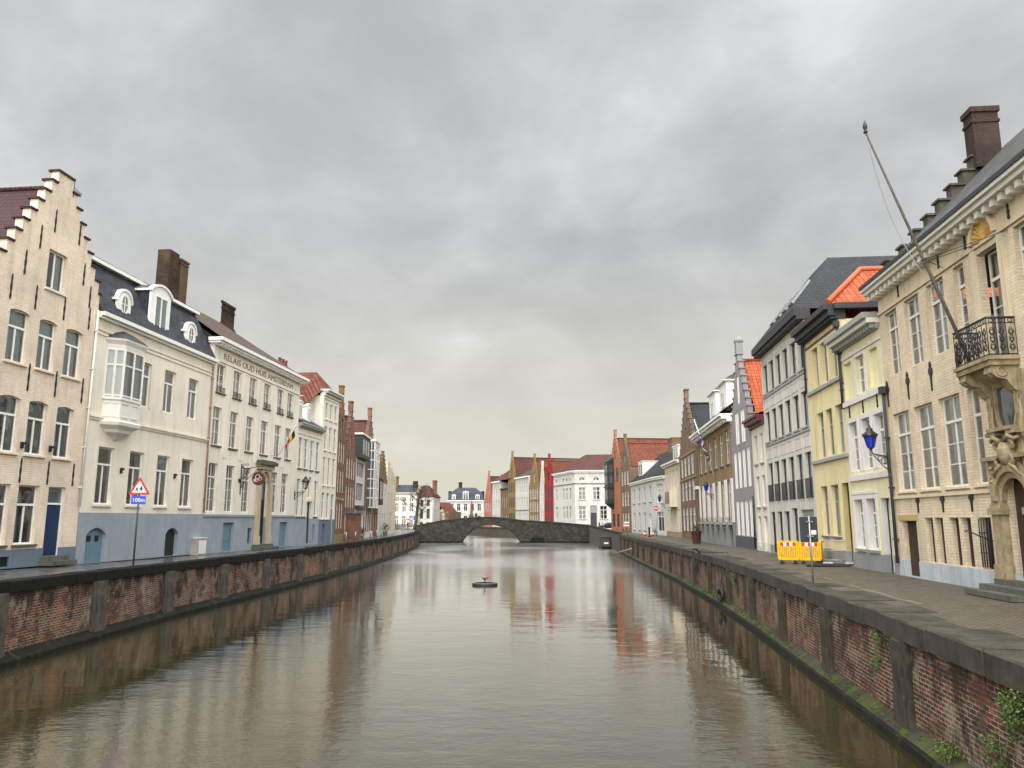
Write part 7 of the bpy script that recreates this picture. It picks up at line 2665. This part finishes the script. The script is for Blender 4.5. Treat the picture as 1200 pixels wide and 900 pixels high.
td = thing('tyre_fender', 'black tyre hung as a fender low on the right quay wall', 'tyre', (10.70, 40.6, 0.62), math.atan2(-1, 0.11))
mb = MB()
mb.torus((0, 0, 0), (0, 1, 0), 0.27, 0.11, 28, 10)
mb.build('tyre', RUBBER, td)
mb = MB()
mb.tube([(0, 0.0, 0.30), (0.02, 0.10, 1.0), (0.0, 0.2, 1.42)], 0.02, 6)
mb.build('rope', IRON, td)
mb = MB()
mb.tube([(12.7, 100.0, 0.05), (13.4, 88.0, 1.2)], [0.07, 0.06], 8)
tag(mb.build('mooring_pole', stone('bleached_pole', (0.45, 0.42, 0.34), (0.30, 0.28, 0.22), 2)), 'pale pole slanting from the water against the right quay wall', 'pole')
mb = MB()
mb.tube([(10.9, 47.2, 2.45), (10.95, 47.7, 2.62), (11.3, 48.3, 2.62), (11.6, 48.8, 2.44), (12.3, 48.2, 2.42), (12.9, 47.0, 2.43)], 0.05, 8)
mb.tube([(11.27, 47.2, 2.45), (11.12, 47.1, 2.40), (11.10, 47.1, 1.3)], 0.045, 8)
tag(mb.build('hose', RUBBER), 'black hose looped over the right quay coping', 'hose')


# ------------------------------------------------------------------ people
def person(label, x, y, z, rz, h=1.72, coat=(0.02, 0.02, 0.025), legs=(0.03, 0.035, 0.05), arm_up=False, hair=(0.03, 0.02, 0.015), stride=0.12):
    V, E, Rd = [], [], []

    def add(p, r, par=None):
        V.append(p)
        Rd.append(r)
        if par is not None:
            E.append((par, len(V) - 1))
        return len(V) - 1
    pel = add((0, 0, 0.93), 0.135)
    wa = add((0, 0, 1.10), 0.13, pel)
    che = add((0, 0.0, 1.32), 0.155, wa)
    nk = add((0, 0, 1.46), 0.065, che)
    hd = add((0, -0.02, 1.58), 0.095, nk)
    add((0, -0.02, 1.68), 0.075, hd)
    for sg in (-1, 1):
        st_ = stride * sg
        hip = add((0.09 * sg, 0, 0.86), 0.095, pel)
        kn = add((0.10 * sg, -st_ * 0.6, 0.48), 0.065, hip)
        an = add((0.10 * sg, -st_ + 0.02, 0.09), 0.045, kn)
        add((0.11 * sg, -st_ - 0.14, 0.03), 0.038, an)
        sh = add((0.19 * sg, 0, 1.39), 0.062, che)
        if arm_up and sg > 0:
            el = add((0.22, -0.10, 1.16), 0.048, sh)
            wr_ = add((0.16, -0.27, 1.32), 0.036, el)
            add((0.15, -0.30, 1.40), 0.035, wr_)
        else:
            el = add((0.24 * sg, 0.03 + st_ * 0.4, 1.12), 0.048, sh)
            wr_ = add((0.25 * sg, -0.04 + st_ * 0.6, 0.87), 0.036, el)
            add((0.25 * sg, -0.06 + st_ * 0.6, 0.78), 0.035, wr_)
    me = bpy.data.meshes.new('person')
    k = h / 1.74
    me.from_pydata([Vector(v) * k for v in V], E, [])
    o = bpy.data.objects.new('person', me)
    COL.objects.link(o)
    sk = o.modifiers.new('skin', 'SKIN')
    for i, r in enumerate(Rd):
        me.skin_vertices[0].data[i].radius = (r * k, r * k)
    me.skin_vertices[0].data[0].use_root = True
    o.modifiers.new('sub', 'SUBSURF').levels = 1
    bpy.context.view_layer.update()
    body = bpy.data.meshes.new_from_object(o.evaluated_get(bpy.context.evaluated_depsgraph_get()))
    bpy.data.objects.remove(o)
    body.materials.clear()
    for c, nm in ((coat, 'coat_cloth'), (legs, 'trouser_cloth'), ((0.42, 0.25, 0.18), 'skin'), (hair, 'hair')):
        body.materials.append(paint(nm, c, 0.8, 0.2, 0.1))
    for f in body.polygons:
        c = f.center / k
        f.use_smooth = True
        if c.z > 1.47:
            f.material_index = 3 if (c.z > 1.66 or c.y > 0.02) else 2
        elif c.z < 0.80 and abs(c.x) < 0.2:
            f.material_index = 1
        elif c.z < 0.86 and abs(c.x) > 0.19:
            f.material_index = 2
        else:
            f.material_index = 0
    r_ = bpy.data.objects.new('person', body)
    COL.objects.link(r_)
    r_.location = (x, y, z)
    r_.rotation_euler = (0, 0, rz)
    return tag(r_, label, 'person')


sB = 11.9
bp = BA + bu * sB
person('person in dark clothes standing on the crown of the bridge', bp.x - 0.35, bp.y + 1.0, btop(sB) - 0.80, R(20), 1.75)
person('person in a dark red coat walking under the red umbrella near the bare tree', -20.6, 154.5, 2.40, R(-30), 1.68, coat=(0.09, 0.012, 0.025), arm_up=True)
um_ = thing('umbrella', 'open dark red umbrella held by the walker near the bare tree', 'umbrella', (-20.52, 154.15, 3.72), R(10))
mb = MB()
n = 8
for k in range(n):
    a0, a1 = 2 * math.pi * k / n, 2 * math.pi * (k + 1) / n
    for (r0, z0, r1, z1) in ((0.02, 0.88, 0.32, 0.80), (0.32, 0.80, 0.60, 0.55)):
        mb.poly([(r0 * math.cos(a0), r0 * math.sin(a0), z0), (r0 * math.cos(a1), r0 * math.sin(a1), z0), (r1 * math.cos(a1), r1 * math.sin(a1), z1), (r1 * math.cos(a0), r1 * math.sin(a0), z1)])
mb.build('canopy', paint('umbrella_red', (0.36, 0.012, 0.05), 0.6), um_)
mb = MB()
mb.tube([(0, 0, -0.05), (0, 0, 0.95)], 0.012, 6)
mb.build('shaft', IRON, um_)
person('person in black by the parked dark car in front of the white corner house', 17.1, 153.0, 2.40, R(60), 1.74)
person('person in a pale jacket passing behind the person in black', 18.3, 157.5, 2.4, R(-70), 1.66, coat=(0.30, 0.28, 0.26))

# parked car
car = thing('parked_car', 'dark blue hatchback parked before the large white corner house', 'car', (19.9, 159.5, 2.40), R(4))
mb = MB()


def car_ring(y, s_=1.0):
    return [(x * 1.0, y, z) for x, z in ((-2.05, 0.30), (-2.08, 0.62), (-1.95, 0.85), (-1.25, 0.95), (-0.55, 1.42), (0.75, 1.46), (1.65, 1.05), (2.02, 0.95), (2.08, 0.55), (2.0, 0.28))]


R1_ = car_ring(0)
for (y, kx, kz) in ((0, 1, 1),):
    pass
rings = []
for y, kz, kx in ((-0.82, 0.92, 0.985), (-0.74, 1.0, 1.0), (0.74, 1.0, 1.0), (0.82, 0.92, 0.985)):
    rings.append([(x * kx, y * (0.86 if z > 1.1 else 1.0), 0.28 + (z - 0.28) * kz) for x, _, z in R1_])
loft(mb, rings)
mb.build('body', paint('dark_blue_car_paint', (0.012, 0.018, 0.035), 0.2, 0.6), car)
mb = MB()
for sy in (-1, 1):
    mb.slab([(-0.95, sy * 0.755, 0.98), (1.35, sy * 0.755, 1.03), (0.72, sy * 0.69, 1.38), (-0.5, sy * 0.69, 1.35)][::sy], (0, sy * 0.02, 0))
mb.build('side_window', GLASSD, car)
for sx in (-1.3, 1.25):
    for sy in (-0.78, 0.78):
        mb = MB()
        mb.tube([(sx, sy - 0.1, 0.31), (sx, sy + 0.1, 0.31)], 0.31, 18)
        w_ = mb.build('wheel', RUBBER, car)
        mb = MB()
        yy = sy + (0.105 if sy > 0 else -0.105)
        mb.tube([(sx, yy - 0.01, 0.31), (sx, yy + 0.01, 0.31)], 0.19, 14)
        mb.build('rim', GALV, w_)
for sy in (-0.55, 0.55):
    mb = MB()
    mb.box(-2.09, -2.03, sy - 0.16, sy + 0.16, 0.62, 0.76)
    mb.build('headlight', WHITEP, car)
    mb = MB()
    mb.box(2.0, 2.075, sy - 0.14, sy + 0.14, 0.7, 0.9)
    mb.build('tail_light', REDP, car)

# ------------------------------------------------------------------ bare tree on the left bank
random.seed(21)
BARK = stone('tree_bark', (0.075, 0.062, 0.045), (0.045, 0.038, 0.028), 4.0, 0.9, moss=(0.06, 0.065, 0.03), mossamt=0.2)
tr = thing('bare_tree', 'leafless pollarded tree standing where the left quay meets the bridge', 'tree', (-20.6, 166.0, 2.3))
mb = MB()
mb.tube([(0, 0, -0.1), (0.05, 0, 1.2), (0.25, 0.1, 3.2), (0.55, 0.1, 5.4), (0.7, 0, 7.4), (0.75, 0, 8.6)], [0.46, 0.36, 0.30, 0.25, 0.18, 0.07], 10)
mb.build('trunk', BARK, tr)
cr_ = MB()


def branch(p, d, l, r, depth):
    p = Vector(p)
    d = Vector(d).normalized()
    pts, rad = [p], [r]
    q = p
    for k in range(3):
        d = (d + Vector((random.uniform(-0.28, 0.28), random.uniform(-0.28, 0.28), random.uniform(-0.05, 0.28)))).normalized()
        q = q + d * l / 3
        pts.append(q)
        rad.append(r * (1 - 0.22 * (k + 1)))
    cr_.tube(pts, rad, 5 if depth < 2 else 4, 0, False)
    if depth < 4:
        for k in range(3 if depth < 3 else 2):
            a = random.randint(1, 3)
            dd = (d + Vector((random.uniform(-0.9, 0.9), random.uniform(-0.9, 0.9), random.uniform(-0.3, 0.6)))).normalized()
            branch(pts[a], dd, l * random.uniform(0.55, 0.8), r * 0.58, depth + 1)


for k in range(13):
    z = 3.0 + 5.4 * k / 12
    a = k * 2.4
    branch((0.2 + 0.07 * z, 0.05, z), (math.cos(a) * 1.3, math.sin(a) * 0.8, 0.15), 2.6 - 0.12 * k, 0.095, 0)
cr_.build('crown', BARK, tr)

# railing with dark hedge behind it, far left
rg = thing('railing', 'dark railing across the end of the left street under the bare tree', 'railing', (-24.0, 163.5, 2.38), R(0))
mb = MB()
for k in range(17):
    mb.tube([(-1.0 + 0.35 * k - 1.0, 0, 0), (-1.0 + 0.35 * k - 1.0, 0, 1.05)], 0.035, 6)
for z in (0.15, 0.6, 1.05):
    mb.tube([(-2.0, 0, z), (3.6, 0, z)], 0.035, 6)
mb.build('rails', IRON, rg)


def leaf_clump(mb, c, rad, n, s0, s1, squash=1.0, droop=0.0):
    for _ in range(n):
        v = Vector((random.gauss(0, 1), random.gauss(0, 1), random.gauss(0, 1)))
        v = v.normalized() * (random.random() ** 0.45)
        p = Vector(c) + Vector((v.x * rad[0], v.y * rad[1], v.z * rad[2]))
        s_ = random.uniform(s0, s1)
        a = Vector((random.uniform(-1, 1), random.uniform(-1, 1), random.uniform(-0.6 - droop, 0.6))).normalized()
        b = a.cross(Vector((random.uniform(-1, 1), random.uniform(-1, 1), random.uniform(-1, 1)))).normalized()
        mb.poly([p, p + a * s_ * 0.55 + b * s_ * 0.28, p + a * s_, p + a * s_ * 0.55 - b * s_ * 0.28], 0 if random.random() < 0.6 else 1)


LEAF_D = paint('dark_hedge_leaf', (0.022, 0.042, 0.016), 0.6, 0.4, 0.4)
LEAF_F = paint('fern_green', (0.045, 0.085, 0.016), 0.6, 0.4, 0.3)
LEAF_F2 = paint('fern_yellow_green', (0.11, 0.15, 0.03), 0.6, 0.4, 0.3)
hd = thing('hedge', 'low dark hedge behind the railing at the end of the left street', 'hedge', (-23.5, 165.0, 2.38))
mb = MB()
leaf_clump(mb, (-0.5, 0, 0.55), (3.0, 0.5, 0.6), 1100, 0.10, 0.22)
mb.build('foliage', [LEAF_D, LEAF], hd)
mb = MB()
for k in range(12):
    mb.tube([(-3 + k * 0.45, 0, 0), (-3 + k * 0.45 + 0.05, 0, 0.7)], 0.02, 5)
mb.build('stems', BARK, hd)


def potted(label, x, y, z, pot_h, pot_r, rad, n, potmat, flare=1.25):
    t = thing('potted_plant', label, 'plant', (x, y, z))
    mb = MB()
    mb.lathe([(0.0, 0), (pot_r * 0.75, 0), (pot_r * 0.9, pot_h * 0.5), (pot_r * flare * 0.85, pot_h * 0.92), (pot_r * flare * 0.9, pot_h), (pot_r * 0.85, pot_h), (pot_r * 0.8, pot_h * 0.9), (0.0, pot_h * 0.9)], (0, 0, 0), 16)
    mb.build('pot', potmat, t)
    mb = MB()
    leaf_clump(mb, (0, 0, pot_h + rad[2] * 0.8), rad, n, 0.08, 0.18)
    mb.tube([(0, 0, pot_h * 0.8), (0.02, 0, pot_h + rad[2])], 0.03, 6)
    mb.build('foliage', [LEAF_D, LEAF], t)
    return t


TERRA = stone('terracotta', (0.085, 0.036, 0.026), (0.055, 0.026, 0.02), 2.5)
potted('large brown terracotta tub with a small shrub beside the dark brown gable', 15.6, 66.2, 2.42, 1.05, 0.42, (0.35, 0.35, 0.3), 160, TERRA)
potted('bushy dark shrub in a tub before the brick lean to', -15.35, 79.2, 2.38, 0.45, 0.30, (0.55, 0.5, 0.5), 380, BLUESTONE)
potted('dark shrub in a tub by the low white house with the orange roof', -16.3, 100.5, 2.38, 0.45, 0.32, (0.6, 0.6, 0.7), 380, BLUESTONE)

# bollards on the left pavement
bl0 = None
for k, (x, y) in enumerate(((-14.95, 70.5), (-15.0, 75.0), (-15.1, 79.5), (-15.2, 84.0), (-15.4, 89.0), (-15.7, 94.0))):
    if bl0 is None:
        bl0 = thing('bollard', 'slim pale grey bollard, one of an even row along the brick gables', 'bollard', (x, y, 2.38), 0, 'slim bollards along the left row')
        mb = MB()
        mb.tube([(0, 0, 0), (0, 0, 0.95)], 0.055, 10)
        mb.build('shaft', GALV, bl0)
        mb = MB()
        mb.lathe([(0.06, 0.945), (0.07, 0.97), (0.05, 1.03), (0.005, 1.06)], (0, 0, 0), 10)
        mb.build('cap', IRON, bl0)
    else:
        c = copy_tree(bl0)
        c.location = (x, y, 2.38)

# no entry sign and cones by the white corner house
s = thing('no_entry_sign', 'round red no entry sign on a post by the white corner house', 'road sign', (18.35, 99.0, 2.38), R(-10))
pole_mesh(3.9, 0.045, parent=s)
mb = MB()
mb.slab([(0.30 * math.cos(t * math.pi / 12), -0.08, 3.45 + 0.30 * math.sin(t * math.pi / 12)) for t in range(24)], (0, 0.03, 0))
mb.build('red_disc', REDP, s)
mb = MB()
mb.box(-0.21, 0.21, -0.087, -0.081, 3.40, 3.50)
mb.build('white_bar', WHITEP, s)
lantern('small far cobalt blue lantern on the corner between the ivory and white houses', (19.62, 99.5, 6.2), R(-98), 0.7, BLUEGL, 1.1)
for k, (x, y, lab) in enumerate(((15.75, 93.0, 'orange traffic cone nearest the water by the white corner house'), (16.7, 92.6, 'orange traffic cone nearer the wall of the white corner house'))):
    c = thing('traffic_cone', lab, 'traffic cone', (x, y, 2.4), 0, 'orange traffic cones')
    mb = MB()
    mb.slab([(-0.2, -0.2, 0), (0.2, -0.2, 0), (0.2, 0.2, 0), (-0.2, 0.2, 0)], (0, 0, 0.05))
    mb.lathe([(0.15, 0.05), (0.04, 0.72), (0.0, 0.73)], (0, 0, 0), 14)
    mb.build('cone_body', paint('cone_orange', (0.65, 0.10, 0.03), 0.5), c)
    mb = MB()
    mb.lathe([(0.122, 0.26), (0.088, 0.46)], (0, 0, 0), 14)
    mb.build('white_collar', WHITEP, c)
s = thing('post', 'short dark iron post beside the two traffic cones', 'bollard', (16.3, 92.8, 2.4))
mb = MB()
mb.lathe([(0.16, 0), (0.16, 0.12), (0.11, 0.18), (0.10, 0.95), (0.14, 1.0), (0.14, 1.1), (0.0, 1.2)], (0, 0, 0), 12)
mb.build('shaft', IRON, s)
s = thing('barrier_board', 'red and white barrier board standing at the twin brick gables', 'barrier', (17.6, 120.0, 2.4), R(-15))
mb = MB()
for k in range(4):
    mb.box(-0.36, 0.36, 0, 0.05, 0.8 + k * 0.22, 1.02 + k * 0.22 - 0.001, k % 2)
mb.build('board', [REDP, WHITEP], s)
mb = MB()
for sx in (-0.28, 0.28):
    mb.tube([(sx, 0.02, 0), (sx, 0.02, 0.8)], 0.03, 6)
mb.build('legs', GALV, s)

# bicycle leaning on the white corner house
bi = thing('bicycle', 'black bicycle leaning on the wall of the white corner house', 'bicycle', (18.5, 101.3, 2.38), R(-85))
for sx in (-0.52, 0.52):
    mb = MB()
    mb.torus((sx, 0, 0.34), (0, 1, 0), 0.33, 0.022, 24, 6)
    for k in range(8):
        a = k * math.pi / 4
        mb.tube([(sx, 0, 0.34), (sx + 0.32 * math.cos(a), 0, 0.34 + 0.32 * math.sin(a))], 0.004, 4)
    mb.build('wheel', RUBBER, bi)
mb = MB()
for a, b in (((-0.52, 0.34), (-0.12, 0.32)), ((-0.12, 0.32), (-0.25, 0.85)), ((-0.52, 0.34), (-0.22, 0.75)), ((-0.12, 0.32), (0.40, 0.82)), ((-0.22, 0.74), (0.38, 0.80)), ((0.36, 0.92), (0.52, 0.34))):
    mb.tube([(a[0], 0, a[1]), (b[0], 0, b[1])], 0.018, 6)
mb.build('frame', IRON, bi)
mb = MB()
mb.slab([(-0.40, -0.07, 0.88), (-0.12, -0.03, 0.89), (-0.12, 0.03, 0.89), (-0.40, 0.07, 0.88)], (0, 0, 0.05))
mb.build('saddle', RUBBER, bi)
mb = MB()
mb.tube([(0.25, -0.26, 0.98), (0.36, -0.2, 1.0), (0.38, 0, 0.98), (0.36, 0.2, 1.0), (0.25, 0.26, 0.98)], 0.013, 6)
mb.tube([(0.38, 0, 0.98), (0.37, 0, 0.85)], 0.013, 6)
mb.build('handlebar', GALV, bi)

# slim reddish monument before the far mansard house
mo = thing('monument', 'slim reddish stone monument in front of the far white mansard house', 'monument', (-12.8, 246.0, 2.2))
mb = MB()
mb.box(-1.1, 1.1, -1.1, 1.1, 0, 0.6)
mb.box(-0.8, 0.8, -0.8, 0.8, 0.604, 3.2)
mb.box(-0.95, 0.95, -0.95, 0.95, 3.204, 3.5)
mb.build('pedestal', BLUESTONE, mo)
mb = MB()
mb.lathe([(0.62, 3.504), (0.5, 3.9), (0.42, 5.4), (0.36, 6.6), (0.45, 6.8), (0.24, 7.2), (0.28, 7.6), (0.02, 8.3)], (0, 0, 0), 10)
mb.build('shaft', paint('red_monument_stone', (0.20, 0.085, 0.07), 0.8), mo)
sg_ = thing('blue_road_sign', 'small blue road sign on a post where the left quay meets the bridge', 'road sign', (-19.6, 157.0, 2.38), R(8))
pole_mesh(2.9, 0.045, parent=sg_)
mb = MB()
mb.box(-0.28, 0.28, -0.08, -0.05, 2.0, 2.75)
mb.build('sign_plate', paint('faded_blue_sign', (0.03, 0.08, 0.28), 0.5), sg_)

# ------------------------------------------------------------------ plants and moss on the right quay wall
random.seed(31)


def on_quay(path, y, z, out=0.02):
    for a, b in zip(path[:-1], path[1:]):
        if a[1] <= y <= b[1]:
            t = (y - a[1]) / (b[1] - a[1])
            return (a[0] + (b[0] - a[0]) * t, y, z)
    return (path[-1][0], y, z)


def wall_plant(label, path, y, z, rad, n, s, sgn=-1):
    x_, y_, z_ = on_quay(path, y, z)
    t = thing('wall_fern', label, 'plant', (x_, y_, z_), 0, 'ferns growing from the right quay wall')
    mb = MB()
    leaf_clump(mb, (sgn * rad[0] * 0.75, 0, 0), rad, n, s * 0.35, s * 0.9, droop=0.8)
    leaf_clump(mb, (sgn * rad[0] * 0.6, rad[1] * 0.25, -rad[2] * 0.9), (rad[0] * 0.7, rad[1] * 0.6, rad[2] * 0.8), n // 2, s * 0.3, s * 0.7, droop=1.2)
    leaf_clump(mb, (sgn * rad[0] * 0.5, -rad[1] * 0.9, rad[2] * 0.2), (rad[0] * 0.5, rad[1] * 0.7, rad[2] * 0.4), n // 4, s * 0.3, s * 0.8, droop=0.6)
    for k in range(9):
        a = random.uniform(-1, 1)
        mb.tube([(0.02, a * 0.1, 0), (sgn * rad[0] * 0.7, a * rad[1] * 0.5, random.uniform(-0.2, 0.5) * rad[2]), (sgn * rad[0] * 1.4, a * rad[1], random.uniform(-0.9, 0.5) * rad[2])], [0.008, 0.006, 0.003], 4, 1)
    mb.build('fronds', [LEAF_F, LEAF_F2], t)
    return t


wall_plant('large bright green fern hanging under the right coping at the frame edge', RQ, 11.75, 1.72, (0.18, 0.28, 0.30), 560, 0.075)
wall_plant('small yellowish fern at the top of the second pilaster from the right', RQ, 17.85, 1.80, (0.12, 0.20, 0.22), 170, 0.07)
wall_plant('small fern on the shaft of the second pilaster from the right', RQ, 18.05, 1.30, (0.13, 0.20, 0.22), 150, 0.07)
wall_plant('dark green ivy patch low under the largest fern', RQ, 12.6, 0.95, (0.14, 0.35, 0.30), 240, 0.07)
wall_plant('tuft of grass on the mossy ledge below the red brick patch', RQ, 14.3, 0.45, (0.22, 0.30, 0.18), 240, 0.08)
wall_plant('small green fern under the coping far along the right quay', RQ, 37.5, 1.75, (0.18, 0.30, 0.25), 160, 0.11)
mb = MB()
P, S = resample(RQ, 0.5)
T = frames(P)
for i in range(len(P) - 1):
    if not (9 < P[i].y < 62):
        continue
    n = Vector((-T[i].y, T[i].x, 0))
    f = 0.5 + 0.5 * math.sin(S[i] * 0.9) * math.sin(S[i] * 0.37 + 1)
    for k in range(int(46 * f * (1.0 if P[i].y < 30 else 0.5)) + 4):
        p = P[i].lerp(P[i + 1], random.random()) + n * (0.27 * random.random() ** 1.5) + Vector((0, 0, 0))
        zz = 0.22 + random.uniform(0, 0.08)
        s_ = random.uniform(0.02, 0.055) * (1 if P[i].y < 30 else 1.6)
        a = random.uniform(0, 6.28)
        d = Vector((math.cos(a), math.sin(a), random.uniform(0.2, 1.1))).normalized() * s_
        e = Vector((-math.sin(a), math.cos(a), 0)) * s_ * 0.45
        q = p + Vector((0, 0, zz))
        mb.poly([q - e, q + e, q + d + e * 0.3, q + d - e * 0.3], 0 if random.random() < 0.65 else 1)
mo_ = mb.build('moss', [paint('moss_green', (0.055, 0.085, 0.012), 0.8, 0.2, 0.5), paint('moss_yellow', (0.11, 0.13, 0.02), 0.8, 0.2, 0.5)])
mo_['kind'] = 'stuff'
